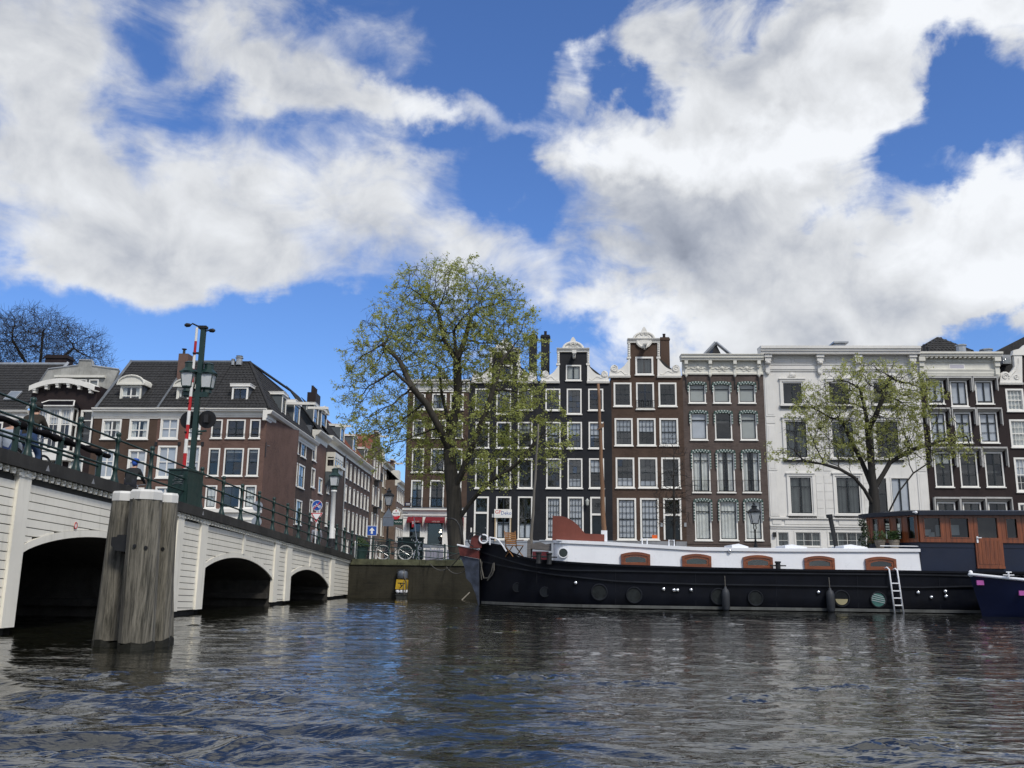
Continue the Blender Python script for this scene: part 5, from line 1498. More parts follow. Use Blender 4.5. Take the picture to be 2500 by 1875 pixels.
def dormer(h, L, T, R, B, yf, mat, cols=2, rows=2, roof='flat', back=2.6, frame=None, over=.12, cheek=None):
	"""front face between picture columns L..R and rows T..B at yf behind the facade"""
	x0, z1 = h.f.at(L, (T + B) / 2, h.y0 + yf)[0], h.f.at((L + R) / 2, T, h.y0 + yf)[1]
	x1, z0 = h.f.at(R, (T + B) / 2, h.y0 + yf)[0], h.f.at((L + R) / 2, B, h.y0 + yf)[1]
	mb = MB()
	mb.quad((x0, yf + .02, z0), (x0, yf + .02, z1), (x0, yf + back, z1), (x0, yf + back, z0)); mb.quad((x1, yf + .02, z1), (x1, yf + .02, z0), (x1, yf + back, z0), (x1, yf + back, z1))
	mb.quad((x0, yf + back, z1), (x1, yf + back, z1), (x1, yf + back, z0), (x0, yf + back, z0))
	d = h.part(mb, 'dormer', cheek or M_SLATEGREY)
	keep = h.ops; h.ops = []
	w = h.window(x0 + .02, x1 - .02, z0 + .02, z1 - .02, cols, rows, fw=.13, frame=frame or M_WHITE2, sash=M_WHITE2 if mat == 'w' else M_SASH, op=False, yb=yf, cur=('drape', .8) if mat == 'w' else None)
	h.ops = keep
	mb = MB()
	if roof == 'flat':
		mb.box(x0 - over, x1 + over, yf - over, yf + back, z1 + .002, z1 + .2); mb.box(x0 - over - .03, x1 + over + .03, yf - over - .03, yf + back, z1 + .2, z1 + .24)
		h.part(mb, 'dormer_roof', M_WHITE2, d)
	else:
		xm = (x0 + x1) / 2; n = 9; W = (x1 - x0) / 2 + .18
		arc = [(xm + W * math.cos(t), z1 + .1 + (.62 if roof == 'arch' else .45) * math.sin(t)) for t in np.linspace(0, math.pi, n)]
		mb.prism([(xm - W, z1 + .002), (xm + W, z1 + .002)] + arc, yf - .12, yf + back)
		h.part(mb, 'dormer_roof', M_CREAM, d)
		mb = MB(); mb.tube([(x, yf - .16, z) for x, z in arc], .07, 5); mb.box(xm - W - .05, xm + W + .05, yf - .22, yf + .05, z1 - .02, z1 + .09); h.part(mb, 'dormer_pediment', M_CREAM, d)
	mb = MB(); mb.quad((x0 - .15, yf - .35, z0 - .16), (x1 + .15, yf - .35, z0 - .16), (x1 + .1, yf + .03, z0 + .02), (x0 - .1, yf + .03, z0 + .02)); h.part(mb, 'lead_apron', M_LEAD, d)
	return d

class SideHouse(House):
	"""the street side of a corner house: same thing, other frame"""
	def __init__(self, root, frame, x0, x1, wall, zb, depth=5.0):
		self.f, self.x0, self.x1, self.zb, self.wall_m, self.depth, self.y0 = frame, x0, x1, zb, wall, depth, 0.0
		self.org = (x0, 0, zb); self.root = root; self.ops = []
	def part(self, mb, name, mat, parent=None, kind=None):
		o = mb.build(name, mat, parent or self.root, self.org, kind)
		if parent is None:
			Wm = Matrix.Translation(self.f.w(*self.org)) @ Matrix.Rotation(self.f.yaw, 4, 'Z')
			Rm = Matrix.Translation(self.root.location) @ Matrix.Rotation(self.root.rotation_euler.z, 4, 'Z')
			o.matrix_local = Rm.inverted() @ Wm
		return o

def left_row():
	xs = {k: ROW.at(px, 1100)[0] for k, px in dict(a0=-140, a1=60, a2=222, a3=378, a4=496).items()}
	ze = ROW.at(450, 1000)[1]; zr = ROW.at(420, 884, RIDGE_D)[1]
	# ---- far left house: tiled roof, white cornice
	h = House('row_house', 'far left house showing its tiled roof with a skylight above the bridge railing', ROW, xs['a0'], xs['a1'], M_DKBR)
	z0 = h.Z(0, 1002)
	for L, R in ((-110, -70), (-40, 5)): h.win(L, 1030, R, 1085, 2, 2, sash=M_WHITE2); h.win(L, 1110, R, 1180, 2, 2, sash=M_WHITE2)
	h.wallpart(h.x0, h.x1, h.zb, z0, list(h.ops)); h.shell(z0)
	mb = MB(); profile_x(mb, h.x0, h.x1 - .02, [(.2, z0 - .65), (-.06, z0 - .65), (-.06, z0 - .25), (-.3, z0 - .15), (-.36, z0), (.2, z0 + .04)]); h.part(mb, 'cornice', M_WHITE)
	zr0 = ROW.at(40, 889, RIDGE_D)[1]; roof_slope(h, h.x0, h.x1 - .1, z0, zr0)
	mb = MB(); mb.tube([(h.x0, RIDGE_D, zr0 + .02), (h.x1 - .1, RIDGE_D, zr0 + .02)], .12, 6); h.part(mb, 'ridge_capping', M_ZINC)
	mb = MB(); mb.tube([(h.x1 - .1, -.25, z0 + .1), (h.x1 - .1, RIDGE_D, zr0 + .12)], .13, 4); h.part(mb, 'verge', M_ZINC)
	# skylight lying in the slope
	x0, z1 = ROW.at(30, 956, 1.7); x1, zb_ = ROW.at(46, 984, .9)
	sl = math.atan2(zr0 - z0, RIDGE_D + .25)
	mb = MB(); mb.box(-.45, .45, -.06, .06, -.6, .6); sk = mb.build('skylight', M_ZINC, h.root); sk.location = ((x0 + x1) / 2 - h.org[0], .95, (z1 + zb_) / 2 - h.org[2] + .05); sk.rotation_euler = (sl - math.pi / 2, 0, 0)
	share('pane', PANE, sk, (0, -.065, 0), (0, 0, 0), (.74, 1, 1.02))
	# ---- house with the arched cornice and the bay window
	h = House('bay_window_house', 'dark brick house with arched white cornice and a white bay window', ROW, xs['a1'], xs['a2'], M_DKBR)
	zs = h.Z(145, 957); zc = h.Z(145, 938)
	wl = h.win(194, 1001, 225, 1085, 1, 2, ys=[.72], sash=M_WHITE2, fw=.12); h.win(74, 1001, 84, 1060, 1, 2, small=True)
	for L, R in ((70, 100), (112, 150), (165, 200)): h.win(L, 1120, R, 1190, 3, 3, sash=M_WHITE2, fw=.1, cur=('drape', .8))
	h.wallpart(h.x0, h.x1, h.zb, zs, list(h.ops)); h.shell(zs)
	x0, x1 = h.x0, h.x1; xm = (x0 + x1) / 2; W = (x1 - x0) / 2
	arc = [(xm + W * u, zs + (zc - zs) * (1 - u * u)) for u in np.linspace(1, -1, 21)]
	mb = MB(); mb.prism(arc, 0, .35); h.part(mb, 'arched_wall', M_DKBR)
	mb = MB()
	for i in range(20):
		(xa, za), (xb, zb) = arc[i], arc[i + 1]
		mb.add([(xa, -.45, za), (xb, -.45, zb), (xb, -.45, zb + .38), (xa, -.45, za + .38), (xa, .4, za + .1), (xb, .4, zb + .1), (xb, .4, zb + .44), (xa, .4, za + .44)], [(1, 0, 3, 2), (2, 3, 7, 6), (0, 1, 5, 4)])
	ac = h.part(mb, 'arched_cornice', M_WHITE)
	for t in (-.85, -.5, -.17, .17, .5, .85):
		x, z = xm + W * t, zs + (zc - zs) * (1 - t * t); mb = MB(); mb.box(x - .1, x + .1, -.36, .01, z - .3, z - .01); mb.box(x - .12, x + .12, -.42, .01, z - .1, z + .06); h.part(mb, 'bracket', M_WHITE, ac)
	# bay window
	bx0, bx1 = ROW.at(86, 1030, -.9)[0], ROW.at(172, 1030, -.9)[0]; bx2 = ROW.at(190, 1030, -.05)[0]; bt, bb = ROW.at(130, 996, -.9)[1], ROW.at(130, 1098, -.9)[1]
	mb = MB(); mb.box(bx0, bx1, -.86, -.02, bb - .75, bb); mb.box(bx0 - .05, bx1 + .05, -.92, -.02, bb - .1, bb - .002); mb.box(bx0, bx1, -.9, -.02, bt, bt + .12)
	mb.quad((bx1, -.8, bb), (bx1, -.05, bb), (bx1, -.05, bt), (bx1, -.8, bt)) if False else None
	bay = h.part(mb, 'bay_window', M_WHITE2)
	n = 3
	for k in range(n):
		a, b = bx0 + (bx1 - bx0) * k / n, bx0 + (bx1 - bx0) * (k + 1) / n
		h.window(a, b, bb, bt, 4, 2, ys=[.62], xs=[.5], sash=M_WHITE2, fw=.09, sill=False, op=False, yb=-.82, cur=('film', .35))
		mb = MB()
		for q in (.25, .5, .75): x = a + (b - a) * q; mb.box(x - .012, x + .012, -.81, -.75, bb + (bt - bb) * .62, bt - .1)
		zz = bb + (bt - bb) * .78; mb.box(a + .1, b - .1, -.812, -.752, zz - .012, zz + .012); h.part(mb, 'glazing_bars', M_WHITE2, bay)
	for xx in (bx0, bx1):
		mb = MB(); mb.box(xx - .05, xx + .05, -.8, -.7, bb, bt); mb.box(xx - .05, xx + .05, -.1, -.02, bb, bt); mb.box(xx - .03, xx + .03, -.7, -.1, bb + (bt - bb) * .6, bb + (bt - bb) * .66); h.part(mb, 'bay_side', M_WHITE2, bay)
		share('pane', PANE, bay, (xx - h.org[0], -.4, (bb + bt) / 2 - h.org[2]), (0, 0, math.pi / 2), (.6, 1, bt - bb))
	mb = MB(); zt = ROW.at(130, 977, -.2)[1]
	mb.add([(bx0 - .2, -1.1, bt + .12), (bx1 + .2, -1.1, bt + .12), (bx1 + .2, -.02, bt + .12), (bx0 - .2, -.02, bt + .12), (bx0 + .35, -.02, zt), (bx1 - .35, -.02, zt)], [(0, 1, 5, 4), (1, 2, 5), (3, 0, 4), (0, 3, 2, 1), (2, 3, 4, 5)]); h.part(mb, 'bay_roof', pm('black_felt', (.006, .006, .008), .95, .3, spec=.1), bay)
	mb = MB()
	for a, b in (((bx0 - .2, -1.1, bt + .13), (bx0 + .35, -.04, zt)), ((bx1 + .2, -1.1, bt + .13), (bx1 - .35, -.04, zt)), ((bx0 + .35, -.04, zt), (bx1 - .35, -.04, zt)), ((bx0 - .2, -1.1, bt + .13), (bx1 + .2, -1.1, bt + .13))): mb.tube([a, b], .05, 5)
	h.part(mb, 'bay_roof_trim', M_WHITE2, bay)
	# plastered gable wall of the house part behind
	yb = 2.4; q = [ROW.at(px, py, yb) for px, py in ((60, 990), (270, 990), (268, 952), (290, 903), (226, 894), (225, 880), (194, 879), (192, 893), (118, 902), (86, 949))]
	mb = MB(); mb.prism(q, yb, yb + .3); pg = h.part(mb, 'rear_gable_wall', M_GREYPLASTER)
	mb = MB(); pts = [ROW.at(px, py, yb) for px, py in ((86, 949), (118, 901), (192, 892), (194, 879), (225, 880), (226, 893), (290, 902))]; mb.tube([(p[0], yb, p[1]) for p in pts], .08, 4); h.part(mb, 'gable_capping', M_ZINC, pg)
	(x0, z1), (x1, z0) = ROW.at(137, 917, yb), ROW.at(258, 923, yb); mb = MB(); mb.box(x0, x1, yb - .25, yb, z0, z1); h.part(mb, 'white_board', M_CREAM, pg)
	h.ops = [];
	for L, R in ((158, 178), (188, 212), (220, 241)):
		(x0, z1), (x1, z0) = ROW.at(L, 927, yb), ROW.at(R, 948, yb); h.window(x0, x1, z0, z1, 1, 1, sash=M_WHITE2, fw=.08, sill=False, op=False, yb=yb - .12, small=True, name='rear_window')
	xa, za = ROW.at(112, 866, 5.5); xb, _ = ROW.at(163, 866, 5.5); mb = MB(); mb.box(xa, xb, 5.5, 6.6, za - 4, za); mb.box(xa - .08, xb + .08, 5.42, 6.7, za - .3, za - .15); c = h.part(mb, 'chimney', M_DKBR)
	xa, za = ROW.at(213, 945, 1.2); xb, _ = ROW.at(250, 945, 1.2); mb = MB(); mb.box(xa, xb, 1.0, 2.2, za - 3.0, za); mb.tube([(xa + .3, .8, za - 2.4), (xa + .3, .8, za - .4), (xa + .45, .8, za - .2)], .07, 6); h.part(mb, 'chimney', M_DKBR)
	# ---- dark brick house with the arched dormer
	h = House('row_house', 'dark brick house with white cornice, arched dormer and plain tiled roof', ROW, xs['a2'], xs['a3'], M_BROWNBR)
	for (L, T, R, B) in ((248, 1023, 296, 1072), (315, 1023, 363, 1072), (240, 1097, 279, 1168), (311, 1097, 357, 1168), (236, 1190, 272, 1250), (306, 1190, 350, 1250)):
		w = h.win(L, T, R, B, 2, 2, ys=[.45 if B < 1080 else .6], sash=M_WHITE2, fw=.13, cur=('drape', 1.0) if B < 1080 else ('film', .96))
	zt = h.Z(300, 1000)
	h.wallpart(h.x0, h.x1, h.zb, zt, list(h.ops)); h.shell(zt); h.cornice(230, 382, 998, 1022, .5)
	roof_slope(h, h.x0 + .1, h.x1, ze, zr)
	dormer(h, 292, 940, 345, 992, .7, 'w', 2, 2, 'arch', frame=M_CREAM, cheek=M_LEAD)
	mb = MB(); mb.tube([(h.x0 + .1, -.25, ze + .08), (h.x0 + .1, RIDGE_D, zr + .1)], .12, 4); mb.tube([(h.x1, -.25, ze + .12), (h.x1, RIDGE_D, zr + .12)], .09, 4); h.part(mb, 'verge', M_LEAD)
	mb = MB(); mb.tube([(h.x0, RIDGE_D, zr + .03), (h.x1, RIDGE_D, zr + .03)], .12, 6); h.part(mb, 'ridge_capping', M_LEAD)
	(xa, za), (xb, _) = ROW.at(438, 866, 3.0), ROW.at(461, 866, 3.0); mb = MB(); mb.box(h.x1 - .1 + .1, h.x1 + .75, 2.6, 3.6, zr - 2.2, za); c = h.part(mb, 'chimney', M_REDBR)
	mb = MB(); mb.lathe((h.x1 + .2, 3.1, za), [(.12, 0), (.1, .4), (.2, .44), (.2, .5)], 8); h.part(mb, 'chimney_pot', M_IRON, c)
	# ---- brown house behind the barrier mast
	h = House('row_house', 'brown brick house with tall white sash windows behind the barrier mast', ROW, xs['a3'], xs['a4'], M_REDBR)
	for (L, T, R, B) in ((391, 1020, 436, 1072), (458, 1020, 490, 1072), (383, 1088, 431, 1167), (450, 1088, 488, 1167), (377, 1188, 424, 1255), (444, 1188, 482, 1255)):
		h.win(L, T, R, B, 2, 2, sash=M_WHITE2, fw=.12, cur=('film', .97), sillm=M_WHITE2)
	zt = h.Z(440, 1000)
	h.wallpart(h.x0, h.x1, h.zb, zt, list(h.ops)); h.shell(zt); h.cornice(382, 500, 998, 1022, .5)
	for px in (381.5, 438, 494.5):
		x, z = h.P(px, 1083); mb = MB(); mb.box(x - .1, x + .1, -.06, 0, z - .16, z + .12); h.part(mb, 'wall_anchor', M_IRON)
	roof_slope(h, h.x0, h.x1, ze, zr)
	dormer(h, 430, 945, 462, 990, .7, 'w', 1, 1, 'peak', frame=M_CREAM, cheek=M_LEAD)
	mb = MB(); mb.tube([(h.x0, RIDGE_D, zr + .03), (h.x1, RIDGE_D, zr + .03)], .12, 6); h.part(mb, 'ridge_capping', M_LEAD)
	# ---- the corner house
	h = House('corner_house', 'red brown corner house with steep dark roof, its side along the narrow street', ROW, xs['a4'], XC, M_REDBR, depth=8.5)
	for (L, T, R, B, c) in ((516, 1024, 543, 1070, 1), (553, 1024, 599, 1070, 2), (610, 1024, 636, 1070, 1), (508, 1094, 536, 1162, 1), (546, 1094, 594, 1162, 2), (603, 1094, 632, 1162, 1), (501, 1184.6, 529, 1240.5, 1), (541, 1184.6, 587, 1240.5, 2), (596, 1184.6, 625, 1240.5, 1)):
		w = h.win(L, T, R, B, c, 2, ys=[.5] if c == 1 else ([.5] if B > 1075 else None), fw=.1, cur='net' if (B > 1200 and c == 1) else (('blind', .12) if T < 1100 and T > 1050 else None), thick_mid=(c == 2 and B < 1075) or c == 1)
		x0, x1, z0, z1 = h.ops[-1]
		if T < 1030:
			mb = MB(); mb.tube([(x0 - .05, -.1, z0 + .3), (x1 + .05, -.1, z0 + .3)], .02, 5); h.part(mb, 'guard_rail', M_IRON, w)
	zt = h.Z(570, 1001); zw = h.Z(570, 1243)
	h.wallpart(h.x0, h.x1, zw, zt, list(h.ops)); h.shell(zt)
	mb = MB(); mb.box(h.x0, h.x1 - .005, -.06, .2, h.zb, zw - .002); mb.box(h.x0 - .05, h.x1 + .05, -.3, .2, zw - .25, zw - .003); mb.box(h.x0, h.x1, -.12, .2, zw - .8, zw - .7); h.part(mb, 'shop_front', M_WHITE)
	h.cornice(505, 650, 999, 1019, .5)
	ap = ROW.inv(at_depth(610, 886, ROW.w(ROW.at(610, 886, RIDGE_D)[0], RIDGE_D, 0).y)); xa = ap[0]; za = ap[2]
	roof_slope(h, h.x0, h.x1 + .25, ze, za, xr2=xa)
	mb = MB(); pts = [Vector((h.x1 + .25, -.25, ze + .06)).lerp(Vector((xa, RIDGE_D, za + .06)), t) for t in np.linspace(0, 1, 18)]
	mb.tube(pts, [.13 if i % 2 else .10 for i in range(18)], 6); h.part(mb, 'hip_tiles', M_ROOF)
	mb = MB(); mb.tube([(h.x0, RIDGE_D, za + .03), (xa, RIDGE_D, za + .03)], .12, 6); mb.tube([(xa, RIDGE_D, za + .03), (xa, 16, za + .03)], .12, 6); h.part(mb, 'ridge_capping', M_ROOF)
	dormer(h, 565, 944, 606, 991, .7, 'd', 2, 1, 'flat', cheek=M_LEAD)
	for (px, r, hh) in ((569, .14, .3), (584, .26, .55)):
		x, z = ROW.at(px, 884, RIDGE_D - .3); mb = MB(); mb.lathe((x, RIDGE_D - .3, z - .25), [(r, 0), (r, hh * .6 + .2), (r * 1.25, hh * .65 + .2), (r * 1.25, hh * .75 + .2), (r * .9, hh * .8 + .2), (r * 1.1, hh + .2)], 10); h.part(mb, 'flue_pipe', M_ZINC)
	# its street side
	xe = SF.at(715.6, 1150)[0]
	s = SideHouse(h.root, SF, 0.0, xe, M_REDBR, QUAY_Z)
	s.win(684, 1115, 695.5, 1175, 1, 2, fw=.1, small=True); s.win(674.5, 1204, 684, 1272, 1, 2, fw=.1, small=True)
	zsd = SF.at(652, 1003)[1]
	s.wallpart(0.002, xe, QUAY_Z, zsd, list(s.ops), 'street_wall')
	mb = MB(); xe2 = SF.at(764, 1150)[0]
	profile_x(mb, -.45, xe2, [(.2, zsd - .75), (-.05, zsd - .75), (-.07, zsd - .6), (-.12, zsd - .55), (-.12, zsd - .3), (-.38, zsd - .25), (-.5, zsd - .05), (-.5, zsd), (.2, zsd + .03)]); s.part(mb, 'street_cornice', M_WHITE)
	# street-side roof slope
	wv = SF.inv(ROW.w(xa, RIDGE_D, za));
	d = Vector((0, wv[1] + .2, za - ze)); L = d.length; rows = int(L / .36)
	mb = MB(); tiles(mb, (0, -.2, ze), (1, 0, 0), d, Vector((0, -d.z, d.y)), rows, lambda t: -.25 + (wv[0] + .25) * t, lambda t: xe2, .27, L / rows); s.part(mb, 'street_roof_tiles', M_ROOF, None, 'stuff')
	mb = MB(); mb.quad((-.2, -.17, ze - .02), (xe2, -.17, ze - .02), (xe2, wv[1], za - .02), (wv[0], wv[1], za - .02)); s.part(mb, 'street_roof_deck', M_ROOF)
	dormer(s, 688, 966, 698.5, 1019, .25, 'd', 2, 1, 'flat', back=2.4); dormer(s, 717, 986, 731.5, 1044, .25, 'd', 2, 1, 'flat', back=2.4)
	for k, px in enumerate((647.5, 658.5, 678, 687.5, 707)):
		x, z = SF.at(px, 1098 + (px - 647) * .28); mb = MB(); mb.box(x - .03, x + .03, -.06, 0, z - .55, z + .55); s.part(mb, 'wall_anchor', M_IRON)
	for px in (655, 676, 671):
		x, z = SF.at(px, 1190 + (px - 640) * .3); mb = MB(); mb.box(x - .03, x + .03, -.06, 0, z - .5, z + .5); s.part(mb, 'wall_anchor', M_IRON)
	x, z = SF.at(715.6, 1058); mb = MB(); mb.tube([(x, -.1, QUAY_Z), (x, -.1, z)], .06, 6); s.part(mb, 'drain_pipe', M_ZINC)
	mb = MB(); zc2 = SF.at(650, 1088)[1]; mb.tube([(x_, -.05, zc2 + .1 * math.sin(x_)) for x_ in np.linspace(.5, xe, 12)], .02, 4); s.part(mb, 'cable', M_ZINC)
left_row()

# ------------------------------------------------------------------ the side street
def street_rows(h, cols_px, rows_px, ref, fw=.1, mat=None, lintel=None, cur=None):
	"""windows of a receding facade: columns by picture column, rows by picture row at column ref"""
	for (T, B) in rows_px:
		z1, z0 = SF.at(ref, T, h.y0)[1], SF.at(ref, B, h.y0)[1]
		for px in cols_px:
			x = SF.at(px, 1200, h.y0)[0]
			w = h.window(x - .55, x + .55, z0, z1, 1, 2, fw=.085, small=True, cur=('film', .5) if rnd.random() < .2 else None)
			mb = MB(); mb.box(x - .4, x + .4, .05, .1, (z0 + z1) / 2 - .03, (z0 + z1) / 2 + .03); h.part(mb, 'meeting_rail', M_WHITE2, w)
			if lintel: mb = MB(); mb.box(x - .62, x + .62, -.03, .05, z1 + .003, z1 + .16); h.part(mb, 'lintel', lintel, w)

def side_street():
	e = lambda px, py=1150: SF.at(px, py)[0]
	# grey brick house beside the corner house
	h = House('street_house', 'grey brick house next to the corner house, drain pipe on its front', SF, e(715.6) + .01, e(764), M_STBR)
	for (L, T, R, B) in ((716.5, 1062, 729.5, 1106), (735, 1074, 747.5, 1117), (708.5, 1125, 725.5, 1184), (728, 1134, 743, 1192), (703, 1213, 717.5, 1278), (722, 1220, 736, 1281)):
		h.win(L, T, R, B, 2, 2, fw=.12, cur=('film', .5))
	zt = SF.at(764, 1071)[1]; zt = SF.at(652, 1003)[1] - .6
	h.wallpart(h.x0, h.x1, h.zb, zt, list(h.ops)); h.shell(zt)
	mb = MB(); mb.box(h.x1 - .5, h.x1 + .1, .3, 2.2, zt, zt + 2.2); h.part(mb, 'party_wall', M_LEAD)
	# red brown house with two dormers
	h = House('street_house', 'reddish brick street house with two white dormers and hoisting beams', SF, e(764) + .01, e(793), M_REDBR)
	for (L, T, R, B) in ((762.5, 1078, 772.5, 1126), (759.5, 1142, 768.5, 1191), (777, 1166, 786, 1205), (755, 1219, 763, 1271), (773, 1232, 781, 1277)):
		h.win(L, T, R, B, 1, 2, fw=.14, small=True)
	zt = SF.at(764, 1046)[1]
	h.wallpart(h.x0, h.x1, h.zb, zt, list(h.ops)); h.shell(zt);
	mb = MB(); profile_x(mb, h.x0 - .3, h.x1 + .1, [(.2, zt - .9), (-.06, zt - .9), (-.08, zt - .75), (-.12, zt - .5), (-.4, zt - .35), (-.6, zt - .1), (-.6, zt), (.2, zt + .04)]); h.part(mb, 'cornice', M_CREAM)
	roof_slope(h, h.x0, h.x1, zt, zt + 4.2, y1=3.0)
	dormer(h, 765, 992, 777, 1047, .5, 'd', 1, 2, 'flat', back=2.4); dormer(h, 783.5, 1006, 797, 1060, .5, 'd', 1, 2, 'peak', back=2.4)
	for (px, py) in ((738, 986), (786, 997)):
		x, z = SF.at(px, py, -.5); mb = MB(); mb.box(x - .12, x + .12, -1.1, .8, z - .08, z + .14); mb.tube([(x, -.9, z - .08), (x, -.9, z - .5)], .03, 5); h.part(mb, 'hoisting_beam', M_WHITE)
	# long house with the bay
	h = House('street_house', 'long brown brick terrace with a white oriel bay and three rows of windows', SF, e(793) + .01, e(906), M_STBR)
	zt = SF.at(844, 1098)[1]
	street_rows(h, (800, 812), [(1183, 1224), (1244, 1297)], 844, lintel=M_REDBR)
	street_rows(h, (844, 854, 864.5, 873.5, 882.5, 891, 899), [(1124, 1166), (1183, 1224), (1244, 1297), (1316, 1350)], 844, lintel=M_REDBR)
	h.wallpart(h.x0, h.x1, h.zb, zt, list(h.ops)); h.shell(zt)
	mb = MB(); profile_x(mb, h.x0, h.x1, [(.2, zt - .8), (-.06, zt - .8), (-.08, zt - .65), (-.14, zt - .5), (-.45, zt - .35), (-.65, zt - .1), (-.65, zt), (.2, zt + .04)]); h.part(mb, 'cornice', M_CREAM)
	roof_slope(h, h.x0, h.x0 + 12, zt, zt + 3.8, y1=2.8)
	roof_slope(h, h.x0 + 12, h.x1, zt, zt + 3.8, y1=2.8, mat=M_REDROOF, name='red_roof_tiles')
	for (L, T, R, B) in ((831, 1043, 840.5, 1092), (861.5, 1067, 869.5, 1111), (889, 1098, 895.5, 1130)):
		dormer(h, L, T, R, B, .5, 'd', 1, 2, 'flat', back=2.4)
	x, z = SF.at(846, 1041, -.4); mb = MB(); mb.box(x - .12, x + .12, -.9, .8, z - .08, z + .14); h.part(mb, 'hoisting_beam', M_WHITE)
	mb = MB(); mb.box(h.x0 + 5.0, h.x0 + 7.4, 2.4, 3.3, zt + 2.0, zt + 5.3); c = h.part(mb, 'chimney', M_DKBR)
	for k in range(4): mb = MB(); mb.lathe((h.x0 + 5.3 + k * .6, 2.85, zt + 5.3), [(.14, 0), (.12, .7), (.15, .75)], 8); h.part(mb, 'chimney_pot', M_DKBR, c)
	# the oriel
	pr = -.9; x0, x1 = e(794.5), SF.at(838, 1130, pr)[0]; z0, z1 = SF.at(815, 1150, pr)[1], SF.at(815, 1100, pr)[1]
	mb = MB(); mb.box(x0, x1, pr, -.005, z0, z0 + .55); mb.box(x0, x1, pr, -.005, z1 - .5, z1 - .02)
	for xx in (x0, x1 - .14): mb.box(xx, xx + .14, pr, pr + .14, z0 + .55, z1 - .5); mb.box(xx, xx + .14, -.15, -.005, z0 + .55, z1 - .5)
	mb.box(x0, x0 + .1, pr + .14, -.15, (z0 + z1) / 2 + .2, (z0 + z1) / 2 + .32); mb.box(x0, x1, pr, pr + .1, (z0 + z1) / 2 + .2, (z0 + z1) / 2 + .32)
	for q in (.25, .5, .75): x = x0 + (x1 - x0) * q; mb.box(x - .05, x + .05, pr, pr + .1, z0 + .55, z1 - .5)
	o = h.part(mb, 'oriel_bay', M_CREAM)
	zc = (z0 + z1) / 2; hh = z1 - z0 - 1.05
	share('pane', PANE, o, (x0 + .05 - h.org[0], pr / 2, zc - h.org[2] + .02), (0, 0, math.pi / 2), (-pr - .2, 1, hh)); share('pane', PANE2, o, ((x0 + x1) / 2 - h.org[0], pr + .05, zc - h.org[2] + .02), (0, 0, 0), (x1 - x0 - .2, 1, hh))
	mb = MB(); mb.box(x0 + .15, x1 - .15, pr + .5, pr + .55, z0 + .5, z1 - .4); h.part(mb, 'oriel_inner_wall', M_INT, o)
	mb = MB(); zb_ = z0 - 1.3
	mb.add([(x0, pr, z0 - .01), (x1, pr, z0 - .01), (x1, 0, z0 - .01), (x0, 0, z0 - .01), (x0 + .1, -.02, zb_), (x1 - .1, -.02, zb_)], [(0, 1, 5, 4), (1, 2, 5), (3, 0, 4)]); h.part(mb, 'oriel_foot', M_SLATEGREY, o)
	mb = MB(); mb.box(x0 + 1.0, x1 - .4, pr - .3, pr - .02, z0 + .5, z0 + .75); h.part(mb, 'flower_box', M_CREAM, o)
	x = e(840.5); mb = MB(); mb.tube([(x, -.1, QUAY_Z), (x, -.1, zt - .6)], .07, 6); h.part(mb, 'drain_pipe', M_ZINC)
	# farther houses
	far = [('street_house', 'pale stone gabled house with dark balconies further down the street', 906, 930, 1072, M_PALEBR, (911, 917.5, 924.5), 'gable'),
		('street_house', 'yellow brick house with white cornice further down the street', 930, 950.5, 1132, M_YELBR, (934, 940, 946), 'flat'),
		('street_house', 'red brick gabled house with hoisting beam further down the street', 950.5, 967, 1140, M_REDBR, (954.5, 961), 'gable'),
		('street_house', 'last visible street house with white dormer and long white windows', 967, 993, 1182, M_PALEBR, (971, 975, 979, 983, 987), 'flat')]
	for k, (nm, lb, L, R, T, mt, cols, kind) in enumerate(far):
		y0 = 0.0 if k < 3 else -1.6
		xl, xr = SF.at(L, 1200, y0)[0] + .01, SF.at(R, 1200, y0)[0]
		h = House(nm, lb, SF, xl, xr, mt, y0=y0, depth=8)
		zt = SF.at((L + R) / 2, T, y0)[1]
		if kind == 'gable': zt -= 1.6
		H = zt - QUAY_Z; ref = None
		for r in range(4):
			z0 = QUAY_Z + H * (.06 + .235 * r); z1 = z0 + H * .165
			for px in cols:
				x = SF.at(px, 1200, y0)[0]; h.window(x - .6, x + .6, z0, z1, 1, 2, fw=.09, small=True)
		h.wallpart(xl, xr, QUAY_Z, zt, list(h.ops)); h.shell(zt)
		if kind == 'flat':
			mb = MB(); profile_x(mb, xl, xr, [(.2, zt - .8), (-.1, zt - .8), (-.15, zt - .4), (-.6, zt - .25), (-.7, zt), (.2, zt + .04)]); h.part(mb, 'cornice', M_CREAM)
			mb = MB(); xm = (xl + xr) / 2; mb.box(xm - 1.2, xm + 1.2, .4, 3, zt, zt + 2.1); h.part(mb, 'dormer', M_CREAM); roof_slope(h, xl, xr, zt, zt + 3, y1=3, mat=M_REDROOF if k == 1 else M_ROOF)
		else:
			xm = (xl + xr) / 2; mb = MB(); W = (xr - xl) / 2
			mb.prism([(xl, zt - .01), (xr, zt - .01), (xr - .2 * W, zt + .9), (xm + .45 * W, zt + 1.2), (xm + .35 * W, zt + 2.6), (xm - .35 * W, zt + 2.6), (xm - .45 * W, zt + 1.2), (xl + .2 * W, zt + .9)], 0, .4); h.part(mb, 'gable', mt)
			mb = MB(); mb.box(xm - .5 * W, xm + .5 * W, -.15, .45, zt + 2.6, zt + 2.8); mb.box(xm - .1, xm + .1, -1.4, .2, zt + 2.2, zt + 2.42); h.part(mb, 'gable_coping', M_CREAM)
			h.pitched_roof(zt, zt + 2.6, mat=M_REDROOF)
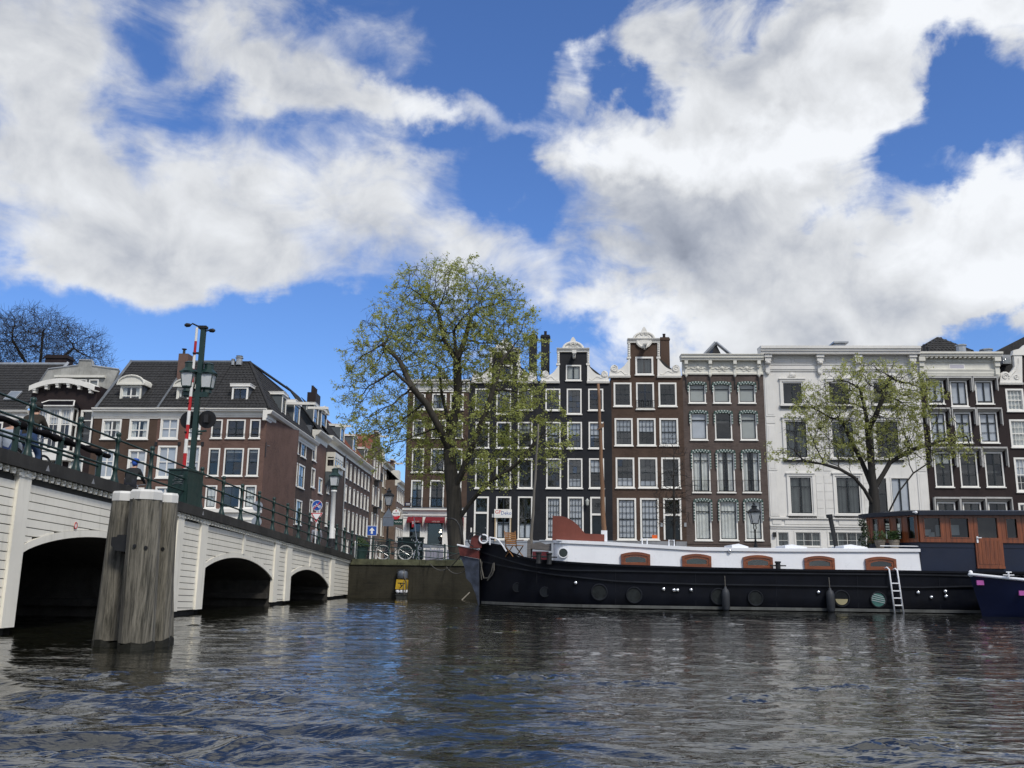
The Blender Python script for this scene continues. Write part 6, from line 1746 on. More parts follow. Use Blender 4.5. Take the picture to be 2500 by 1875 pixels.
		if k in (0, 2):
			for r in (2, 3):
				z = QUAY_Z + H * (.04 + .235 * (r - .0)); xm = xl + (xr - xl) * .35
				mb = MB(); mb.box(xm - 1.0, xm + 1.0, -.9, 0, z - .12, z)
				for i in range(9): mb.tube([(xm - 1 + .25 * i, -.87, z), (xm - 1 + .25 * i, -.87, z + .95)], .03, 4)
				mb.tube([(xm - 1, -.87, z + .95), (xm + 1, -.87, z + .95)], .04, 4); mb.prism([(xm - .9, z - .9), (xm - .7, z - .9), (xm - .7, z - .12), (xm - .9, z - .12)], -.6, 0); h.part(mb, 'balcony', M_IRON)
side_street()

# ------------------------------------------------------------------ the barge
BG = Frame(0.0, 32.65, -0.05)
M_HULL = pm('black_hull_paint', (0.0036, 0.0046, 0.0085), 0.45, 0.3, 1.2, streak=.3, dirt=(0.011, 0.011, 0.012), spec=.15)
M_BWHITE = pm('white_boat_paint', (0.80, 0.82, 0.86), 0.32, 0.04, 0.8, streak=.12, dirt=(.55, .55, .55), spec=.5)
M_VARN = wood_mat('varnished_teak', (0.25, 0.068, 0.020), (0.10, 0.024, 0.008), 0.38, 'z', .8, .3)
M_VARNX = wood_mat('varnished_teak_rail', (0.25, 0.068, 0.020), (0.10, 0.024, 0.008), 0.38, 'x', .8, .3)
M_NAVY = pm('navy_blue_steel', (0.0055, 0.0115, 0.032), 0.4, 0.15, 1.0, streak=.15, dirt=(.02, .03, .05))
M_CHROME = pm('chrome', (0.75, 0.76, 0.78), 0.12, 0.05, 2.0, metal=1.0)
M_REDOX = pm('oxide_red', (0.115, 0.026, 0.022), 0.6, 0.3, 2.0, streak=.3)
M_SLATEB = pm('worn_slate_blue', (0.040, 0.050, 0.075), 0.6, 0.45, 3.5, streak=.5, dirt=(.015, .018, .02), bump=.3)
M_OXBROWN = pm('red_brown_board', (0.150, 0.040, 0.026), 0.55, 0.12, 1.5, streak=.2)
M_ROPE = pm('old_rope', (0.11, 0.105, 0.095), 0.9, 0.2, 8.0, bump=.4)
M_FENDER = pm('fender_rubber', (0.03, 0.034, 0.042), 0.55, 0.25, 3.0, streak=.4, dirt=(.03, .03, .03))
GLASSD = unit_pane(glass_mat('boat_glass', (.6, .65, .65), .02, .02))

BEAM = 4.7
def barge():
	xstem = BG.at(1171, 1400, BEAM / 2)[0]
	def yoff(x):
		t = (x - xstem) / 4.6
		if t >= 1: return 0.0
		t = max(0.0, t)
		return BEAM / 2 * (1 - t) ** 1.9 * .97
	def onhull(px, py, dy=0.0):
		y = 0.0
		for _ in range(14):
			x, z = BG.at(px, py, y + dy); y = .6 * y + .4 * yoff(x)
		return x, y + dy, z
	b = thing('houseboat_barge', 'long black houseboat barge with white deckhouse and varnished wheelhouse', 'houseboat', BG.w(xstem, BEAM / 2, 0), BG.yaw)
	ORG = (xstem, BEAM / 2, 0)
	def part(mb, name, mat, parent=None, kind=None): return mb.build(name, mat, parent or b, ORG, kind)
	# sheer line
	sheer_px = [(1171.5, 1327), (1185, 1328), (1205, 1330), (1222, 1332), (1232, 1338), (1246, 1349), (1262, 1358), (1300, 1368), (1350, 1372), (1420, 1377), (1515, 1382), (1700, 1388), (1965, 1393.6), (2190, 1396), (2369, 1399)]
	st = []
	for px, py in sheer_px:
		x, y, z = onhull(px, py); st.append((x, z))
	st[0] = (xstem, BG.at(1171.5, 1327, BEAM / 2)[1])
	st += [(st[-1][0] + 3, st[-1][1] + .03), (st[-1][0] + 6, st[-1][1] + .2), (st[-1][0] + 8.5, st[-1][1] + .5)]
	sx, sz = [p[0] for p in st], [p[1] for p in st]
	zs = lambda x: float(np.interp(x, sx, sz))
	xend = sx[-1]
	X = sorted(set(list(np.linspace(xstem, xstem + 5, 26)) + list(np.linspace(xstem + 5, xend, 40)) + sx))
	def yo(x):
		t = max(0.0, (x - (xend - 3.2)) / 3.2)
		return max(yoff(x), BEAM / 2 * .9 * t ** 2.2)
	mb = MB(); mb.smooth = True; rows = []
	for x in X:
		y = yo(x); z = zs(x); t = max(0.0, 1 - (x - xstem) / 4.6)
		half = BEAM / 2 - y
		prof = [(half, z), (half * (1 - .02), z * .66), (half * .985, z * .35), (half * .97, .05), (half * .80, -.35), (0.02, -.6)]
		rows.append([(x, BEAM / 2 - h_, zz) for h_, zz in prof] + [(x, BEAM / 2 + h_, zz) for h_, zz in prof[::-1]])
	n = len(rows[0]); vs = [p for r in rows for p in r]; fs = []
	for i in range(len(rows) - 1):
		for k in range(n - 1): fs.append((i*n+k, i*n+k+1, (i+1)*n+k+1, (i+1)*n+k))
	mb.add(vs, fs)
	hull = part(mb, 'hull', M_HULL)
	mb = MB()
	for xa, xb in zip(X[:-1], X[1:]):
		for_ = .16 if xa > st[7][0] else .75
		za, zb = min(zs(xa), zs(xa)) - for_, zs(xb) - for_
		mb.quad((xa, yo(xa) + .02, za), (xb, yo(xb) + .02, zb), (xb, BEAM - yo(xb) - .02, zb), (xa, BEAM - yo(xa) - .02, za))
	part(mb, 'deck', pm('deck_grey', (.05, .052, .055), .7, .2))
	# gunwale and strakes
	def strip(name, zf, x0, x1, w, h, mat, dy=0.0):
		mb = MB(); xs = [x for x in np.linspace(x0, x1, 60)]
		vs = []; fs = []
		for x in xs:
			y = yo(x) + dy; z = zf(x)
			vs += [(x, y - w, z - h / 2), (x, y + .02, z - h / 2), (x, y + .02, z + h / 2), (x, y - w, z + h / 2)]
		for i in range(len(xs) - 1):
			for k in range(4): fs.append((i*4+k, i*4+(k+1) % 4, (i+1)*4+(k+1) % 4, (i+1)*4+k))
		mb.add(vs, fs); return part(mb, name, mat, hull)
	strip('gunwale', lambda x: zs(x) + .02, xstem, xend, .06, .07, M_HULL)
	up = [onhull(1173.5, 1347), onhull(1240, 1368), onhull(1300, 1384), onhull(1380, 1392), onhull(1515, 1394), onhull(1700, 1397.6), onhull(2250, 1403), onhull(2369, 1406)]
	lo = [onhull(1173.5, 1370), onhull(1240, 1384), onhull(1344, 1402), onhull(1507, 1419), onhull(1700, 1426), onhull(2250, 1434), onhull(2369, 1431)]
	M_EDGE = pm('worn_edge', (.012, .014, .019), .5, .3, 2.0, spec=.2)
	for nm, pts in (('upper_strake', up), ('lower_strake', lo)):
		px_, pz_ = [p[0] for p in pts] + [xend], [p[2] for p in pts] + [pts[-1][2] + .1]
		strip(nm, lambda x, a=px_, c=pz_: float(np.interp(x, a, c)), xstem + .02, xend - .2, .035, .05, M_EDGE)
	strip('weed_line', lambda x: .085, xstem + .1, xend - .4, .0, .10, pm('waterline_scum', (.085, .09, .088), .8, .3, 2.0, streak=.5, dirt=(.02, .02, .02)), -.0)
	for xx in np.linspace(xstem + 2.2, xend - 4, 8):            # welded plate seams
		mb = MB(); z_ = zs(xx); y_ = yo(xx); mb.add([(xx, y_ + .06, .12), (xx + .014, y_ + .06, .12), (xx + .014, y_ - .006, z_ - .12), (xx, y_ - .006, z_ - .12)], [(0, 1, 2, 3)])
		part(mb, 'plate_seam', M_EDGE, hull)
	# blunt bow end: dark red above, worn slate below
	C = lambda pts, y: [BG.at(px, py, y) for px, py in pts]
	yc = BEAM / 2
	def wedge(pts, w0, name, mat):
		q = C(pts, yc); xa = min(p[0] for p in q); xb = max(p[0] for p in q); n_ = len(q)
		wd = lambda x: .10 + w0 * (x - xa) / (xb - xa)
		vs = [(x, yc - wd(x), z) for x, z in q] + [(x, yc + wd(x), z) for x, z in q]
		mb = MB(); mb.add(vs, [tuple(range(n_ - 1, -1, -1)), tuple(range(n_, 2 * n_))] + [(i, (i + 1) % n_, (i + 1) % n_ + n_, i + n_) for i in range(n_)])
		return part(mb, name, mat)
	wedge([(1118.5, 1331), (1124, 1356), (1171.5, 1365), (1171.5, 1343)], .34, 'red_bow_plate', M_REDOX)
	wedge([(1124, 1356.5), (1136, 1387.6), (1139, 1411), (1151.5, 1424), (1163, 1450), (1169, 1476), (1171.5, 1480), (1171.5, 1365.5)], .30, 'slate_bow_plate', M_SLATEB)
	mb = MB(); q = C([(1117, 1330.5), (1171.5, 1342.5)], yc); mb.tube([(q[0][0], yc - .1, q[0][1]), (q[1][0], yc - .42, q[1][1])], .035, 6); part(mb, 'bow_rail', M_BWHITE)
	# red winch with hand wheel
	q = C([(1147, 1338), (1176, 1338), (1176, 1316), (1170, 1309), (1160, 1307), (1152, 1314)], yc - .3)
	mb = MB(); mb.prism(q[::1], yc - .5, yc - .1); wi = part(mb, 'anchor_winch', M_REDOX)
	c = C([(1181, 1316)], yc - .5)[0]; mb = MB(); mb.tube([(c[0] + .16 * math.cos(t), yc - .55, c[1] + .16 * math.sin(t)) for t in np.linspace(0, 6.29, 19)], .03, 6); part(mb, 'winch_wheel', M_BWHITE, wi)
	c2 = C([(1163, 1318)], yc - .5)[0]; mb = MB(); mb.tube([(c2[0] + .3 * math.cos(t), yc - .6, c2[1] + .26 * math.sin(t)) for t in np.linspace(.2, 4.4, 19)], .022, 6); part(mb, 'winch_hoop', M_IRON, wi)
	# white bow railing
	pts = [BG.at(px, py, .9) for px, py in ((1195, 1312), (1208, 1314), (1216, 1318), (1228, 1333), (1236, 1346))]
	mb = MB(); mb.tube([(x, .9, z) for x, z in pts], .028, 6); p2 = [BG.at(px, py, .9) for px, py in ((1196, 1312), (1196, 1330))]; mb.tube([(x, .9, z) for x, z in p2], .025, 6); part(mb, 'bow_railing', M_BWHITE)
	# curved davit at the bow, mooring ropes
	pts = [BG.at(px, py, yc) for px, py in ((1128, 1334), (1127, 1310), (1122, 1285), (1115, 1272), (1105, 1266), (1090, 1267))]
	mb = MB(); mb.smooth = True; mb.tube([(x, yc, z) for x, z in pts], .03, 7); part(mb, 'davit', M_IRON)
	for pts in (((1172, 1365), (1176, 1390), (1181, 1412), (1192, 1411), (1200, 1396), (1204, 1376)), ((1176, 1372), (1174, 1395), (1176, 1416)), ((1206, 1374), (1206, 1392), (1201, 1404), (1190, 1417))):
		q = [onhull(px, py, -.06) for px, py in pts]; mb = MB(); mb.tube(q, .028, 6); part(mb, 'rope', M_ROPE)
	for (a, m, e) in (((1124, 1356), (1100, 1392), (1050, 1376)), ((1136, 1392), (1110, 1400), (1090, 1384)), ((1126, 1348), (1090, 1362), (1040, 1368))):
		A = BG.at(*a, yc); E = QF.at(*e, -.1); mid = at_depth(m[0], m[1], 37.5)
		pa = BG.w(A[0], yc, A[1]); pe = QF.w(E[0], -.1, E[1]); inv = lambda p: BG.inv(p)
		pts = [pa.lerp(pe, t) for t in np.linspace(0, 1, 12)]; sag = mid.z - (pa.z + pe.z) / 2
		mb = MB(); mb.tube([Vector(inv(Vector((p.x, p.y, p.z + sag * 4 * t * (1 - t))))) for p, t in zip(pts, np.linspace(0, 1, 12))], .018, 5); part(mb, 'mooring_line', M_ROPE)
	# ---------------- white deckhouse
	y1, y2 = .55, BEAM - .55
	tp = [(1351, 1319), (1395, 1321), (1477, 1324.5), (1700, 1338.0), (1900, 1340.5), (2100, 1341), (2254, 1341)]
	bt = [(1351, 1370), (1395, 1373), (1477, 1380), (1700, 1388.5), (1900, 1392.5), (2100, 1395.5), (2258, 1397)]
	T = [BG.at(px, py, y1) for px, py in tp]; Bm = [BG.at(px, py, y1) for px, py in bt]
	x0, x1 = T[0][0], T[-1][0]; r = .55
	tz = lambda x: float(np.interp(x, [t[0] for t in T], [t[1] for t in T])); bz = lambda x: float(np.interp(x, [t[0] for t in Bm], [t[1] for t in Bm])) - .06
	plan = [(x0, yc), (x0, y1 + r)] + [(x0 + r - r * math.cos(a), y1 + r - r * math.sin(a)) for a in np.linspace(.15, 1.5, 6)] + [(x, y1) for x in np.linspace(x0 + r, x1, 30)]
	mb = MB(); vs = []; fs = []
	for (x, y) in plan: vs += [(x, y - .03, bz(x)), (x, y + .02, tz(x) - .0)]
	for i in range(len(plan) - 1): fs.append((2*i, 2*i+2, 2*i+3, 2*i+1))
	k0 = len(vs); vs2 = [(x, BEAM - y, z) for (x, y, z) in vs]
	mb.add(vs, fs); mb.add(vs2, [f[::-1] for f in fs])
	mb.quad((x1, y1, bz(x1)), (x1, y2, bz(x1)), (x1, y2, tz(x1)), (x1, y1, tz(x1)))
	dh = part(mb, 'deckhouse', M_BWHITE)
	mb = MB(); xs = np.linspace(x0 + .1, x1, 24)
	for xa, xb in zip(xs[:-1], xs[1:]):
		A = [(y1 - .02, 0), (y1 + .5, .05), (yc, .09), (y2 - .5, .05), (y2 + .02, 0)]
		for (ya, da), (yb, db) in zip(A[:-1], A[1:]): mb.quad((xa, ya, tz(xa) + da), (xb, ya, tz(xb) + da), (xb, yb, tz(xb) + db), (xa, yb, tz(xa) + db))
	part(mb, 'deckhouse_roof', M_BWHITE, dh)
	mb = MB(); vs = []; fs = []
	for (x, y) in plan[1:]: vs += [(x - (.04 if y > y1 + .01 else 0), y - .05, tz(x) - .09), (x, y + .03, tz(x) - .09), (x, y + .03, tz(x) + .02), (x - (.04 if y > y1 + .01 else 0), y - .05, tz(x) + .02)]
	for i in range(len(plan) - 2):
		for k in range(4): fs.append((i*4+k, i*4+(k+1) % 4, (i+1)*4+(k+1) % 4, (i+1)*4+k))
	mb.add(vs, fs); mb.add(vs[-4:], [(0, 1, 2, 3)]); part(mb, 'roof_edge', M_BWHITE, dh)
	# arched brown windows
	for (L, R, Tt, Bb) in ((1516, 1587, 1347.5, 1384), (1665, 1736, 1352, 1388), (1814, 1886, 1355, 1391.4), (1963.5, 2037, 1357, 1393), (2113, 2187, 1359, 1394.5)):
		yw = y1 - .045
		(xa, zt), (xb, zb_) = BG.at(L, (Tt + Bb) / 2, yw), BG.at(R, (Tt + Bb) / 2, yw); zt = BG.at((L + R) / 2, Tt, yw)[1]; zb_ = BG.at((L + R) / 2, Bb, yw)[1]
		def ring(e, y_0, y_1, w, name, mat, parent, m=None):
			o = [(xa + e, zb_ + e), (xb - e, zb_ + e)] + [(xb - e - (xb - xa - 2*e) * t, zt - e - .085 * (2*t - 1) ** 2) for t in np.linspace(0, 1, 9)]
			e2 = e + w
			i_ = [(xa + e2, zb_ + e2), (xb - e2, zb_ + e2)] + [(xb - e2 - (xb - xa - 2*e2) * t, zt - e2 - .07 * (2*t - 1) ** 2) for t in np.linspace(0, 1, 9)]
			n_ = len(o); mb = MB()
			vs = [(x, y_0, z) for x, z in o] + [(x, y_0, z) for x, z in i_] + [(x, y_1, z) for x, z in o] + [(x, y_1, z) for x, z in i_]
			fs = []
			for k in range(n_):
				j = (k + 1) % n_; fs += [(k, j, j + n_, k + n_), (k, k + 2*n_, j + 2*n_, j), (k + n_, j + n_, j + 3*n_, k + 3*n_)]
			mb.add(vs, fs); return part(mb, name, mat, parent), i_
		w, _ = ring(0, yw - .07, yw + .1, .09, 'window', M_VARNX, dh)
		w2, inn = ring(.09, yw - .045, yw + .1, .07, 'casement', M_VARNX, w)
		mb = MB(); mb.prism(inn, yw - .022, yw - .018); part(mb, 'pane', MATS['boat_glass'], w)
		mb = MB(); mb.quad((xa + .06, yw - .004, zb_ + .06), (xb - .06, yw - .004, zb_ + .06), (xb - .06, yw - .004, zt - .14), (xa + .06, yw - .004, zt - .14)); part(mb, 'dark_cabin_sheet', M_SASH, w)  # black sheet on the solid wall, its colour stands for the cabin's darkness
	# round ports
	def port(c, r, name, mat, ringm, parent, dy=-.02, tilt=0):
		mb = MB(); mb.tube([(c[0] + r * math.cos(t), c[1] + dy, c[2] + r * math.sin(t)) for t in np.linspace(0, 6.2832, 25)], r * .1, 6)
		o = part(mb, name, ringm, parent)
		mb = MB(); mb.lathe((c[0], c[1] + dy + .015, c[2]), [(r * .97, 0), (r * .97, -.01)], 24, 'y'); part(mb, 'pane', mat, o); return o
	xw, zw = BG.at(1375, 1350, y1 - .03); port((xw, y1 - .03, zw), .17, 'porthole', pm('porthole_dark', (.006, .012, .011), .12, .1, spec=.6), M_BWHITE, dh, dy=-.03)
	PD = pm('port_dark_glass', (.008, .010, .013), .4, .3, 3.0, spec=.15)
	PG = pm('port_green_film', (.045, .14, .125), .4, .25, 6.0); PY = pm('port_dim_glass', (.016, .019, .02), .45, .4, 4.0, spec=.15)
	for (px, py, rr, m) in ((1262.7, 1434, .16, PD), (1330, 1445, .17, PD), (1463, 1445.6, .27, PY), (1548, 1452.7, .265, PY), (1754, 1456, .265, PY), (1844, 1460, .25, PY), (2054, 1461, .265, PD), (2143.6, 1464, .255, PG)):
		c = onhull(px, py, .02); port(c, rr, 'hull_port', m, M_EDGE, hull, dy=-.03)
	c = onhull(2054, 1466, .0); mb = MB(); mb.prism([(c[0] + .21 * math.cos(t), c[2] + .05 + .2 * math.sin(t)) for t in np.linspace(math.pi, 2 * math.pi, 11)], c[1] - .045, c[1] - .04); part(mb, 'yellow_blind', pm('pale_yellow_cloth', (.30, .27, .16), .8, .1), hull)
	# stripes on the green film
	c = onhull(2143.6, 1464, .0)
	for k in range(4):
		mb = MB(); z = c[2] + .16 - .07 * k; w_ = math.sqrt(max(.01, .235 ** 2 - (z - c[2]) ** 2)); mb.add([(c[0] - w_, c[1] - .03, z + .03), (c[0] + w_, c[1] - .03, z - .07), (c[0] + w_, c[1] - .03, z - .055), (c[0] - w_, c[1] - .03, z + .045)], [(0, 1, 2, 3)]); part(mb, 'film_stripe', M_PAPER, hull)
	# chrome dome lights
	lights = [(1405.7, 1423), (1620, 1438), (1645, 1440.5), (1654, 1440.5), (1687, 1440), (1998, 1445.7), (2241, 1446.5), (2307.7, 1443.4), (2309.6, 1456), (2273.5, 1458)]
	l0 = None
	for (px, py) in lights:
		c = onhull(px, py, 0.02)
		if l0 is None:
			mb = MB(); mb.smooth = True; mb.lathe((0, 0, 0), [(.075, 0), (.07, -.03), (.05, -.06), (.02, -.075), (.001, -.077)], 14, 'y'); l0 = mb.build('hull_light', M_CHROME, b); o = l0
		else: o = share('hull_light', l0.data, b)
		o.location = (c[0] - ORG[0], c[1] - ORG[1], c[2])
	xw, zw = BG.at(1781.5, 1345, y1 - .03); share('hull_light', l0.data, b, (xw - ORG[0], y1 - .03 - ORG[1], zw))
	# bollards on the side deck
	for (px, py) in ((1900, 1393), (1315, 1370), (1341, 1372)):
		x, z = BG.at(px, py, .25); mb = MB(); mb.lathe((x, .25, z - .08), [(.1, 0), (.09, .1), (.085, .33), (.11, .35), (.11, .4)], 12); mb.tube([(x - .28, .25, z + .17), (x + .28, .25, z + .17)], .022, 6); part(mb, 'bollard', M_IRON)
	# roof fittings: handrails, skylights, flue
	for (L, R) in ((1568, 1580), (1633, 1646)):
		xa, za = BG.at(L, 1327, .8); xb, _ = BG.at(R, 1327, .8); z = tz(xa) + .03; mb = MB(); mb.tube([(xa, .8, z), (xa, .8, z + .2), (xb, .8, z + .2), (xb, .8, z)], .025, 6); part(mb, 'roof_handrail', M_BWHITE, dh)
	for (L, R) in ((1783, 1823), (1912, 1965), (2054, 2111)):
		xa, xb = BG.at(L, 1335, 1.4)[0], BG.at(R, 1335, 1.4)[0]; z = tz(xa) + .03
		mb = MB(); mb.prism([(xa, z), (xb, z), (xb, z + .06), (xa + .25, z + .16), (xa, z + .12)], 1.1, 2.6); part(mb, 'roof_skylight', M_BWHITE, dh)
	mb = MB(); xa, xb = BG.at(2150, 1338, y1)[0], BG.at(2244, 1338, y1)[0]; z = tz(xa) + .12
	for y in (y1 + .03,): mb.tube([(xa, y, z), (xb, y, z), (xb, y, z - .12)], .018, 5)
	part(mb, 'roof_rail', M_BWHITE, dh)
	p = [BG.at(2042, 1337, 2.2), BG.at(2026, 1258, 2.2)]; mb = MB(); mb.tube([(p[0][0], 2.2, p[0][1]), (p[1][0], 2.2, p[1][1])], .085, 10); mb.tube([(p[1][0] - .01, 2.2, p[1][1] - .1), (p[1][0] - .02, 2.2, p[1][1] + .03)], .12, 10); part(mb, 'stove_flue', M_IRON, dh)
	# red-brown shaped board on the roof
	yb = 1.0; arc = [(1348, 1322), (1475.6, 1322), (1475.6, 1304), (1427, 1303)] + [(1348 + 79 * math.cos(a) * 1.0, 1303 - 44.5 * math.sin(a)) for a in np.linspace(.12, 1.2, 9)] + [(1372, 1258.5), (1349, 1259.5)]
	arc = [(1348, 1322), (1475.6, 1322), (1475.6, 1304.5), (1429, 1302.7), (1421, 1294), (1411, 1282), (1399, 1272), (1386, 1264.5), (1372, 1260), (1349, 1259)]
	mb = MB(); q = [BG.at(px, py, yb) for px, py in arc]; mb.prism(q, yb, yb + .09); part(mb, 'shaped_board', M_OXBROWN)
	# ---------------- wheelhouse
	yw = .5
	P0 = (BG.at(2243, 1290, yw)[0], yw); P1 = (BG.at(2212, 1290, 1.0)[0], 1.0); P2 = (BG.at(2126, 1290, 2.2)[0], 2.2)
	xE = P0[0] + 6.5
	ztop = BG.at(2300, 1253, yw)[1]; zsill = BG.at(2300, 1324, yw)[1]; zfoot = BG.at(2300, 1398, yw)[1]
	near = [P2, P1, P0, (xE, yw)]
	planw = near + [(x, BEAM - y) for x, y in near[::-1]]
	# navy steel lower part
	mb = MB(); n_ = len(planw)
	vs = [(x, y, zfoot - .05) for x, y in planw] + [(x, y, zsill - .002) for x, y in planw]
	mb.add(vs, [(i, (i + 1) % n_, (i + 1) % n_ + n_, i + n_) for i in range(n_)] + [tuple(range(n_, 2 * n_))]); wh = part(mb, 'navy_cabin', M_NAVY)
	mb = MB();
	for z in (zsill - .16,): mb.box(P0[0], xE, yw - .02, yw + .01, z - .02, z + .02)
	part(mb, 'cabin_moulding', M_NAVY, wh)
	# glazed varnished upper works: posts, rails, panes between them
	def panel(A, Bp, name, parent, z0, z1, fw, door=False):
		ax, ay = A; bx, by = Bp; L = math.hypot(bx - ax, by - ay); ang = math.atan2(by - ay, bx - ax)
		mb = MB(); t = .05
		mb.box(0, fw, -t, t, z0, z1); mb.box(L - fw, L, -t, t, z0, z1); mb.box(fw, L - fw, -t, t, z1 - fw, z1); mb.box(fw, L - fw, -t, t, z0, z0 + fw)
		o = mb.build(name, M_VARN, parent); o.location = (ax - ORG[0], ay - ORG[1], 0); o.rotation_euler = (0, 0, ang)
		mb = MB(); e = .03; mb.box(fw, fw + e, -t - .015, -t + .01, z0 + fw, z1 - fw); mb.box(L - fw - e, L - fw, -t - .015, -t + .01, z0 + fw, z1 - fw); mb.box(fw + e, L - fw - e, -t - .015, -t + .01, z1 - fw - e, z1 - fw); mb.box(fw + e, L - fw - e, -t - .015, -t + .01, z0 + fw, z0 + fw + e); mb.build('beading', M_VARN, o)
		share('pane', GLASSD, o, (L / 2, 0, (z0 + z1) / 2), (rnd.gauss(0, .004), 0, 0), (L - 2 * fw, 1, z1 - z0 - 2 * fw)); return o
	wx = [P0[0], BG.at(2307, 1290, yw)[0], BG.at(2376, 1290, yw)[0], BG.at(2443, 1290, yw)[0], BG.at(2494, 1290, yw)[0]]
	seg = [(wx[0], wx[1]), (wx[1], wx[2]), (wx[3], wx[4]), (wx[4], wx[4] + .95), (wx[4] + .95, wx[4] + 1.9)]
	for a, c_ in seg: panel((a + .004, yw), (c_ - .004, yw), 'cabin_window', wh, zsill, ztop, .15)
	panel(P1, P0, 'cabin_window', wh, zsill, ztop, .1)
	dx, dy = (P1[0] - P2[0]) / 3, (P1[1] - P2[1]) / 3
	for k in range(3): panel((P2[0] + dx * k, P2[1] + dy * k), (P2[0] + dx * (k + 1), P2[1] + dy * (k + 1)), 'cabin_window', wh, zsill, ztop, .11)
	for k, (A, Bp) in enumerate((((P0[0], BEAM - yw), P1 and (P1[0], BEAM - P1[1])), ((P1[0], BEAM - P1[1]), (P2[0], BEAM - P2[1])), ((xE, BEAM - yw), (P0[0], BEAM - yw)), ((P2[0], BEAM - P2[1]), P2))): panel(A, Bp, 'far_cabin_window', wh, zsill, ztop, .14)
	# door
	xd0, xd1 = wx[2] + .004, wx[3] - .004; zd0 = BG.at(2410, 1388, yw)[1]; zm = BG.at(2410, 1313, yw)[1]
	mb = MB(); t = .06; mb.box(xd0, xd0 + .13, yw - t, yw + .04, zm, ztop - .03); mb.box(xd1 - .13, xd1, yw - t, yw + .04, zm, ztop - .03); mb.box(xd0 + .13, xd1 - .13, yw - t, yw + .04, ztop - .15, ztop - .03); mb.box(xd0, xd1, yw - t, yw + .04, zd0 + .08, zm - .002); mb.box(xd0 - .01, xd1 + .01, yw - t - .02, yw + .05, zd0, zd0 + .078)
	d = part(mb, 'cabin_door', M_VARN, wh)
	for k in range(6):
		xa = xd0 + .06 + (xd1 - xd0 - .12) * k / 6; mb = MB(); mb.box(xa + .004, xa + (xd1 - xd0 - .12) / 6 - .004, yw - t - .014, yw - t + .002, zd0 + .14, zm - .1); part(mb, 'door_plank', M_VARN, d)
	share('pane', GLASSD, d, ((xd0 + xd1) / 2 - ORG[0], yw - ORG[1], (zm + ztop - .15) / 2), (0, 0, 0), (xd1 - xd0 - .26, 1, ztop - .15 - zm))
	mb = MB(); hx = xd0 + .07; hz = zm - .02; mb.box(hx - .03, hx + .03, yw - t - .03, yw - t - .016, hz - .16, hz + .06); mb.box(hx - .02, hx + .13, yw - t - .07, yw - t - .045, hz + .0, hz + .03); part(mb, 'door_handle', M_BWHITE, d)
	# things seen through the panes: papers and a pale board
	for (px, py, w_, h_) in ((2263, 1300, .28, .22), (2290, 1295, .16, .4), (2330, 1294, .34, .36), (2275, 1305, .2, .16)):
		x, z = BG.at(px, py, yw + .35); mb = MB(); mb.box(x - w_ / 2, x + w_ / 2, yw + .35, yw + .37, z - h_ / 2, z + h_ / 2); part(mb, 'cabin_paper', M_WHITE2, wh)
	mb = MB(); mb.box(P0[0] + .2, xE - .3, yc + .4, yc + .45, zsill, ztop); part(mb, 'cabin_bulkhead', M_INT, wh)
	# dark roof
	zr = BG.at(2300, 1246, yw - .25)[1]; zl = BG.at(2106, 1266, 2.0)[1]
	ov = [(P2[0] - .3, 2.1), (P1[0] - .25, P1[1] - .3), (P0[0] - .05, yw - .27), (xE + .2, yw - .27)]
	top = ov + [(x, BEAM - y) for x, y in ov[::-1]]
	zz = lambda x, y: zr - max(0, (P0[0] + .6 - x)) * (zr - zl) / (P0[0] + .6 - P2[0] + .3) * .9 + .16 * (1 - ((y - yc) / yc) ** 2)
	mb = MB(); n_ = len(top); xs_ = None
	ring_t = [(x, y, zz(x, y)) for x, y in top]; ring_b = [(x, y, zz(x, y) - .14) for x, y in top]
	ctr = [(P2[0] - .3, yc), (P1[0], yc), (P0[0], yc), (xE + .2, yc)]
	for k in range(3):
		a, c_ = ov[k], ov[k + 1]; e, f = ctr[k], ctr[k + 1]
		for s in (0, 1):
			m_ = (lambda p: p) if s == 0 else (lambda p: (p[0], BEAM - p[1]))
			A, Bq, E, Fq = m_(a), m_(c_), m_(e), m_(f); N = 4
			for j in range(N):
				l = lambda p, q, u: (p[0] + (q[0] - p[0]) * u, p[1] + (q[1] - p[1]) * u)
				q1, q2, q3, q4 = l(A, E, j / N), l(Bq, Fq, j / N), l(Bq, Fq, (j + 1) / N), l(A, E, (j + 1) / N)
				mb.quad(*[(x, y, zz(x, y)) for x, y in (q1, q2, q3, q4)])
	for i in range(n_):
		j = (i + 1) % n_; mb.quad(ring_b[i], ring_b[j], ring_t[j], ring_t[i])
	mb.add(ring_b, [tuple(range(n_))]); part(mb, 'wheelhouse_roof', pm('dark_navy_roof', (.008, .012, .024), .4, .2), wh)
	x, z = BG.at(2235, 1251, yw - .2); mb = MB(); mb.smooth = True; mb.ball((x, yw - .25, z), .055, 10, 7); mb.tube([(x, yw - .25, z), (x - .1, yw - .2, z + .01)], .02, 6); part(mb, 'deck_lamp', M_BWHITE, wh)
	# ladder over the side
	A = [(2163, 1388), (2166, 1386.5), (2170, 1390), (2184, 1493)]; Bq = [(2183, 1391), (2187, 1389.5), (2190, 1393), (2205.5, 1492)]
	lad = thing('boarding_ladder', 'white boarding ladder hanging over the black barge side', 'ladder', BG.w(*(lambda q: (q[0], -.12, 0.0))(BG.at(2184, 1493, -.12))), BG.yaw)
	lo_ = BG.at(2184, 1493, -.12)[0]
	ra = [BG.at(px, py, -.1) for px, py in A]; rb = [BG.at(px, py, -.1) for px, py in Bq]
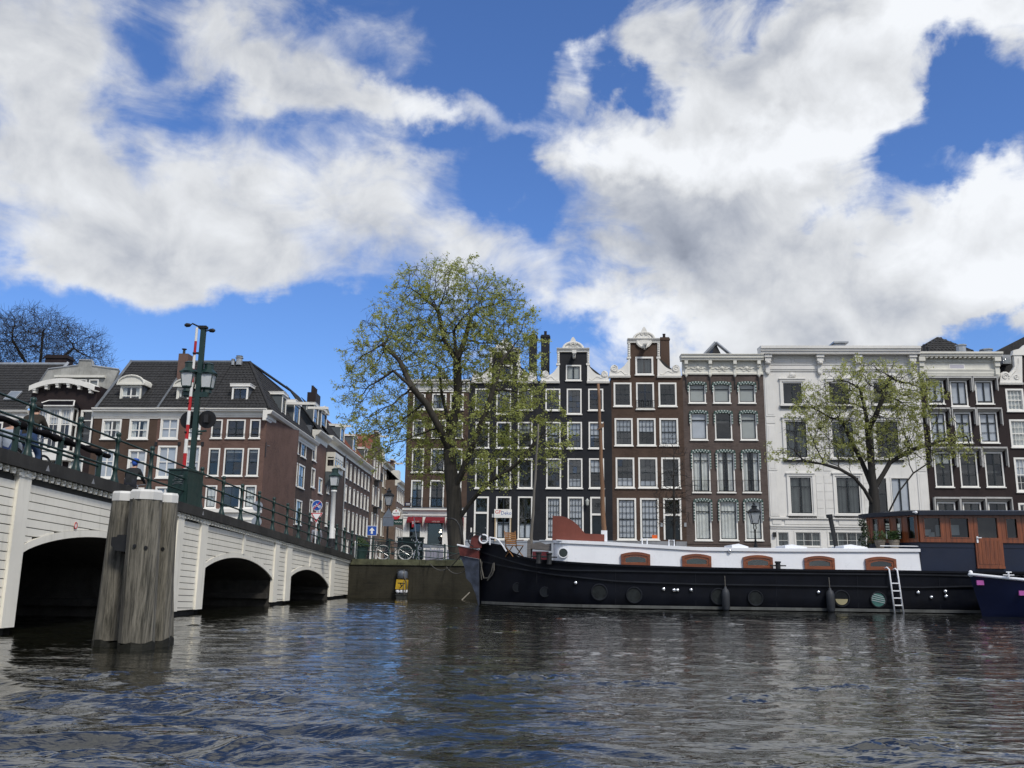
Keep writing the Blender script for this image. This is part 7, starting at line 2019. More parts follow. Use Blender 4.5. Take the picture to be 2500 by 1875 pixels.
	for rr_ in (ra, rb):
		mb = MB(); mb.smooth = True; mb.tube([(rr_[0][0], -.0, rr_[0][1]), (rr_[1][0], -.06, rr_[1][1] + .02), (rr_[2][0], -.12, rr_[2][1]), (rr_[3][0], -.12, -.08)], .028, 8); mb.build('rail', M_BWHITE, lad, (lo_, -.12, 0))
	for py in (1424, 1442.5, 1460, 1477.6):
		z = BG.at(2190, py, -.12)[1]; t = (ra[2][1] - z) / (ra[2][1] - ra[3][1]); xa = ra[2][0] + (ra[3][0] - ra[2][0]) * t; xb = rb[2][0] + (rb[3][0] - rb[2][0]) * t
		mb = MB(); mb.box(xa + .02, xb - .02, -.15, -.09, z - .018, z + .018); mb.build('rung', M_BWHITE, lad, (lo_, -.12, 0))
	# fenders
	f0 = None
	for k, (px, lb) in enumerate(((1770.7, 'grey cylindrical fender hanging left of centre on the barge side'), (2025.6, 'grey cylindrical fender hanging beside the yellow port'))):
		x, zt_ = BG.at(px, 1436, -.14); t = thing('boat_fender', lb, 'fender', BG.w(x, -.16, -.02), BG.yaw, 'fenders on the barge side')
		mb = MB(); mb.smooth = True; mb.lathe((0, 0, 0), [(.02, .0), (.1, .03), (.135, .1), (.14, .62), (.11, .72), (.05, .78), (.04, .84)], 14); mb.build('body', M_FENDER, t)
		mb = MB(); mb.tube([(0, 0, .82), (0, .05, 1.2)], .014, 5); mb.build('rope', M_ROPE, t)
	# masts
	def mast(name, lb, cat, foot, topp, y, r0, r1, mat, foot_white=False):
		a, t_ = BG.at(*foot, y), BG.at(*topp, y)
		m_ = thing(name, lb, cat, BG.w(a[0], y, a[1]), BG.yaw); mb = MB(); mb.smooth = True
		n_ = 12; mb.tube([((t_[0] - a[0]) * k / n_ + .012 * math.sin(k * 1.9), 0, (t_[1] - a[1]) * k / n_) for k in range(n_ + 1)], [r0 + (r1 - r0) * k / n_ for k in range(n_ + 1)], 10); mb.build('spar', mat, m_); return m_, a, t_
	m_, a, t_ = mast('timber_mast', 'bare brown timber mast standing on the barge roof', 'mast', (1475, 1322), (1461, 937), 1.3, .095, .05, wood_mat('mast_timber', (.22, .115, .055), (.11, .06, .035), .6))
	mb = MB(); mb.box(-.11, .11, -.11, .11, 0, .40); mb.build('white_foot', M_BWHITE, m_)
	c = BG.at(1465, 1045, 1.3); mb = MB(); mb.add([(c[0] - a[0] - .12, -.1, c[1] - a[1] - .1), (c[0] - a[0] + .14, -.1, c[1] - a[1] + .02), (c[0] - a[0] + .14, -.1, c[1] - a[1] + .22), (c[0] - a[0] - .12, .02, c[1] - a[1] - .02), (c[0] - a[0] + .14, .02, c[1] - a[1] + .1)], [(0, 1, 2), (0, 3, 4, 1), (1, 4, 2), (0, 2, 4, 3)]); mb.build('spreader', wood_mat('mast_timber', (.2, .1, .05), (.1, .05, .03)), m_)
	mast('spar_pole', 'thin grey leaning spar pole on the barge foredeck', 'pole', (1294, 1362), (1315, 1036), 1.6, .065, .028, wood_mat('grey_spar', (.17, .155, .135), (.09, .085, .075), .8))
	# grey post and red box with a tarpaulin
	x0_, z0_ = BG.at(1293, 1362, 1.2); x1_, z1_ = BG.at(1346, 1326, 1.2)
	t = thing('deck_box', 'dark red deck box under a weathered grey board on the foredeck', 'box', BG.w(x0_, 1.2, z0_ - .1), BG.yaw)
	mb = MB(); mb.box(.1, x1_ - x0_ - .1, 0, .8, 0, (z1_ - z0_) * .62); mb.build('body', pm('deck_box_red', (.10, .012, .018), .5, .25), t)
	mb = MB(); w_ = x1_ - x0_; z_ = (z1_ - z0_) * .62 + .1
	mb.prism([(.02, z_), (w_, z_ - .06), (w_, z_ + .2), (w_ * .75, z_ + .16), (w_ * .5, z_ + .24), (.06, z_ + .18)], -.05, .85); mb.build('lid', wood_mat('weathered_board', (.16, .15, .145), (.08, .075, .075), .85, 'x'), t)
	t = thing('deck_post', 'weathered grey timber post beside the red deck box', 'post', BG.w(BG.at(1291, 1360, 1.1)[0], 1.1, BG.at(1291, 1362, 1.1)[1] - .1), BG.yaw)
	mb = MB(); mb.prism([(-.07, 0), (.07, 0), (.06, .72), (.0, .78), (-.06, .70)], -.07, .07); mb.build('timber', MATS['weathered_board'], t)
	# folding wooden chair on the foredeck
	cx, cz = BG.at(1256, 1358, 1.3)
	ch = thing('wooden_chair', 'slatted brown wooden chair on the barge foredeck', 'chair', BG.w(cx, 1.3, cz - .02), BG.yaw + .6)
	Mc = wood_mat('chair_wood', (.33, .16, .05), (.18, .08, .025), .5, 'x')
	for k in range(5):
		mb = MB(); mb.box(-.24, .24, -.24 + k * .1, -.165 + k * .1, .40, .42); mb.build('seat_slat', Mc, ch)
	for k in range(6):
		mb = MB(); z = .47 + k * .075; y_ = .25 + .18 * (z - .4); mb.box(-.22, .22, y_, y_ + .018, z, z + .055); mb.build('back_slat', Mc, ch)
	for s in (-1, 1):
		mb = MB(); mb.tube([(s * .235, .24, .38), (s * .235, .36, .96)], .02, 6); mb.build('back_post', Mc, ch)
		for (ya, yb_) in ((-.26, .3), (.26, -.24)): mb = MB(); mb.tube([(s * .22, ya, .0), (s * .22, yb_, .40)], .02, 6); mb.build('leg', Mc, ch)
		mb = MB(); mb.box(s * .24 - .025, s * .24 + .025, -.22, .3, .60, .625); mb.build('armrest', Mc, ch)
	# planters on the deckhouse roof
	def plant(mb, c, r, n_, rs):
		R = random.Random(rs)
		for _ in range(n_):
			a, e_, q = R.random() * 6.283, R.random() ** .5, R.random()
			p = Vector(c) + Vector((math.cos(a) * r * e_, math.sin(a) * r * e_, q * r * 1.5)); s_ = .035 + .03 * R.random()
			d1 = Vector((R.gauss(0, 1), R.gauss(0, 1), R.gauss(0, 1))).normalized(); d2 = d1.orthogonal().normalized()
			mb.add([p - d1 * s_, p + d2 * s_ * .5, p + d1 * s_, p - d2 * s_ * .5], [(0, 1, 2, 3)])
	ML = leaf_mat('planter_leaf', (.028, .06, .018), (.06, .10, .03), .25)
	for (px, py, lb, nm) in ((2184, 1337, 'pale woven pot with a bushy green plant by the wheelhouse', 'potted_plant'), (2149, 1336, 'slatted wooden pot with a thin plant left of the woven pot', 'potted_plant')):
		x, z = BG.at(px, py, 1.1); z = tz(x) + .05
		t = thing(nm, lb, 'plant', BG.w(x, 1.1, z), BG.yaw, 'pots on the deckhouse roof')
		mb = MB(); mb.smooth = False; mb.lathe((0, 0, 0), [(.13, 0), (.15, .1), (.165, .11), (.175, .2), (.19, .21), (.2, .29), (.17, .3)], 14); mb.build('pot', wood_mat('basket', (.25, .22, .18), (.13, .11, .09), .8, 'z', 2) if px > 2160 else wood_mat('pot_wood', (.14, .12, .10), (.07, .06, .05), .8, 'x'), t)
		mb = MB(); plant(mb, (0, 0, .28), .22, 420 if px > 2160 else 160, px); mb.build('foliage', ML, t)
	xk, zk = BG.at(2112, 1336, 1.6); t = thing('climbing_plant', 'dark ivy bush at the left corner of the wheelhouse', 'plant', BG.w(xk, 1.6, tz(xk) + .05), BG.yaw)
	mb = MB()
	for k in range(9): plant(mb, (rnd.gauss(0, .07), rnd.gauss(0, .1), .07 + .1 * k), .13, 55, k + 40)
	mb.build('foliage', leaf_mat('ivy_leaf', (.014, .028, .012), (.03, .05, .02), .2), t)
	mb = MB(); mb.tube([(0, 0, 0), (.03, 0, .5), (-.02, 0, 1.05)], .015, 5); mb.build('stem', M_ROPE, t)
	return b
barge()

def blue_boat():
	FB = Frame(17.0, 29.5, -0.12)
	xb, zb = FB.at(2366, 1399, .9); xw, _ = FB.at(2398, 1502, .9)
	b = thing('open_boat', 'dark blue boat with white gunwale, cut off by the right edge', 'boat', FB.w(xw, .9, 0), FB.yaw)
	ORG = (xw, .9, 0)
	mb = MB(); mb.smooth = True; rows = []
	Xs = np.linspace(0, 1, 22); Lx = 6.5
	def half(t): return .95 * (1 - (1 - min(1, t * 2.4)) ** 2.2) * (1 - .25 * max(0, t - .7) / .3)
	zg = lambda t: zb - .06 - .62 * t * (1.3 - .55 * t) if t < .9 else zb - .5
	for t in Xs:
		h = half(t); xt = xb + Lx * t; xl = xw + Lx * t
		x = lambda f: xl + (xt - xl) * f
		z = zg(t)
		prof = [(h, z, 1), (h * .97, z * .6, .6), (h * .86, .1, .06), (h * .5, -.3, 0), (0.001, -.4, 0)]
		rows.append([(x(f), .9 - hh, zz) for hh, zz, f in prof] + [(x(f), .9 + hh, zz) for hh, zz, f in prof[::-1]])
	n = len(rows[0]); mb.add([p for r in rows for p in r], [(i*n+k, i*n+k+1, (i+1)*n+k+1, (i+1)*n+k) for i in range(len(rows) - 1) for k in range(n - 1)])
	hull = mb.build('hull', pm('deep_blue_paint', (.0025, .006, .030), .35, .15, 1.0, spec=.3), b, ORG)
	M_G = M_BWHITE
	for s in (-1, 1):
		mb = MB(); mb.tube([(xb + Lx * t, .9 + s * half(t), zg(t) + .02) for t in Xs], .05, 8); mb.build('gunwale', M_G, b, ORG)
	mb = MB(); mb.smooth = True; mb.lathe((xb + .05, .9, zb - .12), [(.06, 0), (.07, .1), (.06, .18), (.02, .21)], 10); mb.build('stem_head', M_G, b, ORG)
	mb = MB(); t = .38; x = FB.at(2467, 1412, .1)[0]; y = .22; z = zg((x - xb) / Lx) + .06
	mb.tube([(x, y, z), (x, y, z + .14)], .03, 8); mb.tube([(x - .17, y, z + .06), (x + .17, y, z + .06)], .016, 6); mb.tube([(x - .07, y, z + .15), (x + .1, y, z + .15)], .02, 6); mb.build('cleat', M_G, b, ORG)
	mb = MB(); mb.smooth = True
	vs = []; fs = []; xs = np.linspace(xb + 1.6, xb + Lx, 12)
	for i, xx in enumerate(xs):
		for j in range(7): vs.append((xx, .3 + 1.2 * j / 6, zg((xx - xb) / Lx) + .02 + .16 * math.sin(math.pi * j / 6) + .02 * math.sin(i * 2.1 + j)))
	for i in range(11):
		for j in range(6): fs.append((i*7+j, (i+1)*7+j, (i+1)*7+j+1, i*7+j+1))
	mb.add(vs, fs); mb.build('tarpaulin', pm('dark_tarpaulin', (.02, .022, .026), .7, .3, 3.0, bump=.3), b, ORG)
	for (px, py) in ((2393.5, 1422.6), (2497, 1448)):
		t = .1 if px < 2450 else .5; y = .9 - half((FB.at(px, py, .5)[0] - xw) / Lx) - .015; x, z = FB.at(px, py, y)
		hh = half(max(0.02, (x - xw - (xb - xw) * .75) / Lx)); y = .9 - hh * .985 - .02; x, z = FB.at(px, py, y)
		mb = MB(); mb.box(x - .11, x + .11, y - .012, y + .06, z - .075, z + .075); mb.build('pink_sticker', pm('pink_vinyl', (.42, .10, .36), .4, .1), b, ORG)
blue_boat()

# ------------------------------------------------------------------ mooring dolphin in front of the bridge
M_PILE = wood_mat('weathered_pile', (.21, .195, .16), (.032, .031, .024), .9, 'z', 1.3)
M_PILEWET = pm('wet_weed', (.012, .012, .008), .6, .4, 5.0, bump=.5)
def dolphin():
	base = ground_at(330, 1566)
	t = thing('mooring_dolphin', 'cluster of thick grey timber piles with white caps in front of the bridge', 'mooring piles', (base.x, base.y, 0))
	specs = [(304, 1222, 262, 1556, 14.35, .185, 0), (357, 1219, 333, 1560, 13.95, .235, 0), (408, 1226, 385, 1562, 14.45, .165, 0), (398, 1300, 398, 1556, 15.0, .15, 1)]
	for k, (tx, ty, bx_, by_, Y, r, hidden) in enumerate(specs):
		T = at_depth(tx, ty, Y); B = at_depth(bx_, by_, Y + .12)
		if hidden: T.z = 2.0
		d = (T - B); B0 = B - d * ((B.z + .6) / d.z)
		n = 9; mb = MB(); rings = []
		sides = 10; ph = rnd.random()
		fz = (.1 - B0.z) / (T.z - B0.z); pts = [B0, B0.lerp(T, fz)] + [B0.lerp(T, fz + (1 - fz) * i / (n - 1)) for i in range(1, n)]
		for i, p in enumerate(pts):
			rr_ = r * (1.12 - .12 * i / n)
			rings.append([p + Vector((math.cos(6.2832 * (j + ph) / sides), math.sin(6.2832 * (j + ph) / sides), 0)) * rr_ * (1 + .035 * mnoise.noise(Vector((j * 1.3, i * .5, k * 3.1)))) for j in range(sides)])
		vs = [q for rg in rings for q in rg]
		mb.add(vs, [(i*sides+j, i*sides+(j+1) % sides, (i+1)*sides+(j+1) % sides, (i+1)*sides+j) for i in range(1, n) for j in range(sides)] + [tuple(range(n*sides, (n+1)*sides))])
		pile = mb.build('pile', M_PILE, t, base)
		mb = MB(); wet = [q + Vector((0, 0, rnd.uniform(-.03, .05) if a else 0)) for a in (0, 1) for q in rings[a]]; cen = pts[1]; wet = [q + (q - cen).normalized() * .004 if i >= sides else q for i, q in enumerate(wet)]; mb.add(wet, [(j, (j+1) % sides, sides+(j+1) % sides, sides+j) for j in range(sides)]); mb.build('wet_foot', M_PILEWET, pile, base)
		if not hidden:
			mb = MB(); mb.lathe(T + Vector((0, 0, -.012)), [(r * 1.06, 0), (r * 1.06, .115), (r * .95, .15), (.02, .155)], 8); mb.build('cap', pm('cap_white', (.62, .62, .60), .5, .06, 2.0, streak=.3, dirt=(.3, .29, .26)), pile, base)
			for (fx, fz) in ((.1, .62),) if k == 0 else ((-.12, .62), (.55, .60)) if k == 1 else ((.25, .60),):
				p = B0.lerp(T, .5 + fz * .4); mb = MB(); a = -1.57 + fx; c = p + Vector((math.sin(fx), -math.cos(fx), 0)) * (r * 1.03)
				mb.lathe(c + Vector((0, .012, 0)), [(.028, 0), (.028, -.02)], 10, 'y'); mb.build('bolt_hole', M_IRON, pile, base)
	a, b = at_depth(281, 1306, 14.12), at_depth(320, 1345, 14.12)
	mb = MB(); mb.prism([(a.x, b.z + .08), (a.x + .08, b.z), (b.x, b.z - .02), (b.x + .02, a.z), (a.x + .09, a.z), (a.x + .08, a.z - .03), (a.x, a.z - .04)], 14.0, 14.3); mb.build('iron_clamp', M_IRON, t, base)
dolphin()

# ------------------------------------------------------------------ barrier mast and cabinet on the bridge
M_RED = pm('barrier_red', (.42, .015, .018), .4, .15, 3.0); M_BWH = pm('barrier_white', (.74, .74, .72), .4, .08, 3.0)
M_BLACK = pm('signal_black', (.006, .006, .007), .5, .2)
M_LGLASS = pm('lamp_pane', (.55, .57, .58), .25, .08, 3.0, spec=.5)
def lantern(mb_list, c, s, parent, org):
	"""square tapered street lantern; c = bottom of the glass"""
	x, y, z = c
	mb = MB(); mb.lathe((x, y, z), [(.10 * s, -.16 * s), (.13 * s, -.15 * s), (.12 * s, -.06 * s), (.17 * s, -.03 * s), (.17 * s, 0)], 8); mb.build('lantern_base', M_GREEN, parent, org)
	mb = MB(); mb.add([(x - .125*s, y - .125*s, z), (x + .125*s, y - .125*s, z), (x + .125*s, y + .125*s, z), (x - .125*s, y + .125*s, z), (x - .165*s, y - .165*s, z + .36*s), (x + .165*s, y - .165*s, z + .36*s), (x + .165*s, y + .165*s, z + .36*s), (x - .165*s, y + .165*s, z + .36*s)], [(0, 1, 5, 4), (1, 2, 6, 5), (2, 3, 7, 6), (3, 0, 4, 7)]); mb.build('lantern_glass', M_LGLASS, parent, org)
	mb = MB()
	for i in (-1, 1):
		for j in (-1, 1): mb.tube([(x + i * .128 * s, y + j * .128 * s, z), (x + i * .168 * s, y + j * .168 * s, z + .36 * s)], .014 * s, 4)
	mb.box(x - .2*s, x + .2*s, y - .2*s, y + .2*s, z + .36*s, z + .4*s)
	mb.lathe((x, y, z + .4 * s), [(.25 * s, 0), (.15 * s, .1 * s), (.13 * s, .12 * s), (.13 * s, .24 * s), (.15 * s, .26 * s), (.06 * s, .31 * s)], 8); mb.build('lantern_roof', M_GREEN, parent, org)
def mast():
	Y = 24.2; B = at_depth(467.5, 1150, Y); T = at_depth(490, 801, Y); T.x = B.x + (T.x - B.x) * .5; zt = T.z
	t = thing('barrier_mast', 'tall dark green mast with lanterns and a raised red and white barrier boom', 'mast', (B.x, Y, B.z - 1.0))
	org = Vector((B.x, Y, B.z - 1.0)); W = lambda px, py, dy=0: at_depth(px, py, Y + dy)
	mb = MB(); mb.box(B.x - .062, B.x + .062, Y - .062, Y + .062, B.z - 1.0, zt); mb.build('post', M_GREEN, t, org)
	mb = MB(); mb.box(B.x - .085, B.x + .085, Y - .085, Y + .085, B.z - 1.0, B.z + .12); mb.build('post_foot', M_GREEN, t, org)
	P0, P1 = W(449, 1142, -.1), W(481, 800, -.1); n = 10
	for k in range(n):
		a, b = P0.lerp(P1, k / n), P0.lerp(P1, (k + 1) / n); r = .050 - .016 * k / n
		mb = MB(); mb.tube([a, a.lerp(b, .999)], r, 10); mb.build('boom_segment', M_RED if k % 2 == 0 else M_BWH, t, org)
	for py in (862, 1055, 984):
		q = W(473 if py < 900 else 453 if py > 1000 else 458, py, -.16); mb = MB(); mb.ball(q, .035, 8, 6); mb.tube([q, q + Vector((.12, .12, 0))], .015, 5); mb.build('boom_lamp', M_BLACK, t, org)
	for py in (860, 985):
		a = W(476, py, -.1); mb = MB(); mb.box(a.x, B.x, Y - .05, Y - .02, a.z - .02, a.z + .02); mb.build('boom_bracket', M_GREEN, t, org)
	# cross arm and two lanterns
	z = W(470, 962).z; c1, c2 = W(461, 938), W(502, 950)
	mb = MB(); mb.box(c1.x - .09, c2.x + .08, Y - .06, Y + .06, z - .09, z + .05); mb.box(c1.x - .11, c1.x + .1, Y - .1, Y + .1, z - .05, z + .1); mb.build('cross_arm', M_GREEN, t, org)
	for c, dy in ((c1, -.05), (c2, .12)):
		lantern(None, (c.x, Y + dy, z + .2), 1.0, t, org)
	# black signal boards seen from behind
	for (px, py, dy) in ((506, 1024, .12), (462, 1026, .2)):
		q = W(px, py, dy); mb = MB(); mb.lathe(q, [(.245, .012), (.245, -.012)], 28, 'y'); s = mb.build('signal_board', M_BLACK, t, org)
		mb = MB(); mb.box(q.x - .05, q.x + .06, q.y - .13, q.y - .013, q.z - .1, q.z + .12); mb.build('signal_housing', pm('signal_box', (.02, .02, .022), .6), s, org)
	q = W(490, 1050); mb = MB(); mb.tube([(B.x, Y, q.z - .05), (q.x + .12, Y + .12, q.z)], .03, 6); mb.tube([(B.x + .02, Y, q.z - .12), (B.x + .2, Y, q.z - .10)], .025, 6); mb.build('signal_arm', M_GREEN, t, org)
	# cameras at the top
	for pts in (((489, 799), (470, 790), (466, 793)), ((490, 803), (505, 808), (510, 806))):
		q = [W(*p) for p in pts]; mb = MB(); mb.tube([q[0], q[1], q[2]], .022, 6); d = (q[2] - q[1]).normalized(); s = -1 if pts[1][0] < 489 else 1
		mb.lathe(q[2] + Vector((0, 0, -.01)), [(.025, 0), (.05, s * .03), (.06, s * .12), (.03, s * .17)], 10, 'x'); mb.build('camera', M_BLACK, t, org)
	mb = MB(); mb.box(B.x - .13, B.x + .1, Y - .1, Y + .08, zt - .02, zt + .05); mb.build('mast_head', M_BLACK, t, org)
	# cabinet at its foot
	xa, xb = BF.at(455, 1200, -.02)[0], BF.at(491, 1210, -.02)[0]; zb = deck_z((xa + xb) / 2) + .04; zt2 = BF.at(456, 1147, -.02)[1]
	c = thing('control_cabinet', 'dark green steel control cabinet at the foot of the barrier mast', 'cabinet', BF.w(xa, 0, zb), BF.yaw)
	mb = MB(); mb.box(0, xb - xa, -.02, .5, 0, zt2 - zb); mb.build('body', M_GREEN, c)
	mb = MB(); mb.box(-.02, xb - xa + .02, -.04, .52, zt2 - zb + .001, zt2 - zb + .04); mb.build('lid', M_GREEN, c)
	mb = MB(); mb.box(.04, xb - xa - .04, -.034, -.021, .06, zt2 - zb - .35); mb.build('door', M_GREEN, c)
	mb = MB(); mb.box(-.014, -.001, .05, .45, .1, zt2 - zb - .1); d = mb.build('door', M_GREEN, c)
	for k in range(5):
		mb = MB(); z = zt2 - zb - .16 - .05 * k; mb.tube([(-.018, .08 + .04 * rnd.random(), z), (-.018, .2, z + .03 * rnd.random()), (-.018, .3 + .1 * rnd.random(), z - .01)], .006, 4); mb.build('graffiti_scratch', M_ZINC, d)
mast()

# ------------------------------------------------------------------ lamps, signs, street furniture
def stand(px, Y, py=1340):
	p = at_depth(px, py, Y); return p
def lamp_white():
	Y = 36.4; B = at_depth(808, 1345, Y); z0 = deck_z(-(41.5 - Y)) + .04; T = at_depth(815.5, 1196, Y)
	t = thing('bridge_lamp', 'white lamp column with a green lantern at the bridge end', 'lamp post', (T.x, Y, z0)); o = (T.x, Y, z0)
	h = T.z - z0
	mb = MB(); mb.smooth = True; mb.lathe((0, 0, 0), [(.12, 0), (.12, .02), (.115, .25), (.095, .3), (.092, h - .1), (.12, h - .08), (.12, h - .02), (.08, h)], 14); mb.build('column', M_BWH, t)
	mb = MB(); mb.lathe((0, 0, 0), [(.14, 0.001), (.14, .3), (.125, .33)], 14); mb.build('base', M_IRON, t)
	lantern(None, (T.x, Y, T.z + .17), 1.0, t, o)
lamp_white()

def ritter_lamp(px, Y, py_glass_top, lb):
	G = at_depth(px, py_glass_top, Y); z0 = QUAY_Z; h = G.z - z0 - .5
	t = thing('street_lamp', lb, 'street lamp', (G.x, Y, z0), 0, 'old street lanterns')
	mb = MB(); mb.smooth = True; mb.lathe((0, 0, 0), [(.14, 0), (.14, .5), (.1, .55), (.09, .9), (.06, .95), (.05, h * .55), (.065, h * .56), (.045, h * .58), (.04, h - .38), (.06, h - .36), (.05, h - .32)], 10); mb.build('column', M_IRON, t)
	mb = MB(); mb.tube([(-.25, 0, h - .42), (.25, 0, h - .42)], .015, 5); mb.build('ladder_bar', M_IRON, t)
	mb = MB()
	for a in range(4):
		c, s = math.cos(a * 1.571 + .785), math.sin(a * 1.571 + .785)
		mb.tube([(c * .03, s * .03, h - .33), (c * .10, s * .10, h - .22), (c * .06, s * .06, h - .1), (c * .12, s * .12, h)], .014, 5)
	mb.build('frog_bracket', M_IRON, t)
	mb = MB();
	lo, hi = .13, .235
	mb.add([(c * r, s * r, z) for r, z in ((lo, h), (hi, h + .5)) for c, s in ((1, 1), (-1, 1), (-1, -1), (1, -1))], [(0, 1, 5, 4), (1, 2, 6, 5), (2, 3, 7, 6), (3, 0, 4, 7)]); mb.build('lantern_glass', M_LGLASS, t)
	mb = MB()
	for c, s in ((1, 1), (-1, 1), (-1, -1), (1, -1)): mb.tube([(c * lo, s * lo, h), (c * hi, s * hi, h + .5)], .018, 4)
	mb.box(-lo - .02, lo + .02, -lo - .02, lo + .02, h - .03, h); mb.box(-hi - .04, hi + .04, -hi - .04, hi + .04, h + .5, h + .55)
	mb.lathe((0, 0, h + .55), [(.34, 0), (.2, .12), (.14, .15), (.13, .24), (.17, .26), (.06, .34), (.05, .42), (.02, .46)], 8)
	for k in range(8): mb.ball((.24 * math.cos(k * .785), .24 * math.sin(k * .785), h + .6), .04, 6, 5)
	mb.build('lantern_roof', M_IRON, t)
ritter_lamp(1841.5, 44.0, 1252, 'old black street lantern in front of the checked awnings')
ritter_lamp(949.5, 52.0, 1212, 'old black street lantern at the mouth of the side street')

M_SBLUE = pm('sign_blue', (.012, .07, .34), .35, .05); M_SWH = pm('sign_face_white', (.78, .78, .77), .35, .03); M_SRED = pm('sign_face_red', (.48, .02, .03), .35, .05); M_SGREY = pm('sign_back_grey', (.30, .33, .37), .5, .1, metal=.3)
def disc(mb, c, r, y0, y1, n=24): mb.lathe((c[0], 0, c[1]), [(r, y1), (r, y0)], n, 'y')
def signs():
	# round moped sign over a give-way triangle
	Y = 41.8; C = at_depth(774.3, 1234, Y); C2 = at_depth(771.8, 1258, Y); z0 = QUAY_Z
	t = thing('traffic_sign', 'blue round moped sign above a red and white give way triangle', 'traffic sign', (C.x, Y, z0)); h = C.z - z0
	mb = MB(); mb.tube([(0, .03, 0), (0, .03, h + .15)], .028, 8); mb.build('pole', M_BWH, t)
	mb = MB(); disc(mb, (0, h), .245, 0, .012); mb.build('rim', M_SWH, t)
	mb = MB(); disc(mb, (0, h), .225, -.006, -.0005); f = mb.build('blue_face', M_SBLUE, t)
	mb = MB()
	for x in (-.11, .12): mb.tube([(x + .055 * math.cos(a), -.014, h - .06 + .055 * math.sin(a)) for a in np.linspace(0, 6.283, 13)], .012, 5)
	mb.tube([(-.11, -.014, h - .06), (-.02, -.014, h - .05), (.05, -.014, h - .03), (.12, -.014, h - .06)], .016, 5); mb.tube([(.05, -.014, h - .03), (-.06, -.014, h + .06), (-.02, -.014, h + .1)], .012, 5); mb.tube([(-.03, -.014, h + .03), (.06, -.014, h + .04)], .02, 5); mb.build('moped_symbol', M_SWH, f)
	mb = MB(); a = .78; mb.add([(-.17, -.03, h - .15), (-.14, -.03, h - .18), (.17, -.03, h + .15), (.14, -.03, h + .18)], [(0, 1, 2, 3)]); mb.build('red_bar', M_SRED, f)
	z2 = C2.z - z0
	def tri(e, y0, y1, m, nm, par): mb = MB(); s = .29 - e; mb.prism([(-s, z2 + .12 - e * .55), (0, z2 - .36 + e * 1.25), (s, z2 + .12 - e * .55)], y0, y1); return mb.build(nm, m, par)
	g1 = tri(0, 0, .012, M_SWH, 'triangle_rim', t); tri(.02, -.006, -.0005, M_SRED, 'red_triangle', g1); tri(.095, -.012, -.0065, M_SWH, 'white_triangle', g1)
	# one-way sign
	Y = 43.5; C = at_depth(908, 1295.5, Y)
	t = thing('traffic_sign', 'square blue sign with a white upward arrow', 'traffic sign', (C.x, Y, z0), .12); h = C.z - z0
	mb = MB(); mb.tube([(-.06, .03, 0), (0, .03, h)], .026, 8); mb.build('pole', M_BWH, t)
	mb = MB(); mb.box(-.235, .235, 0, .012, h - .23, h + .23); mb.build('rim', M_SWH, t)
	mb = MB(); mb.box(-.215, .215, -.006, -.0005, h - .21, h + .21); f = mb.build('blue_face', M_SBLUE, t)
	mb = MB(); mb.prism([(-.045, h - .15), (.045, h - .15), (.045, h), (.13, h), (0, h + .15), (-.13, h), (-.045, h)], -.012, -.0065); mb.build('white_arrow', M_SWH, f)
	# backs of signs on the lantern's post side
	Y = 51.5; C = at_depth(948, 1265, Y)
	t = thing('sign_backs', 'grey backs of traffic signs in front of the street lantern post', 'traffic sign', (C.x, Y, z0)); h = C.z - z0
	mb = MB(); mb.tube([(0, .03, 0), (0, .03, h + .6)], .03, 6); mb.build('pole', M_IRON, t)
	mb = MB(); mb.box(-.31, .31, 0, .015, h - .45, h + .02); mb.build('square_plate', M_SGREY, t)
	mb = MB(); mb.prism([(-.32, h + .04), (.32, h + .04), (0, h + .55)], 0, .015); mb.build('triangle_plate', M_SGREY, t)
	# sign backs beside the corner house
	Y = 42.5; C = at_depth(629, 1236, Y); z_ = at_depth(627, 1274, Y).z
	t = thing('sign_backs', 'two pale round sign backs behind the bridge railing', 'traffic sign', (C.x, Y, z0)); h = C.z - z0
	mb = MB(); mb.tube([(0, .03, 0), (0, .03, h + .3)], .028, 6); mb.build('pole', M_SGREY, t)
	for zc in (h, z_ - z0):
		mb = MB(); disc(mb, (0, zc), .24, 0, .012); mb.build('round_plate', M_SGREY, t)
	# leaning pole with a small red plate in front of the cafe door
	Y = 45; A, B = at_depth(1018, 1310, Y), at_depth(1010.5, 1263, Y)
	t = thing('leaning_sign', 'thin leaning pole with a narrow red plate before the cafe', 'sign', (A.x + (A.x - B.x) * .8, Y, z0))
	o = (A.x + (A.x - B.x) * .8, Y, z0); mb = MB(); mb.tube([(o[0], Y, z0), (B.x, Y, B.z)], .025, 6); mb.build('pole', M_SGREY, t, o)
	mb = MB(); q = A.lerp(B, .78); mb.box(q.x - .13, q.x - .02, Y - .02, Y, q.z - .28, q.z + .24); p = mb.build('plate', M_SRED, t, o); mb = MB(); mb.box(q.x - .1, q.x - .05, Y - .026, Y - .021, q.z - .12, q.z + .02); mb.build('white_mark', M_SWH, p, o)
	# bar sign and green board on the cafe corner
	Y = 63.0; C = at_depth(967, 1256, Y)
	t = thing('bar_sign', 'oval white and dark red beer sign on a bracket at the cafe', 'sign', (C.x, Y, C.z))
	oval = [(.31 * math.cos(a), .38 * math.sin(a)) for a in np.linspace(0, 6.283, 29)[:-1]]
	mb = MB(); mb.prism(oval, 0, .08); mb.build('rim', pm('sign_gold', (.35, .26, .12), .4), t)
	mb = MB(); mb.prism([(x * .93, z * .93) for x, z in oval], -.01, -.001); f = mb.build('white_face', M_SWH, t)
	mb = MB(); mb.prism([(x * .93, z * .93) for x, z in oval if z < -.02] , -.016, -.0105); mb.build('red_face', M_SRED, f)
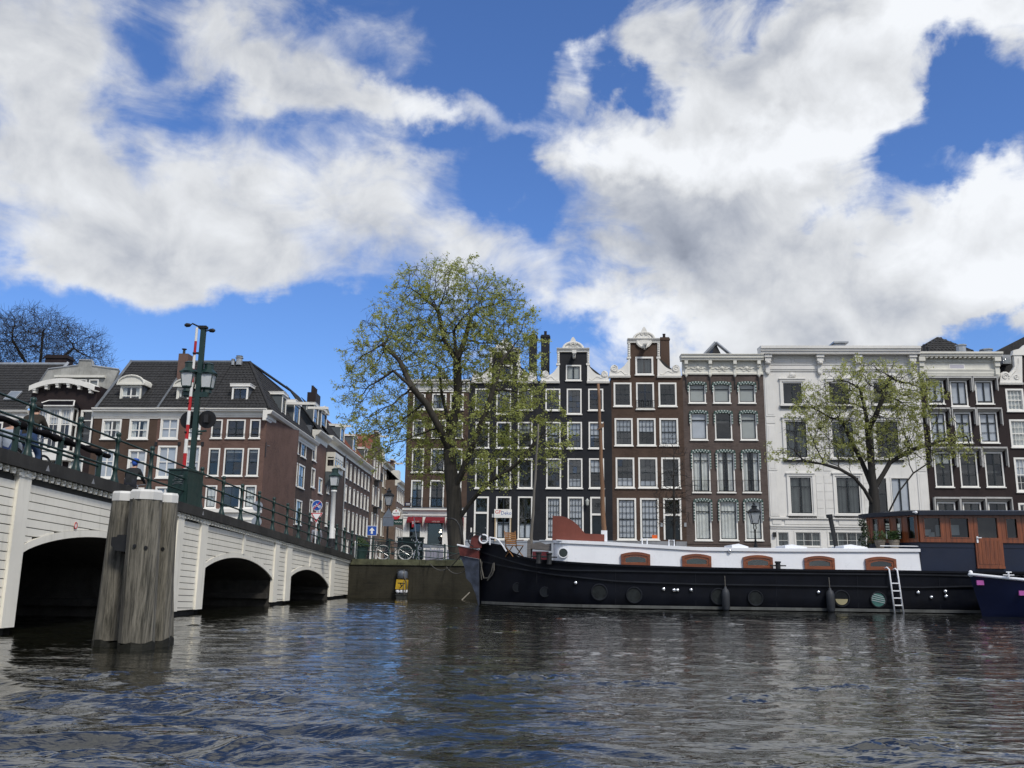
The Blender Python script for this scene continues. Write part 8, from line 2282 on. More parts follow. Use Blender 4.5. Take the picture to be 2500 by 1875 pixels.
	text_mesh('lettering', 'AMSTEL', .15, M_BLACK, f, (0, -.018, .06), extrude=.003, sx=.9); text_mesh('lettering', 'BIER', .13, M_SWH, f, (0, -.022, -.1), extrude=.003)
	mb = MB(); disc(mb, (0, .24), .05, -.016, -.011); mb.build('hop_mark', M_SRED, f)
	mb = MB(); mb.tube([(.3, .04, .1), (.75, .3, .1)], .025, 5); mb.build('bracket', M_IRON, t)
	C = at_depth(972, 1274, Y); t = thing('hanging_board', 'small dark green board with pale script under the beer sign', 'sign', (C.x, Y, C.z))
	mb = MB(); mb.box(-.33, .33, 0, .05, -.2, .2); mb.build('board', pm('board_green', (.012, .04, .03), .4), t)
	mb = MB(); mb.tube([(-.26 + .52 * k / 40, -.006, .03 * math.sin(k * 1.35) + .025 * math.sin(k * .5)) for k in range(41)], .009, 4); mb.build('script', M_SWH, t)
	mb = MB(); mb.tube([(.3, .02, .2), (.3, .02, .26), (.6, .25, .26)], .02, 5); mb.build('bracket', M_IRON, t)
signs()

def quay_railing():
	t = thing('quay_railing', 'dark green tubular railing along the quay edge beside the bridge', 'railing', QF.w(.3, .2, QUAY_Z), QF.yaw)
	org = (.3, .2, QUAY_Z)
	lines = [[(870, 1310), (951, 1320), (1086, 1332.5), (1124, 1336)], [(870, 1327), (951, 1336), (1086, 1349), (1126, 1353)], [(870, 1343), (951, 1351), (1086, 1365), (1128, 1369)]]
	for L in lines:
		q = [QF.at(px, py, .2) for px, py in L]; mb = MB(); mb.tube([(x, .2, z) for x, z in q], .02, 7); mb.build('rail', M_GREEN, t, org)
	for px, py in ((871, 1310), (912, 1315), (951, 1320), (1018, 1326), (1086, 1332.5), (1125, 1336)):
		x, z = QF.at(px, py, .2); mb = MB(); mb.lathe((x, .2, QUAY_Z), [(.06, 0), (.04, .06), (.032, .1), (.032, z - QUAY_Z + .02), (.045, z - QUAY_Z + .05), (.01, z - QUAY_Z + .09)], 8); mb.build('post', M_GREEN, t, org)
	for px, lb in ((868, 'white bollard post where the bridge meets the quay'), (812, 'short white bollard post at the foot of the lamp column')):
		Y = 42.2 if px > 850 else 37.2; p = at_depth(px, 1350, Y); z0 = QUAY_Z if px > 850 else deck_z(-(41.5 - Y)) + .04
		b = thing('bollard', lb, 'bollard', (p.x, Y, z0), 0, 'white bollards'); mb = MB(); mb.lathe((0, 0, 0), [(.06, 0), (.06, .7), (.07, .72), (.07, .78), (.03, .82)], 10); mb.build('post', M_BWH, b)
		mb = MB(); mb.lathe((0, 0, 0), [(.075, 0.001), (.075, .06)], 10); mb.build('foot', M_IRON, b)
quay_railing()

def bench(px0, px1, Y, mat, lb, zb=QUAY_Z, nback=5, yaw=0.0, h0=.42, leg=True):
	a, b = at_depth(px0, 1340, Y), at_depth(px1, 1340, Y); L = b.x - a.x
	t = thing('bench', lb, 'bench', (a.x, Y, zb), yaw)
	for k in range(4): mb = MB(); mb.box(0, L, .1 + k * .11, .18 + k * .11, h0, h0 + .035); mb.build('seat_slat', mat, t)
	for k in range(nback): mb = MB(); mb.box(0, L, .02 - k * .012, .045 - k * .012, h0 + .12 + k * .085, h0 + .18 + k * .085); mb.build('back_slat', mat, t)
	for x in (.12, L - .18):
		mb = MB(); mb.box(x, x + .06, 0, .06, 0, h0 + .1 + nback * .085); mb.box(x, x + .06, .45, .51, 0, h0); mb.box(x, x + .06, .06, .5, h0 - .06, h0 - .002); mb.build('bench_frame', M_IRON, t)
bench(890, 950, 46.5, pm('bench_green', (.012, .03, .035), .5, .2), 'dark green slatted bench on the quay behind the railing')
bench(519, 571, 44.5, wood_mat('bench_brown', (.10, .07, .05), (.05, .035, .028), .7, 'x'), 'brown plank bench seen through the bridge railing', zb=2.15, nback=2)

def utility_box():
	Y = 46.0; a, b = at_depth(969, 1363, Y), at_depth(1031, 1363, Y); zt = at_depth(1000, 1312, Y).z; L = b.x - a.x; H = zt - QUAY_Z
	t = thing('utility_box', 'dark green utility box sprayed with white graffiti', 'utility box', (a.x, Y, QUAY_Z))
	mg = pm('utility_green', (.008, .022, .02), .5, .25, 2.0)
	mb = MB(); mb.box(0, L, 0, .5, .08, H - .04); mb.build('body', mg, t); mb = MB(); mb.box(-.04, L + .04, -.04, .54, H - .039, H + .02); mb.build('roof', mg, t); mb = MB(); mb.box(.04, L - .04, .03, .47, 0, .079); mb.build('plinth', M_STONE, t)
	for k in (0, 1): mb = MB(); mb.box(.04 + k * L / 2, L / 2 - .02 + k * L / 2 - .02, -.012, -.001, .12, H - .1); mb.build('door', mg, t)
	gw = pm('spray_white', (.7, .72, .72), .6, .05)
	def stroke(pts, w=.03): mb = MB(); mb.tube([(L * x, -.016, H * z) for x, z in pts], w, 5); mb.build('graffiti', gw, t)
	mb = MB();
	for x, z in ((.56, .9), (.63, .86)): stroke([(x - .012, z), (x + .012, z)], .045)
	stroke([(.80, .92), (.74, .80), (.68, .82)], .035); stroke([(.82, .83), (.88, .74), (.95, .82)], .035); stroke([(.70, .70), (.74, .64)], .05)
	stroke([(.90, .70), (.83, .58), (.85, .48), (.93, .47), (.94, .56), (.86, .58)], .028); stroke([(.72, .46), (.68, .34), (.62, .28)], .026); stroke([(.70, .40), (.66, .20), (.64, .10)], .03); stroke([(.80, .38), (.88, .34), (.86, .22), (.79, .14)], .028)
utility_box()

# ------------------------------------------------------------------ bicycles
M_TYRE = pm('tyre_rubber', (.012, .012, .012), .8, .2); M_RIM = pm('steel_rim', (.45, .46, .47), .3, .1, metal=.7)
def bicycle(lb, loc, yaw, frame_col, group=None, rimw=False):
	t = thing('bicycle', lb, 'bicycle', loc, yaw, group)
	fm = pm('bike_paint_%d' % int(frame_col[0] * 1000 + frame_col[1] * 100), frame_col, .4, .1)
	R = .335
	for x in (-.53, .53):
		mb = MB(); mb.smooth = True; mb.tube([(x + R * math.cos(a), 0, R + R * math.sin(a)) for a in np.linspace(0, 6.2832, 29)], .02, 6); w = mb.build('wheel', M_TYRE if not rimw else pm('pale_tyre', (.42, .42, .40), .7), t)
		mb = MB(); mb.tube([(x + (R - .028) * math.cos(a), 0, R + (R - .028) * math.sin(a)) for a in np.linspace(0, 6.2832, 29)], .011, 5); mb.build('rim', M_RIM, w)
		mb = MB()
		for k in range(12): a = k * .5236; mb.tube([(x, .01, R), (x + (R - .03) * math.cos(a), 0, R + (R - .03) * math.sin(a))], .0035, 3)
		mb.lathe((x, 0, R), [(.03, -.05), (.03, .05)], 8, 'y'); mb.build('spokes', M_RIM, w)
	mb = MB(); r = .017
	mb.tube([(-.53, 0, R), (-.06, 0, .29), (-.2, 0, .80)], r, 6); mb.tube([(-.06, 0, .29), (.37, 0, .78)], r, 6); mb.tube([(-.17, 0, .70), (.36, 0, .86)], r, 6); mb.tube([(-.53, 0, R), (-.18, 0, .72)], .011, 6); mb.tube([(.53, 0, R), (.40, 0, .70), (.34, 0, .96)], r, 6); mb.build('frame', fm, t)
	mb = MB(); mb.smooth = True; mb.tube([(-.36, 0, .90), (-.26, 0, .91), (-.12, 0, .905), (-.04, 0, .89)], [.06, .085, .05, .025], 8); mb.tube([(-.2, 0, .78), (-.22, 0, .9)], .013, 6); mb.build('saddle', M_TYRE, t)
	mb = MB(); mb.tube([(.14, -.27, 1.02), (.28, -.26, 1.05), (.36, -.12, 1.04), (.34, 0, 1.02), (.36, .12, 1.04), (.28, .26, 1.05), (.14, .27, 1.02)], .013, 6); mb.tube([(.34, 0, .95), (.34, 0, 1.03)], .016, 6); mb.build('handlebar', M_RIM, t)
	mb = MB(); mb.tube([(-.53 + (R + .035) * math.cos(a), 0, R + (R + .035) * math.sin(a)) for a in np.linspace(.6, 3.3, 12)], .022, 5); mb.build('mudguard', M_IRON, t)
	mb = MB(); mb.lathe((-.06, 0, .29), [(.09, -.03), (.09, -.025)], 12, 'y'); mb.tube([(-.06, -.05, .29), (.04, -.09, .16)], .012, 5); mb.tube([(-.06, .05, .29), (-.16, .09, .42)], .012, 5); mb.box(.0, .09, -.16, -.06, .145, .165); mb.build('crank', M_IRON, t)
	return t
q = at_depth(962, 1357, 43.2)
bicycle('parked bicycle with pale tyres leaning by the utility box', (q.x, 43.2, QUAY_Z), 0.05, (.02, .02, .022), rimw=True)

# ------------------------------------------------------------------ people
def person(lb, loc, yaw, pose, jacket, trousers, hair, skin=(.42, .26, .19), cap=None):
	t = thing('person', lb, 'person', loc, yaw, 'people on the bridge')
	if pose == 'ride':      # seated on a saddle at x=-.2, hands on bar at x=.25, facing +x
		J = dict(pel=(-.2, 0, 1.0), spn=(-.14, 0, 1.18), chs=(-.04, 0, 1.38), nek=(.03, 0, 1.52), hdb=(.05, 0, 1.58), hdm=(.07, 0, 1.67), hdt=(.06, 0, 1.77), nos=(.16, 0, 1.655),
				shl=(-.03, .18, 1.43), ell=(.10, .25, 1.20), wrl=(.24, .25, 1.09), hal=(.30, .24, 1.06), shr=(-.03, -.18, 1.43), elr=(.10, -.25, 1.20), wrr=(.24, -.25, 1.09), har=(.30, -.24, 1.06),
				hpl=(-.18, .10, .97), knl=(.16, .12, .72), anl=(-.12, .12, .50), tol=(.02, .12, .44), hpr=(-.18, -.10, .97), knr=(.12, -.12, .62), anr=(.03, -.12, .24), tor=(.16, -.12, .18))
	else:
		J = dict(pel=(0, 0, .94), spn=(0, 0, 1.12), chs=(0, 0, 1.33), nek=(.01, 0, 1.48), hdb=(.02, 0, 1.54), hdm=(.03, 0, 1.63), hdt=(.02, 0, 1.73), nos=(.125, 0, 1.61),
				shl=(0, .19, 1.40), ell=(-.02, .24, 1.12), wrl=(.06, .23, .90), hal=(.09, .22, .80), shr=(0, -.19, 1.40), elr=(.0, -.24, 1.12), wrr=(.10, -.22, .92), har=(.14, -.21, .83),
				hpl=(0, .10, .90), knl=(.10, .10, .50), anl=(.04, .10, .09), tol=(.17, .11, .04), hpr=(0, -.10, .90), knr=(.0, -.10, .50), anr=(-.16, -.10, .11), tor=(-.04, -.11, .04))
	E = [('pel', 'spn'), ('spn', 'chs'), ('chs', 'nek'), ('nek', 'hdb'), ('hdb', 'hdm'), ('hdm', 'hdt'), ('hdm', 'nos'), ('chs', 'shl'), ('shl', 'ell'), ('ell', 'wrl'), ('wrl', 'hal'), ('chs', 'shr'), ('shr', 'elr'), ('elr', 'wrr'), ('wrr', 'har'), ('pel', 'hpl'), ('hpl', 'knl'), ('knl', 'anl'), ('anl', 'tol'), ('pel', 'hpr'), ('hpr', 'knr'), ('knr', 'anr'), ('anr', 'tor')]
	Rr = dict(pel=(.15, .13), spn=(.14, .12), chs=(.16, .13), nek=(.055, .055), hdb=(.07, .075), hdm=(.085, .10), hdt=(.06, .07), nos=(.014, .014), sh=(.075, .075), el=(.055, .055), wr=(.036, .036), ha=(.035, .045), hp=(.095, .1), kn=(.068, .07), an=(.045, .05), to=(.038, .042))
	keys = list(J); idx = {k: i for i, k in enumerate(keys)}
	me = bpy.data.meshes.new('body'); me.from_pydata([J[k] for k in keys], [(idx[a], idx[b]) for a, b in E], [])
	ob = bpy.data.objects.new('body', me); COL.objects.link(ob)
	ob.modifiers.new('skin', 'SKIN'); ss = ob.modifiers.new('sub', 'SUBSURF'); ss.levels = 1; ss.render_levels = 1
	if not me.skin_vertices:
		bpy.context.view_layer.objects.active = ob
		me.attributes  # layer is created by the modifier below
	lay = me.skin_vertices[0].data if me.skin_vertices else None
	if lay:
		for k in keys: lay[idx[k]].radius = Rr.get(k, Rr.get(k[:2], (.05, .05)))
		lay[idx['pel']].use_root = True
	dg = bpy.context.evaluated_depsgraph_get(); m2 = bpy.data.meshes.new_from_object(ob.evaluated_get(dg))
	bpy.data.objects.remove(ob)
	K = [Vector(J[k]) for k in keys]
	mats = [pm('skin_tone', skin, .55, .05), pm('cloth_%d' % int(sum(jacket) * 3e4), jacket, .85, .15, 4.0), pm('cloth_%d' % int(sum(trousers) * 3e4 + 7), trousers, .85, .2, 5.0), pm('shoe_leather', (.02, .018, .016), .5)]
	reg = {}
	for k in keys: reg[k] = 0 if k in ('hdb', 'hdm', 'hdt', 'nos', 'nek', 'hal', 'har') else 1 if k in ('spn', 'chs', 'shl', 'shr', 'ell', 'elr', 'wrl', 'wrr') else 3 if k in ('tol', 'tor') else 2
	m2.materials.clear()
	for m in mats: m2.materials.append(m)
	for p in m2.polygons:
		c = p.center; k = min(range(len(K)), key=lambda i: (K[i] - c).length_squared); p.material_index = reg[keys[k]]; p.use_smooth = True
	body = bpy.data.objects.new('body', m2); COL.objects.link(body); body.parent = t
	hx, hy, hz = J['hdm']
	mb = MB(); mb.smooth = True
	mb.lathe((hx - .012, 0, hz + .02), [(.105, -.02), (.112, .03), (.10, .08), (.065, .115), (.01, .125)], 12); mb.lathe((hx - .05, 0, hz - .03), [(.06, -.06), (.08, 0), (.07, .06)], 10)
	mb.build('hair' if cap is None else 'cap', pm('hair_%d' % int(sum(cap or hair) * 1000), cap or hair, .8, .2), t)
	return t
d_ang = math.radians(90 - 3.9)
def deck_at(X, Y):
	x, y, _ = BF.inv(Vector((X, Y, 0))); return deck_z(x) + .03
for (X, Y, col, lb, lb2, jk, tr, hr, cap) in ((-10.55, 19.7, (.02, .02, .02), 'cyclist in a dark brown coat and blue jeans on the bridge', 'black bicycle ridden across the bridge by the brown coated cyclist', (.022, .018, .012), (.035, .07, .16), (.012, .01, .009), None),
								(-11.3, 27.0, (.03, .03, .035), 'cyclist in a dark jacket and blue cap beside the barrier mast', 'dark bicycle under the blue capped cyclist', (.012, .014, .016), (.02, .022, .03), (.02, .015, .01), (.012, .06, .30))):
	z = deck_at(X, Y)
	slope = math.atan(.0535)
	bicycle(lb2, (X, Y, z), d_ang, col, 'bicycles on the bridge')
	person(lb, (X, Y, z), d_ang, 'ride', jk, tr, hr, cap=cap)
X, Y = -11.75, 21.0; person('pedestrian with white hair and blue jeans at the left edge of the picture', (X, Y, deck_at(X, Y)), d_ang, 'walk', (.30, .34, .40), (.02, .04, .12), (.55, .54, .52), skin=(.5, .27, .2))
q = at_depth(772, 1330, 46.0); person('pedestrian in a pale grey top and dark trousers behind the give way sign', (q.x, 46.0, QUAY_Z), 2.0, 'walk', (.32, .33, .36), (.02, .02, .022), (.03, .02, .015))

# ------------------------------------------------------------------ terrace chairs, planters, float on the wall
def terrace():
	M_AL = pm('aluminium', (.5, .51, .52), .35, .08, metal=.8)
	for k, (px, Y) in enumerate(((1046, 45.2), (1061, 44.6), (1077, 45.2))):
		p = at_depth(px, 1370, Y)
		t = thing('terrace_chair', ['leftmost bare metal terrace chair before the cafe', 'middle bare metal terrace chair before the cafe', 'rightmost bare metal terrace chair before the cafe'][k], 'chair', (p.x, Y, QUAY_Z), rnd.uniform(-.5, .5), 'cafe terrace chairs')
		mb = MB(); mb.box(-.21, .21, -.2, .2, .43, .45); mb.build('seat', M_AL, t)
		for sx in (-1, 1):
			for sy in (-1, 1): mb = MB(); mb.tube([(sx * .2, sy * .19, 0), (sx * .19, sy * .18, .44)], .015, 6); mb.build('leg', M_AL, t)
			mb = MB(); mb.tube([(sx * .21, .2, .44), (sx * .21, .24, .8)], .014, 6); mb.build('back_post', M_AL, t); mb = MB(); mb.tube([(sx * .22, -.18, .44), (sx * .22, -.16, .65), (sx * .22, .22, .66)], .014, 6); mb.build('armrest', M_AL, t)
		mb = MB(); mb.box(-.21, .21, .225, .24, .62, .80); mb.build('backrest', M_AL, t)
	for k, (px, Y, lb) in enumerate(((700, 43, 'left green planter tub behind the bridge railing'), (725, 43.6, 'right green planter tub behind the bridge railing'), (880, 43.6, 'green planter tub left of the quay bench'))):
		p = at_depth(px, 1340, Y); t = thing('planter', lb, 'planter', (p.x, Y, QUAY_Z), 0, 'green planters')
		mb = MB(); mb.lathe((0, 0, 0), [(.28, 0), (.36, .6), (.39, .62), (.39, .68), (.33, .66)], 8); mb.build('tub', M_GREEN, t)
		mb = MB(); R = random.Random(k)
		for _ in range(600):
			a, e = R.random() * 6.28, R.random() ** .5; pz = .62 + R.random() * .55 * (1.1 - e); pp = Vector((math.cos(a) * .42 * e, math.sin(a) * .42 * e, pz)); d1 = Vector((R.gauss(0, 1), R.gauss(0, 1), R.gauss(0, 1))).normalized(); d2 = d1.orthogonal().normalized(); s = .05
			mb.add([pp - d1 * s, pp + d2 * s * .5, pp + d1 * s, pp - d2 * s * .5], [(0, 1, 2, 3)])
		mb.build('foliage', MATS['planter_leaf'], t)
terrace()

def wall_float():
	x, z1 = QF.at(983, 1390, -.3); _, z0 = QF.at(983, 1458, -.3)
	t = thing('mooring_float', 'yellow and grey float with white fenders hung against the quay wall', 'float', QF.w(x, -.3, 0), QF.yaw)
	H = z1
	mb = MB(); mb.box(-.23, .23, -.02, .16, H - .045, H); mb.build('top_plate', M_IRON, t)
	mb = MB(); mb.smooth = True; mb.lathe((0, .05, H - .42), [(.20, 0), (.235, .05), (.235, .25), (.2, .34), (.1, .37)], 14); mb.build('grey_drum', pm('drum_grey', (.10, .115, .14), .4, .3, 3.0), t)
	mb = MB(); mb.prism([(-.27, H - .86), (.24, H - .88), (.27, H - .46), (-.23, H - .44)], -.17, .1); y = mb.build('yellow_panel', pm('float_yellow', (.50, .32, .02), .5, .15, 3.0, streak=.4), t)
	text_mesh('painted_letter', 'A', .42, M_BLACK, y, (.0, -.175, H - .66), rot=(math.pi / 2, math.radians(68), 0), extrude=.003)
	for xx in (-.17, .0, .17):
		mb = MB(); mb.smooth = True; mb.ball((xx, -.06, H - .95), .1, 12, 8, 1.1); mb.build('white_fender', M_BWHITE, t)
	mb = MB(); mb.box(-.26, .26, -.12, .14, H - 1.12, H - 1.06); mb.prism([(-.22, -.02), (.22, -.02), (.26, H - 1.06), (-.26, H - 1.06)], -.1, .14); mb.build('lower_body', pm('float_dark', (.03, .033, .03), .6, .3), t)
	mb = MB(); mb.tube([(.08, -.1, H), (.1, -.2, H - .3), (.22, -.22, H - .5), (.24, -.22, H - .8), (.15, -.2, H - 1.1)], .018, 5); mb.tube([(.08, -.1, H), (.1, -.22, H - 1.05)], .016, 5); mb.build('line', M_ROPE, t)
wall_float()
p0, p1 = QF.at(1124, 1463, -.5), QF.at(1146, 1446, -.5)
st_ = thing('floating_stick', 'pale stick propped in the water at the quay wall beside the barge bow', 'stick', QF.w(p0[0], -.5, p0[1]), QF.yaw)
mb = MB(); mb.tube([(0, 0, -.1), (p1[0] - p0[0], .2, p1[1] - p0[1])], [.03, .022], 6); mb.build('shaft', wood_mat('pale_stick', (.35, .32, .27), (.2, .18, .15)), st_)

# ------------------------------------------------------------------ trees
def grow(seed, trunk, blobs, n_attr, step=0.34, di=2.2, dk=0.62, maxit=140, up=0.05):
	"""space colonization: trunk = list of points (parents chained) + limbs, blobs = crown volumes"""
	R = np.random.RandomState(seed)
	A = []
	vol = np.array([b[3] * b[4] * b[5] * (b[6] if len(b) > 6 else 1) for b in blobs]); vol = vol / vol.sum()
	for b, f in zip(blobs, vol):
		m = int(n_attr * f)
		u = R.randn(m, 3); u /= np.linalg.norm(u, axis=1)[:, None]; r = R.rand(m) ** (1 / 2.4)
		A.append(u * r[:, None] * np.array(b[3:6]) + np.array(b[:3]))
	A = np.concatenate(A)
	P = []; par = []
	for chain, parent in trunk:
		last = parent
		for p in chain:
			P.append(p); par.append(last); last = len(P) - 1
	P = [np.array(p, float) for p in P]
	pos = np.array(P); near = np.full(len(A), -1); nd = np.full(len(A), 1e9)
	alive = np.ones(len(A), bool)
	def upd(start):
		nonlocal near, nd
		new = pos[start:]
		for s in range(0, len(new), 400):
			D = np.linalg.norm(A[:, None, :] - new[None, s:s + 400, :], axis=2); j = D.argmin(1); d = D[np.arange(len(A)), j]
			m = d < nd; nd[m] = d[m]; near[m] = j[m] + start + s
	upd(0); seen = {}
	for it in range(maxit):
		act = alive & (nd < di)
		if not act.any():
			di *= 1.35
			if di > 9: break
			continue
		dirs = {}
		idx = near[act]; vec = A[act] - pos[idx]; vec /= np.linalg.norm(vec, axis=1)[:, None] + 1e-9
		order = np.unique(idx); newp = []
		for k in order:
			d = vec[idx == k].sum(0); n = np.linalg.norm(d)
			if n < .05: d = R.randn(3); n = np.linalg.norm(d)
			d = d / n + R.randn(3) * .16 + np.array([0, 0, up]); d /= np.linalg.norm(d)
			q = pos[k] + d * step
			key = (k, round(q[0], 1), round(q[1], 1), round(q[2], 1))
			if seen.get(k, 0) >= 4: continue
			seen[k] = seen.get(k, 0) + 1
			newp.append((q, k))
		if not newp: break
		s = len(pos); pos = np.concatenate([pos, np.array([q for q, _ in newp])]); par += [k for _, k in newp]
		upd(s); alive &= nd > dk
		if len(pos) > 16000: break
	return pos, par

def make_tree(name, label, base, trunk, blobs, seed, n_attr, leaf=None, n_leaf=0, leaf_size=.1, r_tip=.012, r_base=.35, bark=None, step=.34, dk=.62, droop=0.0, group='trees on the quay', clump=.25, up=.05, twigs=2, twig_len=.45):
	t = thing(name, label, 'tree', base, 0, group)
	pos, par = grow(seed, trunk, blobs, n_attr, step=step, dk=dk, up=up)
	# fine twigs on the outer shoots
	R0 = np.random.RandomState(seed + 7); nk = np.zeros(len(pos), int)
	for p in par:
		if p >= 0: nk[p] += 1
	outer = [i for i in range(len(pos)) if par[i] >= 0 and (nk[i] == 0 or (nk[i] == 1 and nk[par[i]] <= 1 and R0.rand() < .45))]
	add = []; cnt = len(pos)
	for i in outer:
		d0 = pos[i] - pos[par[i]]; d0 = d0 / (np.linalg.norm(d0) + 1e-9)
		for _ in range(twigs):
			d = d0 * .7 + R0.randn(3) * .62 + np.array([0, 0, .12]); d /= np.linalg.norm(d); k = i; L = twig_len * (.5 + .8 * R0.rand()) / 2
			q = pos[i]
			for _s in range(2):
				q = q + d * L; add.append(q); par.append(k); k = cnt; cnt += 1; d = d + R0.randn(3) * .3; d /= np.linalg.norm(d)
	if add: pos = np.concatenate([pos, np.array(add)])
	n = len(pos); w = np.zeros(n); kids = [[] for _ in range(n)]
	for i, p in enumerate(par):
		if p >= 0: kids[p].append(i)
	e = 1.75
	order = range(n - 1, -1, -1)
	depth = np.zeros(n, int)
	for i in order:
		w[i] = sum(w[k] for k in kids[i]) if kids[i] else 1.0
	# children may have lower index than parent only for chained trunks built in order, so this sweep is safe
	rad = r_tip + (r_base - r_tip) * ((w - 1) / (w[0] - 1)) ** (1 / e)
	V = []; Fc = []
	for i in range(n):
		p = par[i]
		if p < 0: continue
		a, b = Vector(pos[p]), Vector(pos[i]); ra, rb = rad[p] if len(kids[p]) < 2 or rad[i] > rad[p] * .75 else min(rad[p], rad[i] * 1.25), rad[i]
		sd = 9 if rb > .12 else 6 if rb > .04 else 4 if rb > .02 else 3
		d = (b - a)
		if d.length < 1e-6: continue
		d.normalize(); u = d.orthogonal().normalized(); v = d.cross(u); k0 = len(V)
		for (c, r) in ((a - d * ra * .2, ra), (b + d * rb * .15, rb)):
			for j in range(sd):
				an = 6.2832 * j / sd; V.append(c + (u * math.cos(an) + v * math.sin(an)) * r * (1 + (.06 * math.sin(3 * an + i) if rb > .1 else 0)))
		for j in range(sd): Fc.append((k0 + j, k0 + (j + 1) % sd, k0 + sd + (j + 1) % sd, k0 + sd + j))
	big = MB(); big.smooth = True; big.add(V, Fc)
	big.build('trunk', bark or M_BARK, t)
	if n_leaf:
		R = np.random.RandomState(seed + 1)
		tips = [i for i in range(n) if rad[i] < r_tip * 1.9 and par[i] >= 0]
		tips = np.array(tips); keep = np.array([mnoise.noise(Vector(pos[i]) * 1.1) for i in tips]) + R.rand(len(tips)) * .7
		tips = tips[keep > np.quantile(keep, .38)]          # leaf tufts sit on some shoots and leave others bare
		per = 5; hub = R.choice(tips, n_leaf // per + 1); ch = np.repeat(hub, per)[:n_leaf]
		fh = np.repeat(R.rand(len(hub)) ** .6, per)[:n_leaf][:, None]
		base_p = pos[ch]; pp = pos[[par[i] for i in ch]]
		c = base_p * fh + pp * (1 - fh) + R.randn(n_leaf, 3) * clump * np.array([.6, .6, .55]); c[:, 2] -= droop * R.rand(n_leaf)
		d1 = R.randn(n_leaf, 3); d1[:, 2] *= .7; d1 /= np.linalg.norm(d1, axis=1)[:, None]
		d2 = np.cross(d1, R.randn(n_leaf, 3)); d2 /= np.linalg.norm(d2, axis=1)[:, None] + 1e-9
		s = leaf_size * (.55 + .8 * R.rand(n_leaf))[:, None]
		V = np.stack([c - d1 * s * .5, c + d2 * s * .33, c + d1 * s * .5, c - d2 * s * .33], 1).reshape(-1, 3)
		me = bpy.data.meshes.new('crown'); nl = n_leaf
		me.vertices.add(nl * 4); me.vertices.foreach_set('co', V.ravel()); me.loops.add(nl * 4); me.loops.foreach_set('vertex_index', np.arange(nl * 4)); me.polygons.add(nl)
		me.polygons.foreach_set('loop_start', np.arange(0, nl * 4, 4)); me.polygons.foreach_set('loop_total', np.full(nl, 4)); me.materials.append(leaf); me.update(calc_edges=True)
		o = bpy.data.objects.new('crown', me); COL.objects.link(o); o.parent = t
		o['kind'] = 'stuff'
	return t

M_BARK = wood_mat('elm_bark', (.052, .046, .036), (.020, .018, .015), .9, 'z', .6)
M_BARK2 = wood_mat('dark_bark', (.030, .027, .024), (.014, .013, .012), .9, 'z', .7)
LEAF1 = leaf_mat('spring_elm_leaf', (.27, .315, .09), (.50, .55, .22), .5)
LEAF2 = leaf_mat('spring_elm_leaf_pale', (.28, .32, .10), (.52, .56, .26), .5)

def px_chain(base, Y0, pts):
	"""limb through picture points, each with its own distance"""
	return [tuple(at_depth(px, py, Y0 + dy) - Vector(base)) for (px, py, dy) in pts]

def big_elm():
	Y = 43.0; B = at_depth(1116, 1385, Y); base = (B.x, Y, QUAY_Z)
	C = lambda pts: px_chain(base, Y, pts)
	trunk = [([(0, 0, 0)] + C([(1113, 1330, 0), (1110, 1280, 0), (1108, 1235, 0), (1106, 1195, 0)]), -1)]
	k = 4
	limbs = [
		(k, [(1100, 1150, 0), (1098, 1100, .2), (1100, 1060, .4)]),                       # 5,6,7
		(k, [(1125, 1160, -.3), (1140, 1120, -.5), (1155, 1085, -.8)]),                    # 8,9,10
		(2, [(1150, 1225, -.2), (1175, 1195, -.6), (1205, 1170, -1.0), (1240, 1150, -1.4)]),   # 11..14
		(7, [(1090, 1010, .6), (1078, 960, .9), (1072, 900, 1.2)]),                        # 15..17
		(7, [(1112, 1010, .2), (1118, 950, 0), (1116, 880, -.2), (1108, 810, -.3)]),       # 18..21
		(6, [(1070, 1040, -.6), (1040, 985, -1.1), (1005, 945, -1.5), (960, 905, -1.8)]),  # 22..25
		(10, [(1180, 1020, -1.0), (1205, 950, -1.1), (1225, 880, -1.0)]),
		(14, [(1275, 1120, -1.8), (1305, 1080, -2.0)]),
		(20, [(1135, 830, .6), (1150, 770, 1.0)]), (20, [(1085, 830, .3), (1070, 760, .4)]),
		(24, [(975, 880, -1.2), (935, 840, -1.0)]),
	]
	for p, pts in limbs: trunk.append((C(pts), p))
	bl = []
	def b(px, py, dy, rx, ry, rz, wt=1.0):
		q = at_depth(px, py, Y + dy) - Vector(base); s = (Y + dy) / F_PX; bl.append((q.x, q.y, q.z, rx * s, ry, rz * s, wt))
	b(1090, 720, 0, 150, 2.2, 95); b(1000, 800, .3, 130, 2.0, 95); b(1190, 780, .2, 125, 2.2, 110); b(1100, 860, 0, 160, 2.4, 110)
	b(930, 880, -.6, 105, 1.7, 85); b(880, 985, -1.2, 62, 1.3, 85, 1.3); b(945, 1010, -.8, 75, 1.4, 100); b(1255, 880, 0, 80, 1.8, 110)
	b(1270, 1010, -1.2, 110, 1.6, 95); b(1330, 1085, -1.6, 70, 1.3, 75, 1.3); b(1180, 1060, -1.0, 100, 1.6, 110); b(1040, 1060, .8, 90, 1.6, 120)
	b(930, 1085, -.6, 60, 1.1, 70); b(1210, 1150, -1.4, 90, 1.2, 60); b(1085, 1140, 1.0, 70, 1.2, 60); b(1260, 950, -1, 90, 1.4, 60); b(1370, 1090, -1.5, 35, .9, 35, 1.5)
	make_tree('elm_tree', 'big spreading tree with young pale green leaves before the black houses', base, trunk, bl, 3, 6500, LEAF1, 62000, .092, .0045, .38, dk=.26, step=.24, clump=.10, twigs=3, twig_len=.5)
big_elm()

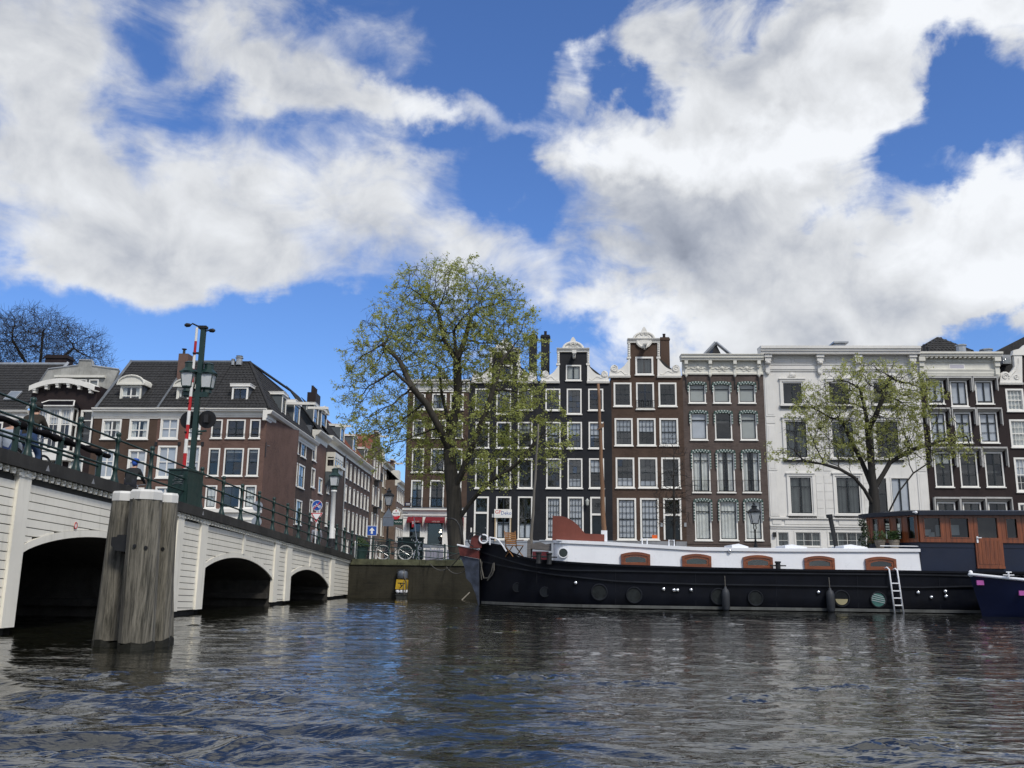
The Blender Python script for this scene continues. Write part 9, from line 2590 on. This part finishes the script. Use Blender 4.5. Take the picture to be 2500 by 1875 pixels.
def small_elm():
	Y = 38.6; B = at_depth(2126, 1300, Y); base = (B.x, Y, QUAY_Z)
	C = lambda pts: px_chain(base, Y, pts)
	trunk = [([(0, 0, 0)] + C([(2133, 1290, 0), (2136, 1240, 0), (2133, 1195, 0)]), -1)]
	limbs = [(3, [(2128, 1150, 0), (2124, 1100, .1), (2120, 1050, .2)]),                   # 4,5,6
			(2, [(2110, 1195, -.3), (2085, 1165, -.5), (2050, 1145, -.7), (2010, 1133, -.8), (1960, 1125, -.9)]),   # 7..11
			(3, [(2105, 1130, .4), (2080, 1080, .7), (2058, 1030, .9)]),                     # 12..14
			(3, [(2155, 1160, .2), (2172, 1130, .4), (2220, 1100, .5), (2270, 1085, .5)]),  # 15..18
			(1, [(2165, 1260, -.2), (2195, 1200, -.5), (2230, 1155, -.6), (2275, 1125, -.7)]),  # 19..22
			(6, [(2112, 1000, .2), (2100, 950, .3)]), (6, [(2140, 1010, -.2), (2160, 960, -.4), (2175, 920, -.4)]),
			(18, [(2320, 1070, .4), (2360, 1065, .3)])]
	for p, pts in limbs: trunk.append((C(pts), p))
	bl = []
	def b(px, py, dy, rx, ry, rz, wt=1.0):
		q = at_depth(px, py, Y + dy) - Vector(base); s = (Y + dy) / F_PX; bl.append((q.x, q.y, q.z, rx * s, ry, rz * s, wt))
	b(2100, 925, 0, 95, 1.5, 50); b(2190, 945, 0, 85, 1.5, 55); b(2020, 985, .2, 85, 1.4, 60); b(2100, 1010, 0, 130, 1.7, 70); b(2240, 985, .1, 70, 1.3, 65)
	b(1950, 1110, -.8, 85, .9, 32, 1.5); b(1985, 1030, .2, 70, 1.2, 60); b(2250, 1085, .3, 100, 1.2, 50); b(2340, 1085, .3, 70, .9, 45, 1.3); b(2150, 1085, .2, 120, 1.4, 55); b(2040, 1090, 0, 80, 1.2, 50)
	make_tree('elm_tree', 'smaller many-stemmed tree with sparse pale leaves before the white house', base, trunk, bl, 8, 4000, LEAF2, 25000, .074, .004, .24, bark=M_BARK2, dk=.22, step=.2, clump=.08, twigs=3, twig_len=.4)
small_elm()

def bare_trees():
	# wide bare crown behind the far left roofs
	Y = 92.0; B = at_depth(85, 1010, Y); base = (B.x, Y, QUAY_Z)
	C = lambda pts: px_chain(base, Y, pts)
	trunk = [([(0, 0, 0)] + C([(85, 1150, 0), (88, 1000, 0), (92, 930, 0)]), -1)]
	for p, pts in ((3, [(60, 880, .5), (30, 830, 1)]), (3, [(100, 870, -.5), (105, 810, -.8)]), (3, [(130, 890, .3), (180, 850, .5)]), (3, [(20, 900, 0), (-40, 860, 0)])): trunk.append((C(pts), p))
	bl = []
	def b(px, py, dy, rx, ry, rz, wt=1.0):
		q = at_depth(px, py, Y + dy) - Vector(base); s = (Y + dy) / F_PX; bl.append((q.x, q.y, q.z, rx * s, ry, rz * s, wt))
	b(80, 820, 0, 120, 3.5, 75); b(170, 850, 0, 90, 3, 70); b(10, 850, 0, 100, 3, 90); b(235, 880, 0, 45, 2, 35); b(-80, 850, 0, 90, 3, 90)
	make_tree('bare_tree', 'wide leafless tree rising behind the far left roofs', base, trunk, bl, 21, 5500, None, 0, r_tip=.009, r_base=.34, bark=M_BARK2, step=.4, dk=.36, group='bare trees', twigs=5, twig_len=1.1)
	# young bare tree before the brown house
	Y = 47.0; B = at_depth(1646, 1340, Y); base = (B.x, Y, QUAY_Z)
	trunk = [([(0, 0, 0)] + px_chain(base, Y, [(1646, 1300, 0), (1646, 1250, 0), (1645, 1200, 0), (1645, 1150, 0), (1645, 1115, 0)]), -1)]; bl = []
	def b(px, py, dy, rx, ry, rz, wt=1.0):
		q = at_depth(px, py, Y + dy) - Vector(base); s = (Y + dy) / F_PX; bl.append((q.x, q.y, q.z, rx * s, ry, rz * s, wt))
	b(1645, 1210, 0, 55, 1.1, 80); b(1645, 1120, 0, 35, .8, 60); b(1640, 1260, 0, 45, 1.0, 35)
	make_tree('young_tree', 'slender leafless young tree in front of the brown gabled house', base, trunk, bl, 31, 420, None, 0, r_tip=.008, r_base=.07, bark=M_BARK2, step=.2, dk=.25, group='bare trees', up=.25, twigs=2, twig_len=.4)
bare_trees()
